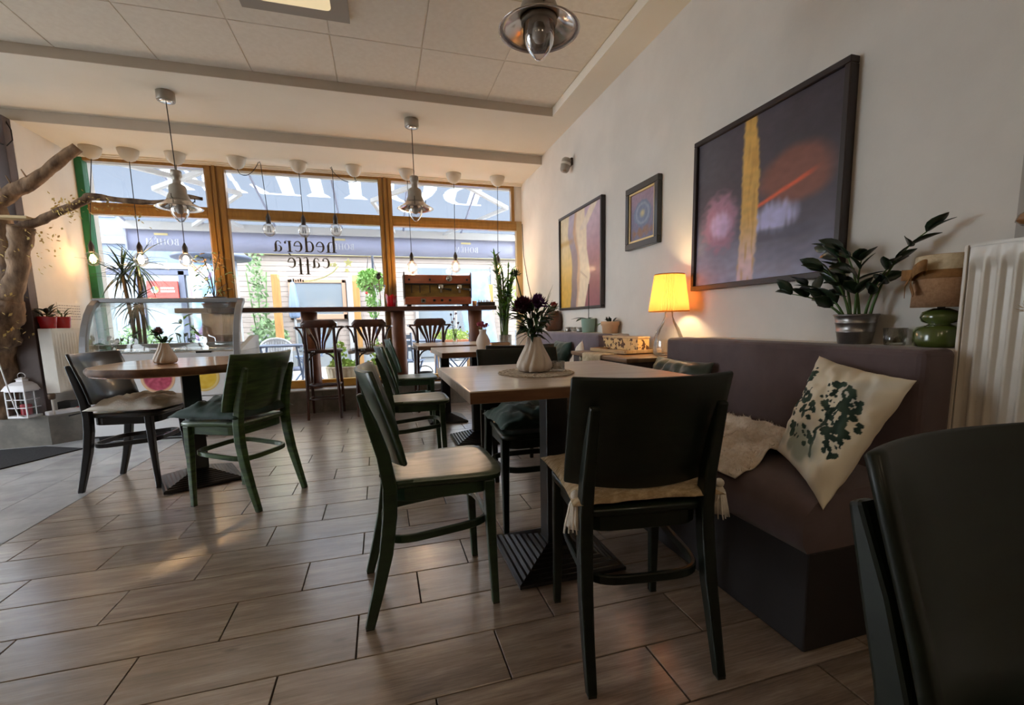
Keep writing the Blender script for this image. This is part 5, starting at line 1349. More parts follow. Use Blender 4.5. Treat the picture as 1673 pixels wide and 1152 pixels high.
# front table
t = pleated_vase('white pleated vase with dark plum and violet flowers on the big square table', (0.560, 1.70, 0.757), 0.132, 0.066, M_pot_c, 0.3, 0.38)
H = 0.13
heads = [((-0.050, 0.0, 0.238), 0.052, M_plum, 130, 0.26), ((0.028, 0.01, 0.256), 0.046, M_violet, 110, 0.22), ((-0.072, 0.01, 0.365), 0.024, M_leaf, 40, 0.25), ((-0.105, 0.015, 0.29), 0.020, M_leaf, 30, 0.25), ((-0.01, 0.02, 0.262), 0.026, M_rosered, 40, 0.3)]
for i, (p, r_, m, n, pt) in enumerate(heads):
    flower_head(t, p, r_, m, n, i, petal=pt); stem(t, [(p[0] * 0.05, p[1] * 0.05, H * 0.8), (p[0] * 0.5, p[1] * 0.5, H + (p[2] - H) * 0.45), p])
rnd = random.Random(6)
for i in range(80):
    az = rnd.uniform(0, 2 * PI); k = rnd.random(); rr = 0.012 + 0.045 * k
    put_leaf(t, (rr * math.cos(az), rr * math.sin(az) * 0.7, H + 0.01 + 0.09 * k), az, rnd.uniform(-0.5, 1.1), rnd.uniform(0.04, 0.07), rnd.uniform(0.014, 0.024), M_leafd if i % 3 else M_leaf, 0.3, rnd.uniform(-0.5, 0.5))
for i in range(9):
    a = rnd.uniform(0.05, 0.7) ; L_ = rnd.uniform(0.15, 0.22)
    put_leaf(t, (0.01, 0.0, H), rnd.uniform(-0.5, 0.5), PI / 2 - a, L_, 0.006, M_leaf, 0.12)
# doily and tealight
M_doily = mat('crochet_doily', rgb(228, 216, 200), rgb(196, 180, 162), rough=0.95, scale=90, lo=0.45, hi=0.6, bump=0.5)
d = MB(); vs = []; N_ = 96
rings = [(0.0, 0.0015), (0.03, 0.003), (0.05, 0.0015), (0.075, 0.003), (0.095, 0.0015), (0.115, 0.003), (0.13, 0.0015)]
dd = MB()
for r_, zz in rings[1:]:
    dd.tube([((r_ + 0.005 * math.cos(12 * a)) * math.cos(a), (r_ + 0.005 * math.cos(12 * a)) * math.sin(a), 0.0025) for a in [2 * PI * j / N_ for j in range(N_)]], 0.0022, n=5, closed=True)
for j in range(48):
    a = 2 * PI * j / 48; dd.tube([(0.005 * math.cos(a), 0.005 * math.sin(a), 0.002), (0.13 * math.cos(a + .06), 0.13 * math.sin(a + .06), 0.002)], 0.0018, n=4)
for j in range(36):
    a = 2 * PI * j / 36; dd.tube([(0.133 * math.cos(a) + 0.011 * math.cos(q), 0.133 * math.sin(a) + 0.011 * math.sin(q), 0.003) for q in [2 * PI * i / 8 for i in range(8)]], 0.0018, n=4, closed=True)
do = dd.build('doily', M_doily); do.location = (0.565, 1.70, 0.7505); do.scale = (1.0, 1.15, 1)
tag(do, 'round crochet doily under the white vase on the big square table', 'doily')
t = thing('tealight_holder', 'small glass tealight holder on the doily beside the white vase', 'candle holder', (0.652, 1.69, 0.757))
MB().lathe([(0.026, 0), (0.028, 0.003), (0.029, 0.036), (0.026, 0.036), (0.025, 0.008), (0, 0.007)], 22).build('glass', M_vgl, t)
MB().lathe([(0.021, 0.008), (0.021, 0.024), (0.018, 0.025), (0, 0.025)], 18).build('candle', mat('ivory_wax', rgb(220, 196, 156), rough=0.6), t)
# round table
t = pleated_vase('white pleated vase with a dusty pink bloom on the round live edge table', (-1.175, 3.10, 0.75), 0.115, 0.056, M_pot_c, 0.8, 0.40)
flower_head(t, (-0.02, 0, 0.178), 0.032, M_dusty, 70, 4, petal=0.3); flower_head(t, (-0.03, 0, 0.168), 0.036, M_leaf, 26, 8, nm='bud_leaves', petal=0.5)
stem(t, [(0, 0, 0.10), (-0.008, 0, 0.14), (-0.02, 0, 0.175)], 0.004)
for i in range(10): put_leaf(t, (rnd.uniform(-0.01, 0.01), 0, 0.118), rnd.uniform(0, 6.28), rnd.uniform(0.2, 1.3), 0.055, 0.026, M_leaf, 0.3)
# second table
t = thing('flower_vase', 'small cream bottle vase with pink flowers on the second square table', 'vase', (0.700, 3.30, 0.75))
MB().lathe([(0.032, 0), (0.038, 0.006), (0.050, 0.045), (0.050, 0.065), (0.036, 0.10), (0.024, 0.118), (0.026, 0.138), (0.030, 0.146), (0.024, 0.144), (0.018, 0.12), (0, 0.11)], 28).build('vase_body', M_pot_c, t)
for i, (x, y, z) in enumerate(((-0.03, 0, 0.178), (0.0, 0.01, 0.185), (0.028, 0, 0.172), (-0.01, -0.015, 0.17), (0.015, 0.02, 0.165))):
    flower_head(t, (x, y, z), 0.024, M_pink, 34, i, petal=0.4); stem(t, [(x * 0.3, 0, 0.12), (x, y, z)], 0.002)
# third table
t = thing('flower_vase', 'thin glass vase with small mauve stems on the farthest square table', 'vase', (0.672, 4.46, 0.75))
MB().lathe([(0.020, 0), (0.022, 0.004), (0.022, 0.05), (0.018, 0.11), (0.022, 0.13)], 18).build('vase_body', M_vgl, t)
for i, (x, z) in enumerate(((-0.03, 0.27), (0.0, 0.23), (0.04, 0.19), (-0.02, 0.20), (0.055, 0.15), (0.02, 0.28))):
    flower_head(t, (x, 0.01 * (i % 3), z), 0.019, M_dusty if i % 2 else M_plum, 22, i, petal=0.4); stem(t, [(0, 0, 0.03), (x * 0.4, 0, 0.12), (x, 0.01 * (i % 3), z)], 0.0018)
for i in range(8): put_leaf(t, (rnd.uniform(-0.012, 0.012), 0, 0.10 + 0.012 * i), rnd.uniform(0, 6.28), rnd.uniform(0.2, 1.0), 0.05, 0.014, M_leaf, 0.3)
t = thing('wooden_box', 'small open wooden box near the window end of the second square table', 'box', (0.905, 3.62, 0.75))
MB().box((-0.075, -0.03, 0), (0.075, 0.03, 0.035)).build('body', mat('pale_box_wood', rgb(176, 142, 108), rough=0.6), t, bevel=0.002)
MB().box((-0.07, -0.025, 0.035), (0.07, 0.025, 0.037)).build('inside', M_soil, t)

# ------------------------------------------------------------------ things on the ledges by the picture wall
LZ = 0.8465
M_zinc = mat('zinc_bucket', rgb(168, 166, 164), rgb(132, 130, 128), rough=0.32, metal=0.85, scale=6)
t = thing('potted_plant', 'glossy leaved plant in a zinc bucket on the ledge under the large dark painting', 'plant', (1.655, 1.275, LZ))
bk = MB().lathe([(0.050, 0), (0.052, 0.003), (0.058, 0.040), (0.060, 0.042), (0.060, 0.046), (0.058, 0.048), (0.062, 0.072), (0.064, 0.074), (0.064, 0.078), (0.062, 0.080), (0.068, 0.100), (0.072, 0.103), (0.070, 0.107), (0.064, 0.104), (0.062, 0.095)], 36); bk.build('bucket', M_zinc, t)
MB().lathe([(0.064, 0.090), (0, 0.096)], 20).build('soil', M_soil, t)
rnd = random.Random(15)
stems = [((-0.03, 0.02), (-0.06, 0.16, 0.13)), ((-0.01, -0.02), (-0.05, 0.03, 0.25)), ((0, 0.02), (-0.03, 0.09, 0.26)), ((0.0, -0.03), (-0.01, -0.13, 0.19)), ((-0.02, 0.03), (-0.09, 0.20, 0.10)), ((0.01, -0.04), (0.0, -0.21, 0.27)), ((-0.03, 0.0), (-0.10, 0.06, 0.18)), ((-0.02, -0.01), (-0.06, -0.05, 0.20))]
for i, ((x0, y0), (x1, y1, z1)) in enumerate(stems):
    P = bez((x0, y0, 0.09), (x0 + (x1 - x0) * 0.3, y0 + (y1 - y0) * 0.25, 0.09 + z1 * 0.75), (x1, y1, 0.09 + z1), 9)
    MB().tube(P, [0.0055 - 0.0004 * k for k in range(10)], n=6).build('stem', M_stem, t)
    for k in range(3, 10, 2):
        d = (P[min(k + 1, 9)] - P[k - 1]).normalized(); az0 = math.atan2(d.y, d.x)
        for s_ in (-1, 1):
            if P[k].x + 1.655 > 1.71 : continue
            l = rnd.uniform(0.06, 0.088); az = az0 + s_ * rnd.uniform(0.6, 1.0) * (1 if k < 9 else 0.4)
            if abs(math.cos(az)) > 0.2 and P[k].x + l * math.cos(az) > 0.055: az = PI - az
            put_leaf(t, P[k], az, rnd.uniform(0.2, 1.0), l, l * 0.62, M_leafd, 0.15, rnd.uniform(-1.2, 1.2))
t = thing('glass_tumbler', 'small clear glass tumbler between the zinc bucket and the green lamp', 'glass', (1.655, 1.135, LZ))
MB().lathe([(0.028, 0), (0.030, 0.004), (0.034, 0.058), (0.031, 0.058), (0.027, 0.010), (0, 0.009)], 24).build('glass', glass_mat('tumbler_glass', (0.86, 0.87, 0.82, 1), 0.2), t)
MB().lathe([(0.026, 0.010), (0.028, 0.026), (0, 0.028)], 18).build('wax', mat('dark_wax', rgb(110, 84, 50), rough=0.5), t)
M_gcer = mat('olive_green_glaze', rgb(84, 98, 44), rgb(70, 84, 38), rough=0.18, coat=0.8, scale=4)
M_burlap = mat('burlap_shade', rgb(188, 148, 112), rgb(172, 132, 98), rough=0.95, scale=120, bump=0.3)
M_bow = mat('brown_organza', rgb(156, 112, 64), rgb(124, 86, 46), rough=0.8, scale=30, bump=0.2)
t = thing('table_lamp', 'unlit lamp with green ceramic base and beige burlap shade beside the big radiator', 'lamp', (1.652, 1.005, LZ))
MB().lathe([(0.050, 0), (0.061, 0.004), (0.063, 0.02), (0.062, 0.050), (0.055, 0.062), (0.033, 0.068), (0.026, 0.072), (0.044, 0.078), (0.050, 0.092), (0.045, 0.108), (0.027, 0.116), (0.018, 0.120)], 36).build('ceramic_base', M_gcer, t)
MB().lathe([(0.010, 0.118), (0.010, 0.17)], 10).build('rod', M_dark, t)
vs = []
sd = MB().lathe([(0.073, 0.124), (0.075, 0.123), (0.072, 0.215), (0.070, 0.278), (0.068, 0.278), (0.072, 0.126)], 40)
so = sd.build('lamp_shade', M_burlap, t)
MB().lathe([(0.0722, 0.232), (0.0727, 0.233), (0.0718, 0.276), (0.0708, 0.277)], 40).build('lace_band', M_lace, so)
MB().lathe([(0.0732, 0.208), (0.0742, 0.21), (0.0740, 0.232), (0.0728, 0.233)], 40).build('ribbon', M_bow, so)
bw = MB(); F = Vector((-0.060, 0.046, 0.222))
for s_, L_ in ((-1, 0.075), (1, 0.085)):
    tv = Vector((0.62, 0.78, 0)).normalized() * s_
    def loop(u, v, tv=tv, L_=L_):
        a = 2 * PI * u
        return F + tv * (L_ * 0.5 * (1 - math.cos(a))) + Vector((-0.6, 0.5, 0)) * (0.016 * math.sin(a)) + Vector((0, 0, (v - 0.5) * 0.034 + 0.03 * (1 - math.cos(a)) * 0.4 * (1 if s_ < 0 else 0.3)))
    bw.sheet(loop, 16, 2, th=0.001)
    tail = [F + Vector((-0.005, 0.004, 0)), F + tv * 0.02 + Vector((-0.012, 0.008, -0.03)), F + tv * 0.035 + Vector((-0.006, 0.006, -0.062))]
    bw.bar(tail, [0.012, 0.022, 0.028], 0.002, up=(-0.6, 0.8, 0.1))
bw.ball(F, 0.012, 8, 6); bw.build('bow', M_bow, so)

# far ledge
M_mint = mat('mint_pot', rgb(150, 176, 160), rough=0.4)
M_terrac = mat('pale_terracotta', rgb(222, 178, 136), rough=0.7)
t = thing('potted_orchid', 'leafy orchid on a thin stake in a mint green pot on the far ledge', 'plant', (1.670, 3.60, LZ))
pot(t, 0.052, 0.062, 0.115, M_mint)
put_leaf(t, (0, 0, 0.11), 1.7, 0.15, 0.20, 0.06, M_leaf, 0.25); put_leaf(t, (0, 0, 0.11), 2.6, 0.3, 0.14, 0.05, M_leafd, 0.3); put_leaf(t, (0, 0, 0.11), -1.4, 0.5, 0.06, 0.035, M_leaf, 0.3)
MB().tube([(0, -0.005, 0.10), (0.002, -0.002, 0.40)], 0.003, n=6).build('stake', M_cord, t)
t = thing('potted_plant', 'pale terracotta pot with a small succulent on the far ledge', 'plant', (1.665, 3.20, LZ))
pot(t, 0.058, 0.066, 0.088, M_terrac); MB().lathe([(0.067, 0.060), (0.070, 0.062), (0.071, 0.086), (0.067, 0.090)], 28).build('pot_rim', M_terrac, t)
for i in range(12): put_leaf(t, (0.015 * math.cos(i), 0.02 * math.sin(i * 1.7), 0.082), i * 0.9, 0.5 + 0.08 * i, 0.05, 0.022, M_leafd, 0.2)
put_leaf(t, (-0.04, 0.05, 0.075), 1.9, 0.1, 0.06, 0.012, M_leafl, 0.5); put_leaf(t, (-0.04, 0.05, 0.075), 2.3, 0.2, 0.05, 0.012, M_leafl, 0.5)
for i, (y, m, lab) in enumerate(((4.02, 'grey', 'grey metal tealight cup on the far ledge, next to the brown pot'), (3.90, 'glass', 'clear glass tealight cup on the far ledge, in the middle of three'), (3.76, 'grey', 'grey metal tealight cup on the far ledge, next to the mint pot'))):
    t = thing('tealight_holder', lab, 'candle holder', (1.665, y, LZ))
    MB().lathe([(0.030, 0), (0.032, 0.003), (0.034, 0.042), (0.031, 0.042), (0.029, 0.006), (0, 0.005)], 20).build('cup', M_zinc if m == 'grey' else M_vgl, t)
    MB().lathe([(0.024, 0.006), (0.024, 0.02), (0, 0.021)], 16).build('candle', M_cream, t)
t = thing('brown_pot', 'brown lidded pot with a red bloom at the window end of the far ledge', 'pot', (1.66, 4.40, LZ))
MB().lathe([(0.060, 0), (0.085, 0.02), (0.095, 0.09), (0.08, 0.16), (0.055, 0.19), (0.058, 0.20)], 26).build('pot_body', mat('brown_pot_glaze', rgb(110, 72, 50), rgb(82, 52, 36), rough=0.4, scale=6), t)
MB().lathe([(0.050, 0.195), (0, 0.20)], 14).build('soil', M_soil, t)
flower_head(t, (-0.02, -0.06, 0.25), 0.045, mat('brick_red_petals', rgb(176, 70, 66), rough=0.8), 50, 3); stem(t, [(0, 0, 0.19), (-0.02, -0.06, 0.25)])
for i in range(5): put_leaf(t, (0, 0, 0.19), i * 1.2, 0.9, 0.13, 0.03, M_leaf, 0.2)
tag(MB().lathe([(0.05, 0), (0.06, 0.004), (0.066, 0.30), (0.060, 0.30), (0.056, 0.02), (0, 0.015)], 28, c=(1.52, 5.05, 0.0)).build('white_planter', M_pot_c), 'tall white cylindrical planter on the floor by the mauve banquette corner', 'planter').data.transform(Matrix.Diagonal((1, 1, 2.75, 1)))

# mushroom ornament on the big radiator and dried spray in a floor vase
M_mush = mat('varnished_mushroom', rgb(150, 104, 60), rgb(96, 58, 34), rough=0.25, coat=0.6, scale=14)
t = thing('wooden_mushroom', 'varnished brown wooden mushroom standing on top of the big radiator', 'ornament', (1.665, 0.800, 1.143))
MB().lathe([(0.022, 0), (0.026, 0.004), (0.016, 0.03), (0.014, 0.045)], 14).build('stalk', M_mush, t)
MB().lathe([(0.012, 0.040), (0.040, 0.036), (0.052, 0.046), (0.048, 0.062), (0.030, 0.076), (0.012, 0.080)], 22).build('cap', M_mush, t)
MB().lathe([(0.010, 0.078), (0.024, 0.086), (0.030, 0.094), (0.022, 0.104), (0.0, 0.108)], 18).build('small_cap', M_mush, t)
t = thing('dried_spray', 'dried yellow flower spray in a tall floor vase in front of the big radiator', 'dried flowers', (1.42, 0.44, 0.0))
MB().lathe([(0.05, 0), (0.07, 0.01), (0.085, 0.25), (0.06, 0.46), (0.035, 0.56), (0.04, 0.6)], 24).build('floor_vase', M_pot_c, t)
M_dry = mat('dried_yellow', rgb(178, 140, 58), rgb(140, 104, 40), rough=0.95, scale=40)
for k, (x, y, z) in enumerate(((-0.02, 0.235, 0.955), (0.05, 0.12, 1.05), (0.0, 0.05, 1.10), (-0.05, 0.10, 0.98))):
    MB().tube(bez((0, 0, 0.55), (x * 0.3, y * 0.3, z * 0.9), (x, y, z), 8), 0.003, n=5).build('stem', M_dry, t)
    flower_head(t, (x, y, z), 0.028, M_dry, 80, k, petal=0.12)

# globe lamps added unseen behind the camera to brighten ceiling and walls
M_globe = mat('fill_opal_globe', rgb(255, 236, 206), rough=0.5, emit=(1.0, 0.82, 0.58, 1), estr=1.2)
for x, y, wh in ((-2.2, -1.2, 'nearest the entrance'), (-0.6, -1.2, 'in the middle'), (0.9, -1.2, 'nearest the picture wall')):
    t = thing('fill_globe_lamp', 'added opal globe fill lamp behind the camera, ' + wh, 'lamp', (x, y, 2.745), 0, 'added opal globe fill lamps')
    MB().lathe([(0.05, -0.03), (0.05, 0.0)], 18).build('canopy', M_cano, t)
    MB().tube([(0, 0, -0.03), (0, 0, -0.30)], 0.004, n=6).build('cord', M_cord, t)
    MB().ball((0, 0, -0.42), 0.12, 24, 14).build('globe', M_globe, t)
    L_ = bpy.data.lights.new('fill_globe_light', 'POINT'); L_.energy = 3.0; L_.color = (1.0, 0.80, 0.56); L_.shadow_soft_size = 0.12
    o = bpy.data.objects.new('fill_globe_light', L_); COL.objects.link(o); o.location = (x, y, 2.745 - 0.60)

# ------------------------------------------------------------------ plants at the window
def dracaena(t, trunks):
    rnd = random.Random(5)
    for (x, y, z0, x1, y1, z1, n, L_) in trunks:
        MB().tube([(x, y, z0), ((x + x1) / 2 + 0.01, (y + y1) / 2, (z0 + z1) / 2), (x1, y1, z1)], 0.016, n=8).build('stem', mat('dracaena_cane', rgb(104, 88, 66), rough=0.8) if 'dracaena_cane' not in bpy.data.materials else bpy.data.materials['dracaena_cane'], t)
        for i in range(n):
            az = rnd.uniform(0, 2 * PI); el = rnd.uniform(-0.9, 1.35)
            put_leaf(t, (x1, y1, z1 + rnd.uniform(-0.04, 0.05)), az, el, L_ * rnd.choice((0.85, 1.0, 1.1)), 0.020, M_leafd, rnd.choice((0.2, 0.35, 0.5)))
t = thing('dracaena', 'spiky dracaena rising above the ice cream counter at the window', 'plant', (-2.30, 5.545, 0.25))
pot(t, 0.10, 0.12, 0.22, mat('grey_planter', rgb(120, 116, 112), rough=0.7))
dracaena(t, [(-0.02, 0, 0.18, -0.07, 0.0, 1.21, 44, 0.29), (0.02, 0.02, 0.18, 0.06, 0.0, 1.30, 44, 0.31), (0.0, -0.02, 0.18, 0.02, -0.03, 0.94, 36, 0.26)])
def bushy(label, loc, r, h, n, seed, m1, m2, pm, leaf=(0.07, 0.035), cat='plant', nm='potted_shrub', pot_r=0.09, pot_h=0.18):
    t = thing(nm, label, cat, loc)
    pot(t, pot_r * 0.8, pot_r, pot_h, pm); rnd = random.Random(seed)
    for i in range(5):
        a = i * 1.26; MB().tube([(0.01 * math.cos(a), 0.01 * math.sin(a), pot_h * 0.85), (r * 0.5 * math.cos(a), r * 0.4 * math.sin(a), pot_h + h * 0.7)], 0.004, n=5).build('stem', M_stem, t)
    for i in range(n):
        az = rnd.uniform(0, 2 * PI); q = rnd.random() ** 0.6
        put_leaf(t, (r * q * math.cos(az), r * 0.7 * q * math.sin(az), pot_h + h * rnd.uniform(0.0, 1.0) * (1 - 0.3 * q)), az + rnd.uniform(-0.6, 0.6), rnd.uniform(-0.6, 0.9), leaf[0], leaf[1], m1 if rnd.random() < 0.6 else m2, 0.3, rnd.uniform(-0.6, 0.6))
    return t
M_gpot = mat('dark_planter', rgb(70, 66, 62), rough=0.7)
bushy('bushy green plant behind the curved glass, close to the green window edge', (-2.46, 5.56, 0.25), 0.20, 0.62, 90, 3, M_leafd, M_leaf, M_gpot, (0.10, 0.045))
bushy('leafy pale green plant beside the dracaena behind the curved glass', (-1.93, 5.575, 0.25), 0.13, 0.66, 70, 4, M_leaf, M_leafl, M_gpot, (0.09, 0.04))
bushy('small dark leaved plant on the platform corner beside the small radiator', (-2.53, 5.40, 0.25), 0.12, 0.34, 34, 6, M_leafd, M_leaf, M_gpot, (0.10, 0.04), pot_r=0.07, pot_h=0.14)
# wicker bread shaped tray and bonsai like planter on the counter end
t = thing('bonsai', 'airy small leaved tree in a dark round pot on the bar counter end', 'plant', (-1.60, 5.50, 1.135))
MB().lathe([(0.085, 0), (0.10, 0.01), (0.12, 0.05), (0.115, 0.052), (0.0, 0.045)], 26).build('wooden_stand', M_bar, t)
MB().lathe([(0.07, 0.05), (0.095, 0.06), (0.105, 0.115), (0.098, 0.118), (0.09, 0.1), (0, 0.098)], 26).build('pot', M_dark, t)
rnd = random.Random(8); M_au = mat('autumn_leaf', rgb(196, 160, 96), rgb(176, 120, 74), rough=0.7, scale=20); M_pale = mat('pale_leaf', rgb(140, 158, 100), rgb(112, 138, 84), rough=0.7, scale=20)
for i in range(7):
    a = i * 0.9; e = (0.17 * math.cos(a), 0.10 * math.sin(a), 0.20 + 0.06 * i)
    MB().tube([(0, 0, 0.10), (e[0] * 0.3, e[1] * 0.3, 0.10 + (e[2] - 0.1) * 0.6), e], 0.004, n=5).build('stem', M_bark, t)
for i in range(120):
    a = rnd.uniform(0, 6.28); q = rnd.random() ** 0.6; z = rnd.uniform(0.14, 0.56)
    r_ = 0.20 * q * (1 - 0.5 * abs(z - 0.3) / 0.3)
    put_leaf(t, (r_ * math.cos(a), r_ * 0.55 * math.sin(a), z), a, rnd.uniform(-0.7, 0.7), 0.048, 0.016, M_au if (z > 0.36 and i % 2) else M_pale, 0.3, rnd.uniform(-1, 1))
# lucky bamboo
t = thing('lucky_bamboo', 'tall lucky bamboo bundle in a glass vase on a stand by the picture wall corner', 'plant', (1.36, 5.17, 0.0))
MB().lathe([(0.11, 0), (0.12, 0.01), (0.12, 0.52), (0.115, 0.55), (0, 0.55)], 28).build('stand', M_pot_c, t)
MB().lathe([(0.062, 0.55), (0.068, 0.555), (0.070, 0.80), (0.066, 0.80), (0.062, 0.565), (0, 0.56)], 24).build('glass_vase', M_vgl, t)
rnd = random.Random(10)
for i in range(16):
    a = rnd.uniform(0, 6.28); r0 = rnd.uniform(0.005, 0.045); dx = rnd.uniform(-0.12, 0.11); top = rnd.uniform(1.45, 1.80) if dx < 0.0 else rnd.uniform(1.25, 1.55)
    P = bez((r0 * math.cos(a), r0 * math.sin(a), 0.57), (r0 * math.cos(a) + dx * 0.2, r0 * math.sin(a), 1.1), (dx, rnd.uniform(-0.04, 0.04), top), 12)
    MB().tube(P, [0.0085 + (0.0022 if k % 2 else 0) for k in range(13)], n=7).build('stalk', mat('bamboo_stalk', rgb(92, 120, 52), rgb(60, 84, 40), rough=0.45, scale=8) if 'bamboo_stalk' not in bpy.data.materials else bpy.data.materials['bamboo_stalk'], t)
    for k in range(5, 13):
        for q in range(2):
            az = rnd.uniform(0, 6.28); put_leaf(t, P[k], az, rnd.uniform(0.5, 1.3), rnd.choice((0.09, 0.12, 0.075)), 0.022, M_leafl if rnd.random() < 0.7 else M_leaf, 0.25)
tag(MB().tube([(1.722, 5.62, 2.13), (1.72, 5.58, 1.75), (1.722, 5.43, 1.42), (1.722, 5.15, 1.0), (1.70, 5.0, 0.86), (1.70, 4.9, 0.3)], 0.004, n=6).build('wall_cable', M_cord), 'thin dark cable running down the picture wall from the window corner', 'cable')
# cup shaped shell ornament and driftwood on the sill
tag(MB().lathe([(0.035, 0), (0.05, 0.01), (0.085, 0.10), (0.105, 0.165), (0.098, 0.165), (0.07, 0.08), (0, 0.03)], 20, rib=10, ribd=0.06, c=(-1.21, 5.56, 0.25)).build('fluted_bowl', M_pot_c), 'white fluted bowl on the window sill beside the ice cream counter', 'bowl')

# ------------------------------------------------------------------ lettering
def glyph_lib():
    """serif letters: each is a list of closed outlines, x-height 1, stem 0.16"""
    G = {}
    def rect(x0, y0, x1, y1): return [(x0, y0), (x1, y0), (x1, y1), (x0, y1)]
    def arc(cx, cy, rx, ry, a0, a1, t0, t1, n=18, tm=None):
        o, i_ = [], []
        for k in range(n + 1):
            f = k / n; a = R(a0 + (a1 - a0) * f); w_ = t0 + (t1 - t0) * f
            if tm: w_ = w_ + (tm - w_) * math.sin(PI * f)
            o.append((cx + rx * math.cos(a), cy + ry * math.sin(a))); i_.append((cx + (rx - w_) * math.cos(a), cy + (ry - w_ * 0.55) * math.sin(a)))
        return o + i_[::-1]
    s = 0.20; sf = 0.065
    def stem_(x, y0, y1, bot=True, top=False, l=0.12):
        r_ = [rect(x, y0, x + s, y1)]
        if bot: r_.append(rect(x - l, y0, x + s + l, y0 + sf))
        if top: r_.append([(x - l, y1 - 0.10), (x, y1 - 0.06), (x + 0.02, y1), (x - 0.02, y1)] )
        return r_
    G['h'] = (0.95, stem_(0.12, 0, 1.5, True, True) + stem_(0.62, 0, 0.68) + [arc(0.455, 0.62, 0.335, 0.38, 165, 0, 0.04, 0.17)])
    G['e'] = (0.85, [arc(0.42, 0.5, 0.38, 0.5, 8, 320, 0.10, 0.06, 26, 0.19), rect(0.1, 0.52, 0.78, 0.59)])
    G['d'] = (0.95, stem_(0.60, 0, 1.5, True, True, 0.08) + [arc(0.42, 0.5, 0.38, 0.5, 50, 320, 0.06, 0.06, 24, 0.19)])
    G['r'] = (0.72, stem_(0.12, 0, 1.0, True, True) + [arc(0.46, 0.66, 0.28, 0.34, 160, 40, 0.04, 0.12), [(0.58 + 0.1 * math.cos(q), 0.83 + 0.1 * math.sin(q)) for q in [2*PI*i/10 for i in range(10)]]])
    G['a'] = (0.85, [rect(0.50, 0.12, 0.50 + s, 0.72), arc(0.40, 0.68, 0.27, 0.32, 170, 0, 0.09, 0.15), arc(0.38, 0.30, 0.30, 0.30, 80, 320, 0.05, 0.05, 18, 0.17), [(0.52, 0.12), (0.62, 0.0), (0.80, 0.02), (0.82, 0.1), (0.70, 0.1), (0.67, 0.16)]])
    G['c'] = (0.82, [arc(0.42, 0.5, 0.38, 0.5, 40, 318, 0.08, 0.06, 24, 0.19), [(0.64 + 0.09 * math.cos(q), 0.76 + 0.09 * math.sin(q)) for q in [2*PI*i/10 for i in range(10)]]])
    G['f'] = (0.60, [rect(0.2, -0.62, 0.2 + s, 0.78), rect(0.06, -0.62, 0.54, -0.62 + sf), rect(0.02, 0.28, 0.52, 0.35), arc(0.46, 0.72, 0.26, 0.34, 180, 40, 0.17, 0.08)])
    G['é'] = (0.85, G['e'][1] + [[(0.40, 1.14), (0.48, 1.12), (0.68, 1.40), (0.54, 1.44)]])
    S = 0.24
    G['B'] = (1.05, [rect(0.12, 0, 0.12 + S, 1.5), rect(0.0, 0, 0.5, 0.06), rect(0, 1.44, 0.5, 1.5), rect(0.3, 0.76, 0.55, 0.81), arc(0.48, 1.14, 0.38, 0.36, 90, -90, 0.07, 0.07, 16, 0.24), arc(0.50, 0.39, 0.46, 0.39, 90, -90, 0.07, 0.07, 16, 0.28)])
    G['O'] = (1.35, [arc(0.65, 0.75, 0.62, 0.78, 90, 270, 0.07, 0.07, 24, 0.28), arc(0.65, 0.75, 0.62, 0.78, 270, 450, 0.07, 0.07, 24, 0.28)])
    G['H'] = (1.35, [rect(0.12, 0, 0.12 + S, 1.5), rect(0.92, 0, 0.92 + S, 1.5), rect(0.3, 0.73, 1.0, 0.79)] + [q for x in (0.12, 0.92) for q in ([(x - 0.14, 0), (x + S + 0.14, 0), (x + S, 0.16), (x, 0.16)], [(x, 1.34), (x + S, 1.34), (x + S + 0.14, 1.5), (x - 0.14, 1.5)])])
    G['É'] = (1.05, [rect(0.12, 0, 0.12 + S, 1.5), rect(0, 0, 0.8, 0.06), rect(0, 1.44, 0.78, 1.5), rect(0.3, 0.74, 0.66, 0.80), [(0.80, 0.0), (0.92, 0.36), (0.86, 0.38), (0.62, 0.05)], [(0.78, 1.5), (0.84, 1.18), (0.78, 1.16), (0.6, 1.46)], [(0.38, 1.62), (0.50, 1.60), (0.72, 1.86), (0.56, 1.90)]])
    G['M'] = (1.6, [[(0.1, 0), (0.17, 0), (0.27, 1.5), (0.2, 1.5)], [(1.14, 0), (1.14 + S, 0), (1.08 + S, 1.5), (1.08, 1.5)], [(0.2, 1.5), (0.44, 1.5), (0.84, 0.0), (0.74, 0.0)], [(0.74, 0.0), (0.80, 0.0), (1.12, 1.5), (1.06, 1.5)], [(0.0, 0), (0.30, 0), (0.17, 0.12), (0.10, 0.12)], [(1.0, 0), (1.52, 0), (1.38, 0.16), (1.12, 0.16)], [(0.08, 1.5), (0.25, 1.5), (0.25, 1.42)]])
    return G
GL = glyph_lib()
def lettering(text, name, m, parent, origin, xdir, ydir, size, depth=0.002, sp=0.06):
    """extruded letters; xdir is the reading direction, ydir up, size = x-height unit"""
    xd, yd = Vector(xdir).normalized(), Vector(ydir).normalized(); nd = xd.cross(yd)
    x = 0.0; O_ = Vector(origin)
    for ch in text:
        if ch == ' ': x += 0.5; continue
        w_, polys = GL[ch]
        b = MB()
        for q, pl_ in enumerate(polys):
            M_ = Matrix(((xd.x, yd.x, nd.x, 0), (xd.y, yd.y, nd.y, 0), (xd.z, yd.z, nd.z, 0), (0, 0, 0, 1)))
            b.prism([((p[0] + x) * size, p[1] * size) for p in pl_], 0, depth * (1 + 0.07 * q), M=Matrix.Translation(O_) @ M_)
        b.build(name, m, parent)
        x += w_ + sp
    return x * size
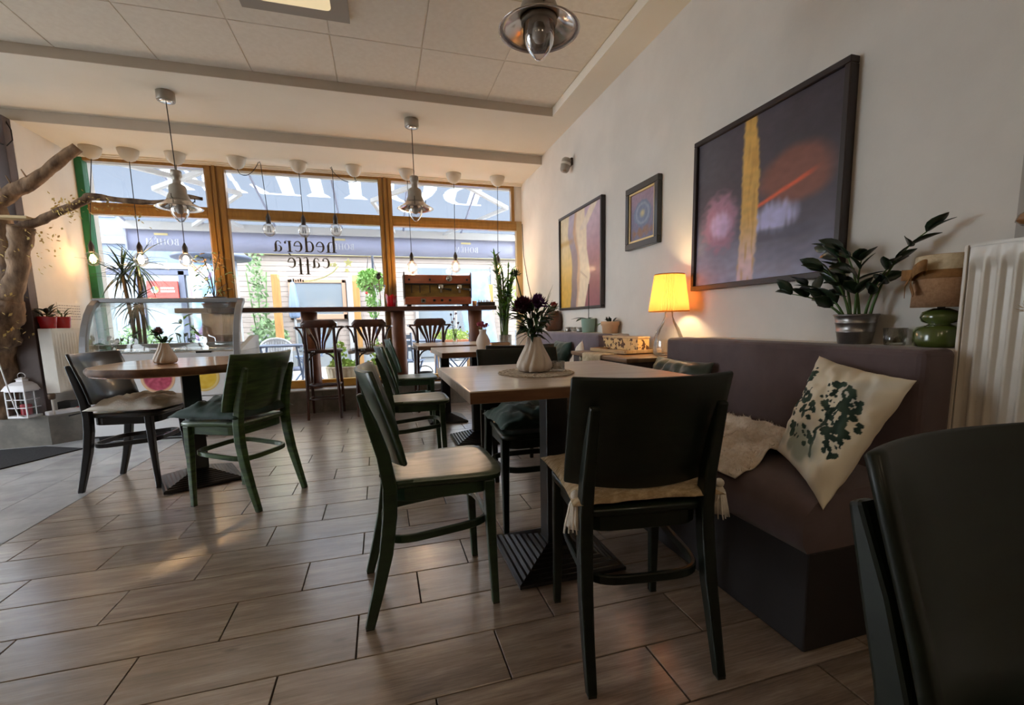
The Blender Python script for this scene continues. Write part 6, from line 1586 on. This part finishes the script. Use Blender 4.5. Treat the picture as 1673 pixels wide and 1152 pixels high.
# window lettering, read from the street, so seen reversed from inside
M_ink = mat('brown_window_lettering', rgb(92, 82, 58), rough=0.6)
t = thing('window_lettering', 'brown serif lettering of two words stuck on the middle window pane, seen reversed', 'lettering', (0, 0, 0))
y_ = WY + 0.0105
lettering('hedera', 'letter', M_ink, t, (-0.425, y_, 1.745), (-1, 0, 0), (0, 0, 1), 0.118, 0.0015, 0.05)
lettering('caffé', 'letter', M_ink, t, (-0.500, y_, 1.575), (-1, 0, 0), (0, 0, 1), 0.112, 0.0015, 0.05)
M_ivy = translucent_mat('cream_window_sticker', rgb(250, 246, 205), 0.75)
iv = MB()
iv.bar([(x, WY + 0.0113, z) for x, z in ((-0.80, 1.425), (-0.70, 1.44), (-0.58, 1.475), (-0.48, 1.53), (-0.42, 1.60))], 0.012, 0.0012, up=(0, 1, 0))
def ivy(cx, cz, s_, rot):
    o = []
    for k in range(10):
        a = 2 * PI * k / 10 + rot; r_ = s_ * (1.0 if k % 2 == 0 else 0.45); o.append((cx + r_ * math.cos(a), cz + r_ * math.sin(a)))
    return o
MX = Matrix(((1, 0, 0, 0), (0, 0, -1, WY + 0.0125), (0, 1, 0, 0), (0, 0, 0, 1)))
for cx, cz, s_, r_ in ((-0.31, 1.64, 0.055, 0.3), (-0.33, 1.555, 0.035, 1.0), (-0.455, 1.615, 0.035, 0.1), (-0.50, 1.615, 0.028, 0.6)): iv.prism(ivy(cx, cz, s_, r_), 0, 0.001, M=MX)
iv.build('ivy_sprig', M_ivy, t)
sm = MB()
for i in range(7): sm.box((-0.945 + 0.024 * i, WY + 0.0105, 1.425), (-0.945 + 0.024 * i + 0.015, WY + 0.012, 1.447 + 0.006 * (i % 3)))
sm.build('small_print', M_ink, t)
# dark basket on the sill behind the farthest table
t = thing('black_basket', 'small black wicker basket with a handle on the window sill behind the farthest square table', 'basket', (0.47, 5.555, 0.25))
MB().lathe([(0.065, 0), (0.075, 0.01), (0.095, 0.13), (0.088, 0.13), (0.07, 0.02), (0, 0.015)], 40, rib=20, ribd=0.02).build('basket_body', M_dark, t)
MB().tube([(0.09 * math.cos(q), 0, 0.125 + 0.075 * math.sin(q)) for q in [PI * i / 14 for i in range(15)]], 0.006, n=6).build('handle', M_dark, t)

# ------------------------------------------------------------------ street: awning
def print_translucent(name, t=0.65):
    m = translucent_mat(name, (0.5, 0.5, 0.5, 1), t); N = m.node_tree.nodes; L = m.node_tree.links
    a = N.new('ShaderNodeVertexColor'); a.layer_name = 'print'
    for n_ in list(N):
        if n_.type in ('BSDF_DIFFUSE', 'BSDF_TRANSLUCENT'): L.new(a.outputs['Color'], n_.inputs['Color'])
    return m
M_awn = print_translucent('awning_cloth')
AX0, AX1 = -3.40, 2.38
def az_(y): return 3.05 + (2.47 - 3.05) * (y - 5.96) / (8.2 - 5.96)
t = thing('awning', 'pale grey awning over the shop front with large white letters and a lettered valance', 'awning', (0, 5.96, 3.05))
O_ = Vector((0, 5.96, 3.05))
def in_poly(x, y, P):
    c = False; j = len(P) - 1
    for i in range(len(P)):
        if (P[i][1] > y) != (P[j][1] > y) and x < (P[j][0] - P[i][0]) * (y - P[i][1]) / (P[j][1] - P[i][1]) + P[i][0]: c = not c
        j = i
    return c
SZ = 0.62
word = []; x = 0
for ch, nudge in zip('BOHÉM', (0, -0.06, 0.04, -0.02, -0.16)):
    w_, polys = GL[ch]
    for P in polys: word.append([((p[0] + x + nudge), p[1]) for p in P])
    x += w_ + 0.13
SX = 4.30 / x
boxes = [(min(p[0] for p in P), max(p[0] for p in P), min(p[1] for p in P), max(p[1] for p in P)) for P in word]
def awn_col(X, Y):
    u = (1.56 - X) / SX; v = (7.26 - Y) / SZ * 1.0
    for P, b in zip(word, boxes):
        if b[0] <= u <= b[1] and b[2] <= v <= b[3] and in_poly(u, v, P): return (215, 215, 218)
    return (92, 97, 106)
ys = [5.96, 6.1] + [6.2 + 0.014 * i for i in range(78)] + [7.35, 7.8, 8.2]
nx = 400
f = MB(); vs = [(AX0 + (AX1 - AX0) * i / nx, y - 5.96, az_(y) - 3.05) for i in range(nx + 1) for y in ys]
k = len(ys)
f.add(vs, [(i*k+j, i*k+j+1, (i+1)*k+j+1, (i+1)*k+j) for i in range(nx) for j in range(k - 1)])
o = f.build('awning_fabric', M_awn, t); paint(o.data, lambda X, Y, Z: awn_col(X, Y + 5.96))
M_awf = mat('white_awning_metal', rgb(214, 212, 210), rough=0.5)
M_seam = mat('awning_seam', rgb(170, 174, 196), rough=0.8)
MB().box((AX0 - 0.03, 2.18, -0.69), (AX1 + 0.03, 2.30, -0.575)).build('front_bar', M_awf, t, bevel=0.01)
for i in range(7):
    X = AX0 + 0.02 + (AX1 - AX0 - 0.04) * i / 6
    MB().tube([(X, 0.02, -0.012), (X, 2.2, -0.585)], 0.016, n=6).build('seam', M_seam, t)
for a, e, b in ((-1.55, -2.55, -1.9), (-2.75, -1.62, -2.55), (0.72, -0.02, 0.3), (1.0, 1.9, 1.1)):
    MB().bar([(a, 0.05, -0.35), (e, 1.0, -0.42)], 0.05, 0.05).build('folding_arm', M_awf, t)
    MB().bar([(e, 1.0, -0.42), (b, 2.2, -0.62)], 0.045, 0.045).build('folding_arm', M_awf, t)
M_val = translucent_mat('valance_cloth', rgb(196, 198, 214), 0.55)
M_valw = translucent_mat('valance_letters', (0.95, 0.95, 0.95, 1), 0.4)
vb = MB(); vb.sheet(lambda u, v: (AX0 + (AX1 - AX0) * u, 2.245 + 0.010 * math.sin(u * 60), -0.69 - 0.30 * v), 60, 2, th=-0.003); vb.build('valance', M_val, t)
for s in (AX0, AX1): MB().prism([(2.245, -0.69), (2.245, -0.98), (2.20, -0.98), (2.20, -0.69)], -0.012, 0.012, M=Matrix(((0, 0, 1, s), (1, 0, 0, 0), (0, 1, 0, 0), (0, 0, 0, 1)))).build('valance_hem', M_seam, t)
for X in (-2.76, -0.34, 1.70):
    lettering('BOHÉM', 'letter', M_valw, t, (X, 2.226, -0.905), (-1, 0, 0), (0, 0, 1), 0.062, 0.0015, 0.1)
    MB().box((X - 0.30, 2.224, -0.765), (X - 0.13, 2.227, -0.735)).build('valance_motif', mat('pale_gold_print', rgb(230, 214, 160), rough=0.7) if 'pale_gold_print' not in bpy.data.materials else bpy.data.materials['pale_gold_print'], t)

# ------------------------------------------------------------------ street: buildings across
M_sid = mat('cream_siding', rgb(152, 140, 133), rgb(145, 133, 127), rough=0.8, scale=2)
M_fasc = mat('pale_fascia', rgb(146, 136, 120), rough=0.8)
M_pine = mat('yellow_pine', rgb(168, 126, 74), rgb(150, 108, 60), rough=0.7, scale=5, stretch=(4, 4, 0.5))
M_mirror = mat('dark_window_glass', rgb(118, 126, 134), rough=0.1, metal=0.2, spec=0.8)
M_bluew = mat('pale_blue_render', rgb(112, 124, 144), rgb(106, 118, 138), rough=0.9, scale=1)
M_blued = mat('slate_blue_frame', rgb(80, 86, 106), rough=0.6)
M_whiteb = mat('white_trim_paint', rgb(140, 140, 142), rough=0.7)
t = thing('shop_building', 'cream sided shop across the street with pine posts and a framed window', 'building', (1.5, 12.0, 0))
MB().box((-4.75, 0.05, -0.05), (6.0, 6.0, 5.2)).build('wall', M_sid, t)
for z in [0.35 + 0.115 * i for i in range(20)]: MB().box((-4.75, 0.0, z), (6.0, 0.05, z + 0.108)).build('siding_board', M_sid, t)
MB().box((-4.80, -0.02, 2.66), (6.05, 0.05, 3.6)).build('fascia', M_fasc, t)
MB().box((-4.8, -0.12, 2.55), (6.05, 0.0, 2.68)).build('eave_board', mat('cream_eave', rgb(166, 156, 118), rough=0.7), t)
MB().box((-4.75, -0.03, -0.05), (6.0, 0.04, 0.36)).build('plinth', mat('grey_plinth', rgb(120, 124, 128), rough=0.8), t)
wf = MB()
wx0, wx1, wz0, wz1 = -3.48, -2.24, 1.08, 2.0
wf.box((wx0, -0.08, wz1 - 0.08), (wx1, 0.0, wz1)).box((wx0, -0.08, wz0), (wx1, 0.0, wz0 + 0.12)).box((wx0, -0.08, wz0), (wx0 + 0.09, 0, wz1)).box((wx1 - 0.09, -0.08, wz0), (wx1, 0, wz1))
wf.build('window_frame', mat('faded_window_frame', rgb(150, 120, 100), rough=0.7), t, bevel=0.01)
MB().box((wx0 + 0.09, -0.05, wz0 + 0.12), (wx1 - 0.09, -0.04, wz1 - 0.08)).build('window_pane', M_mirror, t)
MB().box((-2.22, -0.14, 0), (-2.05, 0.0, 2.0)).build('pilaster', M_whiteb, t); MB().box((-2.05, -0.12, 0), (-1.93, 0.0, 2.0)).build('dark_pilaster', M_blued, t)
for x0 in (-3.4, -2.95): 
    MB().box((x0, -0.06, 0.36), (x0 + 0.42, 0.0, 1.0)).build('lower_window', M_mirror, t); MB().box((x0 + 0.40, -0.08, 0.36), (x0 + 0.46, 0.0, 1.02)).build('window_bar', M_whiteb, t)
MB().box((-0.6, -0.07, 0.1), (1.3, 0.0, 2.3)).build('shop_window', M_mirror, t)
for x0 in (-0.65, 0.3, 1.28): MB().box((x0, -0.1, 0.0), (x0 + 0.07, 0.0, 2.35)).build('window_bar', M_whiteb, t)
for i, (px, top) in enumerate(((-1.87, 1.92), (-0.43, 1.92), (2.30, 1.75))):
    tag(MB().box((px - 0.065, 9.94, -0.04), (px + 0.065, 10.06, top)).build('pine_post', M_pine, bevel=0.01), ('yellow pine post outside, just beyond the first bar stool', 'yellow pine post outside, just beside the hanging plant', 'yellow pine post outside, behind the lucky bamboo')[i], 'post', 'pine posts on the terrace')
t = thing('town_house', 'pale blue rendered building at the window corner with slate shop frames', 'building', (-7.2, 14.4, 0))
MB().box((-4.5, 0.0, -0.05), (3.6, 6.0, 9.0)).build('wall', M_bluew, t)
MB().box((-4.5, -0.10, 3.05), (3.6, 0.0, 3.22)).build('string_course', M_whiteb, t); MB().box((-4.5, -0.06, 2.45), (3.6, 0.0, 2.60)).build('string_course', M_whiteb, t)
for x0 in (-3.4, -1.6, 0.1, 1.9):
    MB().box((x0, -0.05, 3.7), (x0 + 0.95, 0.0, 5.4)).build('window_surround', M_whiteb, t); MB().box((x0 + 0.08, -0.06, 3.8), (x0 + 0.87, -0.045, 5.3)).build('window_pane', M_mirror, t)
MB().box((0.6, -0.05, 0.0), (3.1, 0.0, 2.35)).build('shop_window', M_mirror, t)
for x0 in (0.55, 1.35, 2.28, 3.05): MB().box((x0, -0.12, 0.0), (x0 + 0.13, 0.0, 2.40)).build('shop_frame', M_blued, t)
MB().box((0.55, -0.12, 2.30), (3.18, 0.0, 2.42)).build('shop_frame', M_blued, t)
t = thing('shop_sign', 'red rectangular shop sign with a round coloured emblem on the blue building', 'sign', (-5.27, 14.22, 1.915))
MB().box((-0.34, 0, -0.22), (0.34, 0.05, 0.22)).build('board', mat('red_sign', rgb(204, 58, 50), rough=0.5), t, bevel=0.005)
cols = (rgb(240, 200, 70), rgb(90, 150, 200), rgb(250, 250, 250), rgb(110, 170, 110))
for i in range(4):
    MB().prism([(0, 0)] + [(0.085 * math.cos(q), 0.085 * math.sin(q)) for q in [PI/2 * i + PI/2 * j / 6 for j in range(7)]], 0, 0.004, M=Matrix(((1, 0, 0, -0.17), (0, 0, 1, -0.006), (0, 1, 0, 0.0), (0, 0, 0, 1)))).build('emblem', mat('emblem_colour', cols[i], rough=0.5), t)
tx = MB(); rnd = random.Random(3)
for r_ in range(2):
    x = -0.04
    while x < 0.26: l = rnd.uniform(0.02, 0.034); tx.box((x, -0.006, 0.02 - 0.08 * r_), (x + l, 0, 0.065 - 0.08 * r_)); x += l + 0.012
tx.build('sign_print', mat('sign_white', rgb(240, 236, 232), rough=0.6), t)
t = thing('advertising_column', 'round advertising column with a dark roof and blue posters on the street', 'street furniture', (-2.88, 10.0, -0.04))
def poster(k, X, Z):
    return None
cm = MB().lathe([(0.40, 0.0), (0.42, 0.02), (0.42, 0.5), (0.38, 0.55), (0.38, 2.2)], 32); cm.build('column', mat('column_grey', rgb(150, 160, 176), rough=0.7), t)
pm_ = MB(); pm_.sheet(lambda u, v: (0.386 * math.cos(-2.6 + 2.2 * u), 0.386 * math.sin(-2.6 + 2.2 * u), 0.75 + 1.35 * v), 24, 24, th=-0.003)
o = pm_.build('poster', paint_mat('poster_print', rough=0.6), t)
paint(o.data, lambda X, Y, Z: mix3((110, 160, 206), (190, 206, 222), clamp(0.5 + 1.2 * nz(X * 8, Z * 5, 2))) if nz(X * 4, Z * 3, 7) < 0.25 else (120, 90, 128))
MB().lathe([(0.30, 2.2), (0.62, 2.22), (0.64, 2.26), (0.56, 2.30), (0.50, 2.36), (0.30, 2.44), (0.05, 2.62), (0.0, 2.64)], 32).build('roof', mat('column_roof', rgb(84, 92, 112), rough=0.5), t)
t = thing('poster_board', 'leaning blue poster board on the terrace behind the lucky bamboo', 'sign', (1.98, 9.0, -0.04))
MB().box((-0.30, -0.02, 0.2), (0.30, 0.02, 1.95), Matrix.Rotation(R(-8), 4, 'Y')).build('board', mat('sky_blue_poster', rgb(124, 160, 214), rgb(170, 190, 224), rough=0.6, scale=3), t, bevel=0.005)
for x in (-0.25, 0.25): MB().box((x - 0.02, -0.015, 0), (x + 0.02, 0.015, 0.25)).build('leg', M_whiteb, t)

# ------------------------------------------------------------------ street: plants and terrace furniture
def leaf_cloud(name, n, c, r, m, par, s, seed, squash=1.0):
    rnd = random.Random(seed); b = MB()
    for i in range(n):
        d = Vector((rnd.gauss(0, 1), rnd.gauss(0, 1), rnd.gauss(0, 1))).normalized() * r * rnd.random() ** 0.4
        p = Vector(c) + Vector((d.x, d.y, d.z * squash)); a = Vector((rnd.uniform(-1, 1), rnd.uniform(-1, 1), rnd.uniform(-1, 1))).normalized() * s; q = a.cross(Vector((0.3, 0.9, 0.2))).normalized() * s * 0.45
        b.add([p - a, p + q, p + a, p - q], [(0, 1, 2, 3)])
    o = b.build(name, m, par); o['kind'] = 'stuff'; return o
M_hang = mat('hanging_green', rgb(96, 146, 62), rgb(140, 176, 96), rough=0.7, scale=4)
M_shrub = mat('street_shrub', rgb(96, 124, 84), rgb(128, 150, 108), rough=0.8, scale=4)
M_spring = mat('spring_green', rgb(140, 176, 74), rgb(176, 196, 110), rough=0.8, scale=4)
t = thing('hanging_plant', 'round bright green hanging basket with trailing stems outside by the window post', 'plant', (-0.13, 9.0, 1.70))
leaf_cloud('foliage', 900, (0, 0, 0.02), 0.26, M_hang, t, 0.035, 1, 0.85); leaf_cloud('trailing_foliage', 260, (0.02, 0, -0.36), 0.13, M_hang, t, 0.03, 2, 2.2)
MB().lathe([(0.05, -0.14), (0.14, -0.10), (0.17, 0.0), (0.16, 0.0)], 18).build('basket', M_bar, t)
for a in range(3): MB().tube([(0.16 * math.cos(a * 2.1), 0.16 * math.sin(a * 2.1), 0), (0, 0, 0.62)], 0.005, n=5).build('hanger', M_cord, t)
MB().tube([(0.05, 0.20, -1.74), (0.05, 0.20, 0.55), (0.03, 0.10, 0.64), (0, 0, 0.62)], 0.022, n=8).build('bracket_pole', M_blued, t)
for i, (p, r_, sq) in enumerate((((0.03, 0, -0.1), 0.025, 1), ((-0.08, -0.15, -0.2), 0.025, 1))): MB().ball(p, r_, 8, 6).build('red_bloom', mat('street_red_bloom', rgb(206, 70, 60), rough=0.7) if i == 0 else bpy.data.materials['street_red_bloom'], t)
def bush(label, x, y, r, h, n, seed, m=None):
    t = thing('street_shrub', label, 'shrub', (x, y, -0.04))
    leaf_cloud('foliage', n, (0, 0, h * 0.62), r, m or M_shrub, t, 0.06, seed, h / (2.2 * r))
    MB().box((-r * 0.7, -r * 0.6, 0), (r * 0.7, r * 0.6, h * 0.30)).build('trough', mat('zinc_trough', rgb(130, 134, 138), rough=0.6) if 'zinc_trough' not in bpy.data.materials else bpy.data.materials['zinc_trough'], t)
    for i in range(3): MB().tube([(0.1 * (i - 1), 0, h * 0.28), (0.2 * (i - 1), 0, h * 0.7)], 0.012, n=5).build('stem', M_stem, t)
bush('grey green shrub in a trough across the street, behind the ice cream counter end', -3.25, 11.0, 0.40, 1.25, 620, 11)
bush('grey green shrub in a trough across the street, between counter and first pine post', -2.28, 11.0, 0.40, 1.05, 520, 12)
bush('low shrub in a trough in front of the blue building', -5.2, 12.6, 0.5, 1.0, 500, 13)
bush('pale green tall shrub by the picture wall end of the street', 3.5, 10.6, 0.55, 2.6, 700, 14, M_spring)
bush('slim climbing shrub on the cream siding between column and pine post', -2.55, 11.68, 0.20, 3.1, 260, 15)
M_wick = mat('pale_wicker', rgb(206, 194, 172), rgb(168, 152, 128), rough=0.8, scale=20, stretch=(1, 1, 0.15), bump=0.4)
def basket(label, x, y, seed):
    t = thing('basket_planter', label, 'planter', (x, y, -0.04))
    n = 40; b = MB(); prof = [(0.135, 0), (0.15, 0.02), (0.185, 0.2), (0.215, 0.42), (0.22, 0.44), (0.2, 0.44), (0.19, 0.36)]
    b.lathe(prof, 80, rib=20, ribd=0.02); b.build('basket', M_wick, t)
    rm = MB(); rm.tube([(0.212 * math.cos(2*PI*i/40), 0.212 * math.sin(2*PI*i/40), 0.44) for i in range(40)], 0.014, n=6, closed=True); rm.build('rim', M_wick, t)
    MB().lathe([(0.19, 0.37), (0, 0.40)], 20).build('soil', M_soil, t)
    leaf_cloud('foliage', 260, (0, 0, 0.47), 0.19, M_spring, t, 0.03, seed, 0.35); leaf_cloud('tall_stems', 120, (-0.05, 0, 0.62), 0.10, M_spring, t, 0.03, seed + 1, 1.8)
basket('pale wicker basket planter outside, seen through the first bar stool', -0.50, 6.55, 21); basket('pale wicker basket planter outside, seen through the middle bar stool', -0.02, 6.60, 23)
tag(MB().tube([(-0.42 + 0.06 * i, 6.35, 0.60 + 0.012 * math.sin(i * 1.3)) for i in range(12)], [0.03 + 0.008 * math.sin(i * 2.1) for i in range(12)], n=10).build('driftwood_log', M_sid), 'pale driftwood log lying above the basket planters outside', 'log').location = (0, 0, 0.0)
M_whw = mat('white_wicker', rgb(216, 218, 222), rgb(186, 190, 198), rough=0.7, scale=40, bump=0.3)
t = thing('wicker_armchair', 'white wicker armchair on the terrace beside the ice cream counter end', 'chair', (-1.60, 8.2, -0.04), R(190))
t.scale = (0.72, 0.72, 0.92)
def barrel(u, v):
    a = R(-20) + R(220) * u; hgt = 0.42 + 0.22 * math.sin(PI * u)
    return ((0.27 + 0.03 * v) * math.cos(a), (0.25 + 0.03 * v) * math.sin(a), 0.12 + hgt * v * 1.0 + 0.1 * v)
bb = MB(); bb.sheet(barrel, 24, 8, th=0.02); bb.build('barrel_back', M_whw, t)
rr_ = MB(); rr_.tube([barrel(i / 24, 1.0) for i in range(25)], 0.022, n=8); rr_.build('top_roll', M_whw, t)
MB().lathe([(0.24, 0.36), (0.26, 0.38), (0.26, 0.43), (0.22, 0.45), (0, 0.455)], 24).build('seat', M_whw, t)
for x in (-0.19, 0.19):
    for y in (-0.17, 0.17): MB().tube([(x, y, 0), (x * 0.95, y * 0.95, 0.37)], 0.02, n=8).build('leg', M_whw, t)
st_ = MB()
for i in range(25):
    p, q = barrel(i / 24, 0.05), barrel(i / 24, 0.97); st_.tube([(p[0] * 1.01, p[1] * 1.01, p[2]), (q[0] * 1.01, q[1] * 1.01, q[2])], 0.008, n=5)
st_.build('canes', M_whw, t)
M_blue = mat('slate_blue_metal', rgb(108, 124, 152), rough=0.5)
def terrace_table(label, x, y, w_=0.62, d=0.62):
    t = thing('terrace_table', label, 'table', (x, y, -0.04))
    for i in range(7): MB().box((-w_/2, -d/2 + d/7*i + 0.006, 0.70), (w_/2, -d/2 + d/7*(i+1) - 0.006, 0.72)).build('slat', M_blue, t)
    for s in (-1, 1):
        MB().box((s * w_ * 0.42 - 0.012, -d/2 + 0.01, 0.68), (s * w_ * 0.42 + 0.012, d/2 - 0.01, 0.70)).build('batten', M_blue, t)
        MB().bar([(s * w_ * 0.4, -d * 0.4, 0), (s * w_ * 0.4, d * 0.4, 0.69)], 0.022, 0.022).build('leg', M_blue, t); MB().bar([(s * w_ * 0.36, d * 0.4, 0), (s * w_ * 0.36, -d * 0.4, 0.69)], 0.022, 0.022).build('leg', M_blue, t)
    return t
def terrace_chair(label, x, y, rz):
    t = thing('terrace_chair', label, 'chair', (x, y, -0.04), rz)
    for i in range(5): MB().box((-0.20, -0.19 + 0.078 * i + 0.005, 0.44), (0.20, -0.19 + 0.078 * (i + 1) - 0.005, 0.455)).build('seat_slat', M_blue, t)
    for i in range(3): MB().box((-0.215, -0.19, 0.60 + 0.085 * i), (-0.20, 0.19, 0.66 + 0.085 * i)).build('back_slat', M_blue, t)
    for s in (-1, 1):
        MB().bar([(0.22, s * 0.18, 0), (-0.19, s * 0.18, 0.50), (-0.225, s * 0.18, 0.86)], 0.022, 0.022).build('leg', M_blue, t); MB().bar([(-0.2, s * 0.15, 0), (0.19, s * 0.15, 0.445)], 0.022, 0.022).build('leg', M_blue, t)
    return t
terrace_table('slate blue slatted terrace table behind the first bar stool', -1.35, 7.3)
terrace_chair('slate blue folding chair on the terrace between first pine post and bar stool', -1.25, 9.0, R(200))
terrace_table('slate blue slatted terrace table seen below the bar counter at the small tables', 0.60, 7.6)
terrace_chair('slate blue folding chair on the terrace near the log post in the middle', 0.35, 7.0, R(60))
terrace_chair('slate blue folding chair on the terrace beyond the farthest square table', 1.15, 7.3, R(160))
t = thing('terrace_planter', 'terracotta trough with green plants on the terrace behind the glass vase', 'planter', (1.25, 8.6, -0.04))
MB().box((-0.4, -0.12, 0.45), (0.4, 0.12, 0.68)).build('trough', mat('terracotta', rgb(186, 120, 90), rough=0.8), t, bevel=0.01)
for x in (-0.3, 0.3): MB().box((x - 0.03, -0.1, 0), (x + 0.03, 0.1, 0.45)).build('leg', M_pine, t)
leaf_cloud('foliage', 300, (0, 0, 0.76), 0.36, M_spring, t, 0.035, 31, 0.3)
t = thing('parasol', 'closed slate blue parasol added in place of a reflection in the framed window', 'parasol', (-1.80, 11.4, -0.04))  # solid parasol put where the framed window only mirrors one
MB().tube([(0, 0, 0), (0, 0, 2.0)], 0.025, n=8).build('pole', M_whiteb, t)
MB().lathe([(0.07, 1.15), (0.10, 1.2), (0.09, 1.5), (0.05, 1.85), (0.02, 1.98)], 18, rib=6, ribd=0.15).build('canopy', M_blue, t)
MB().lathe([(0.22, 0), (0.22, 0.05), (0.03, 0.08)], 18).build('base', M_blued, t)
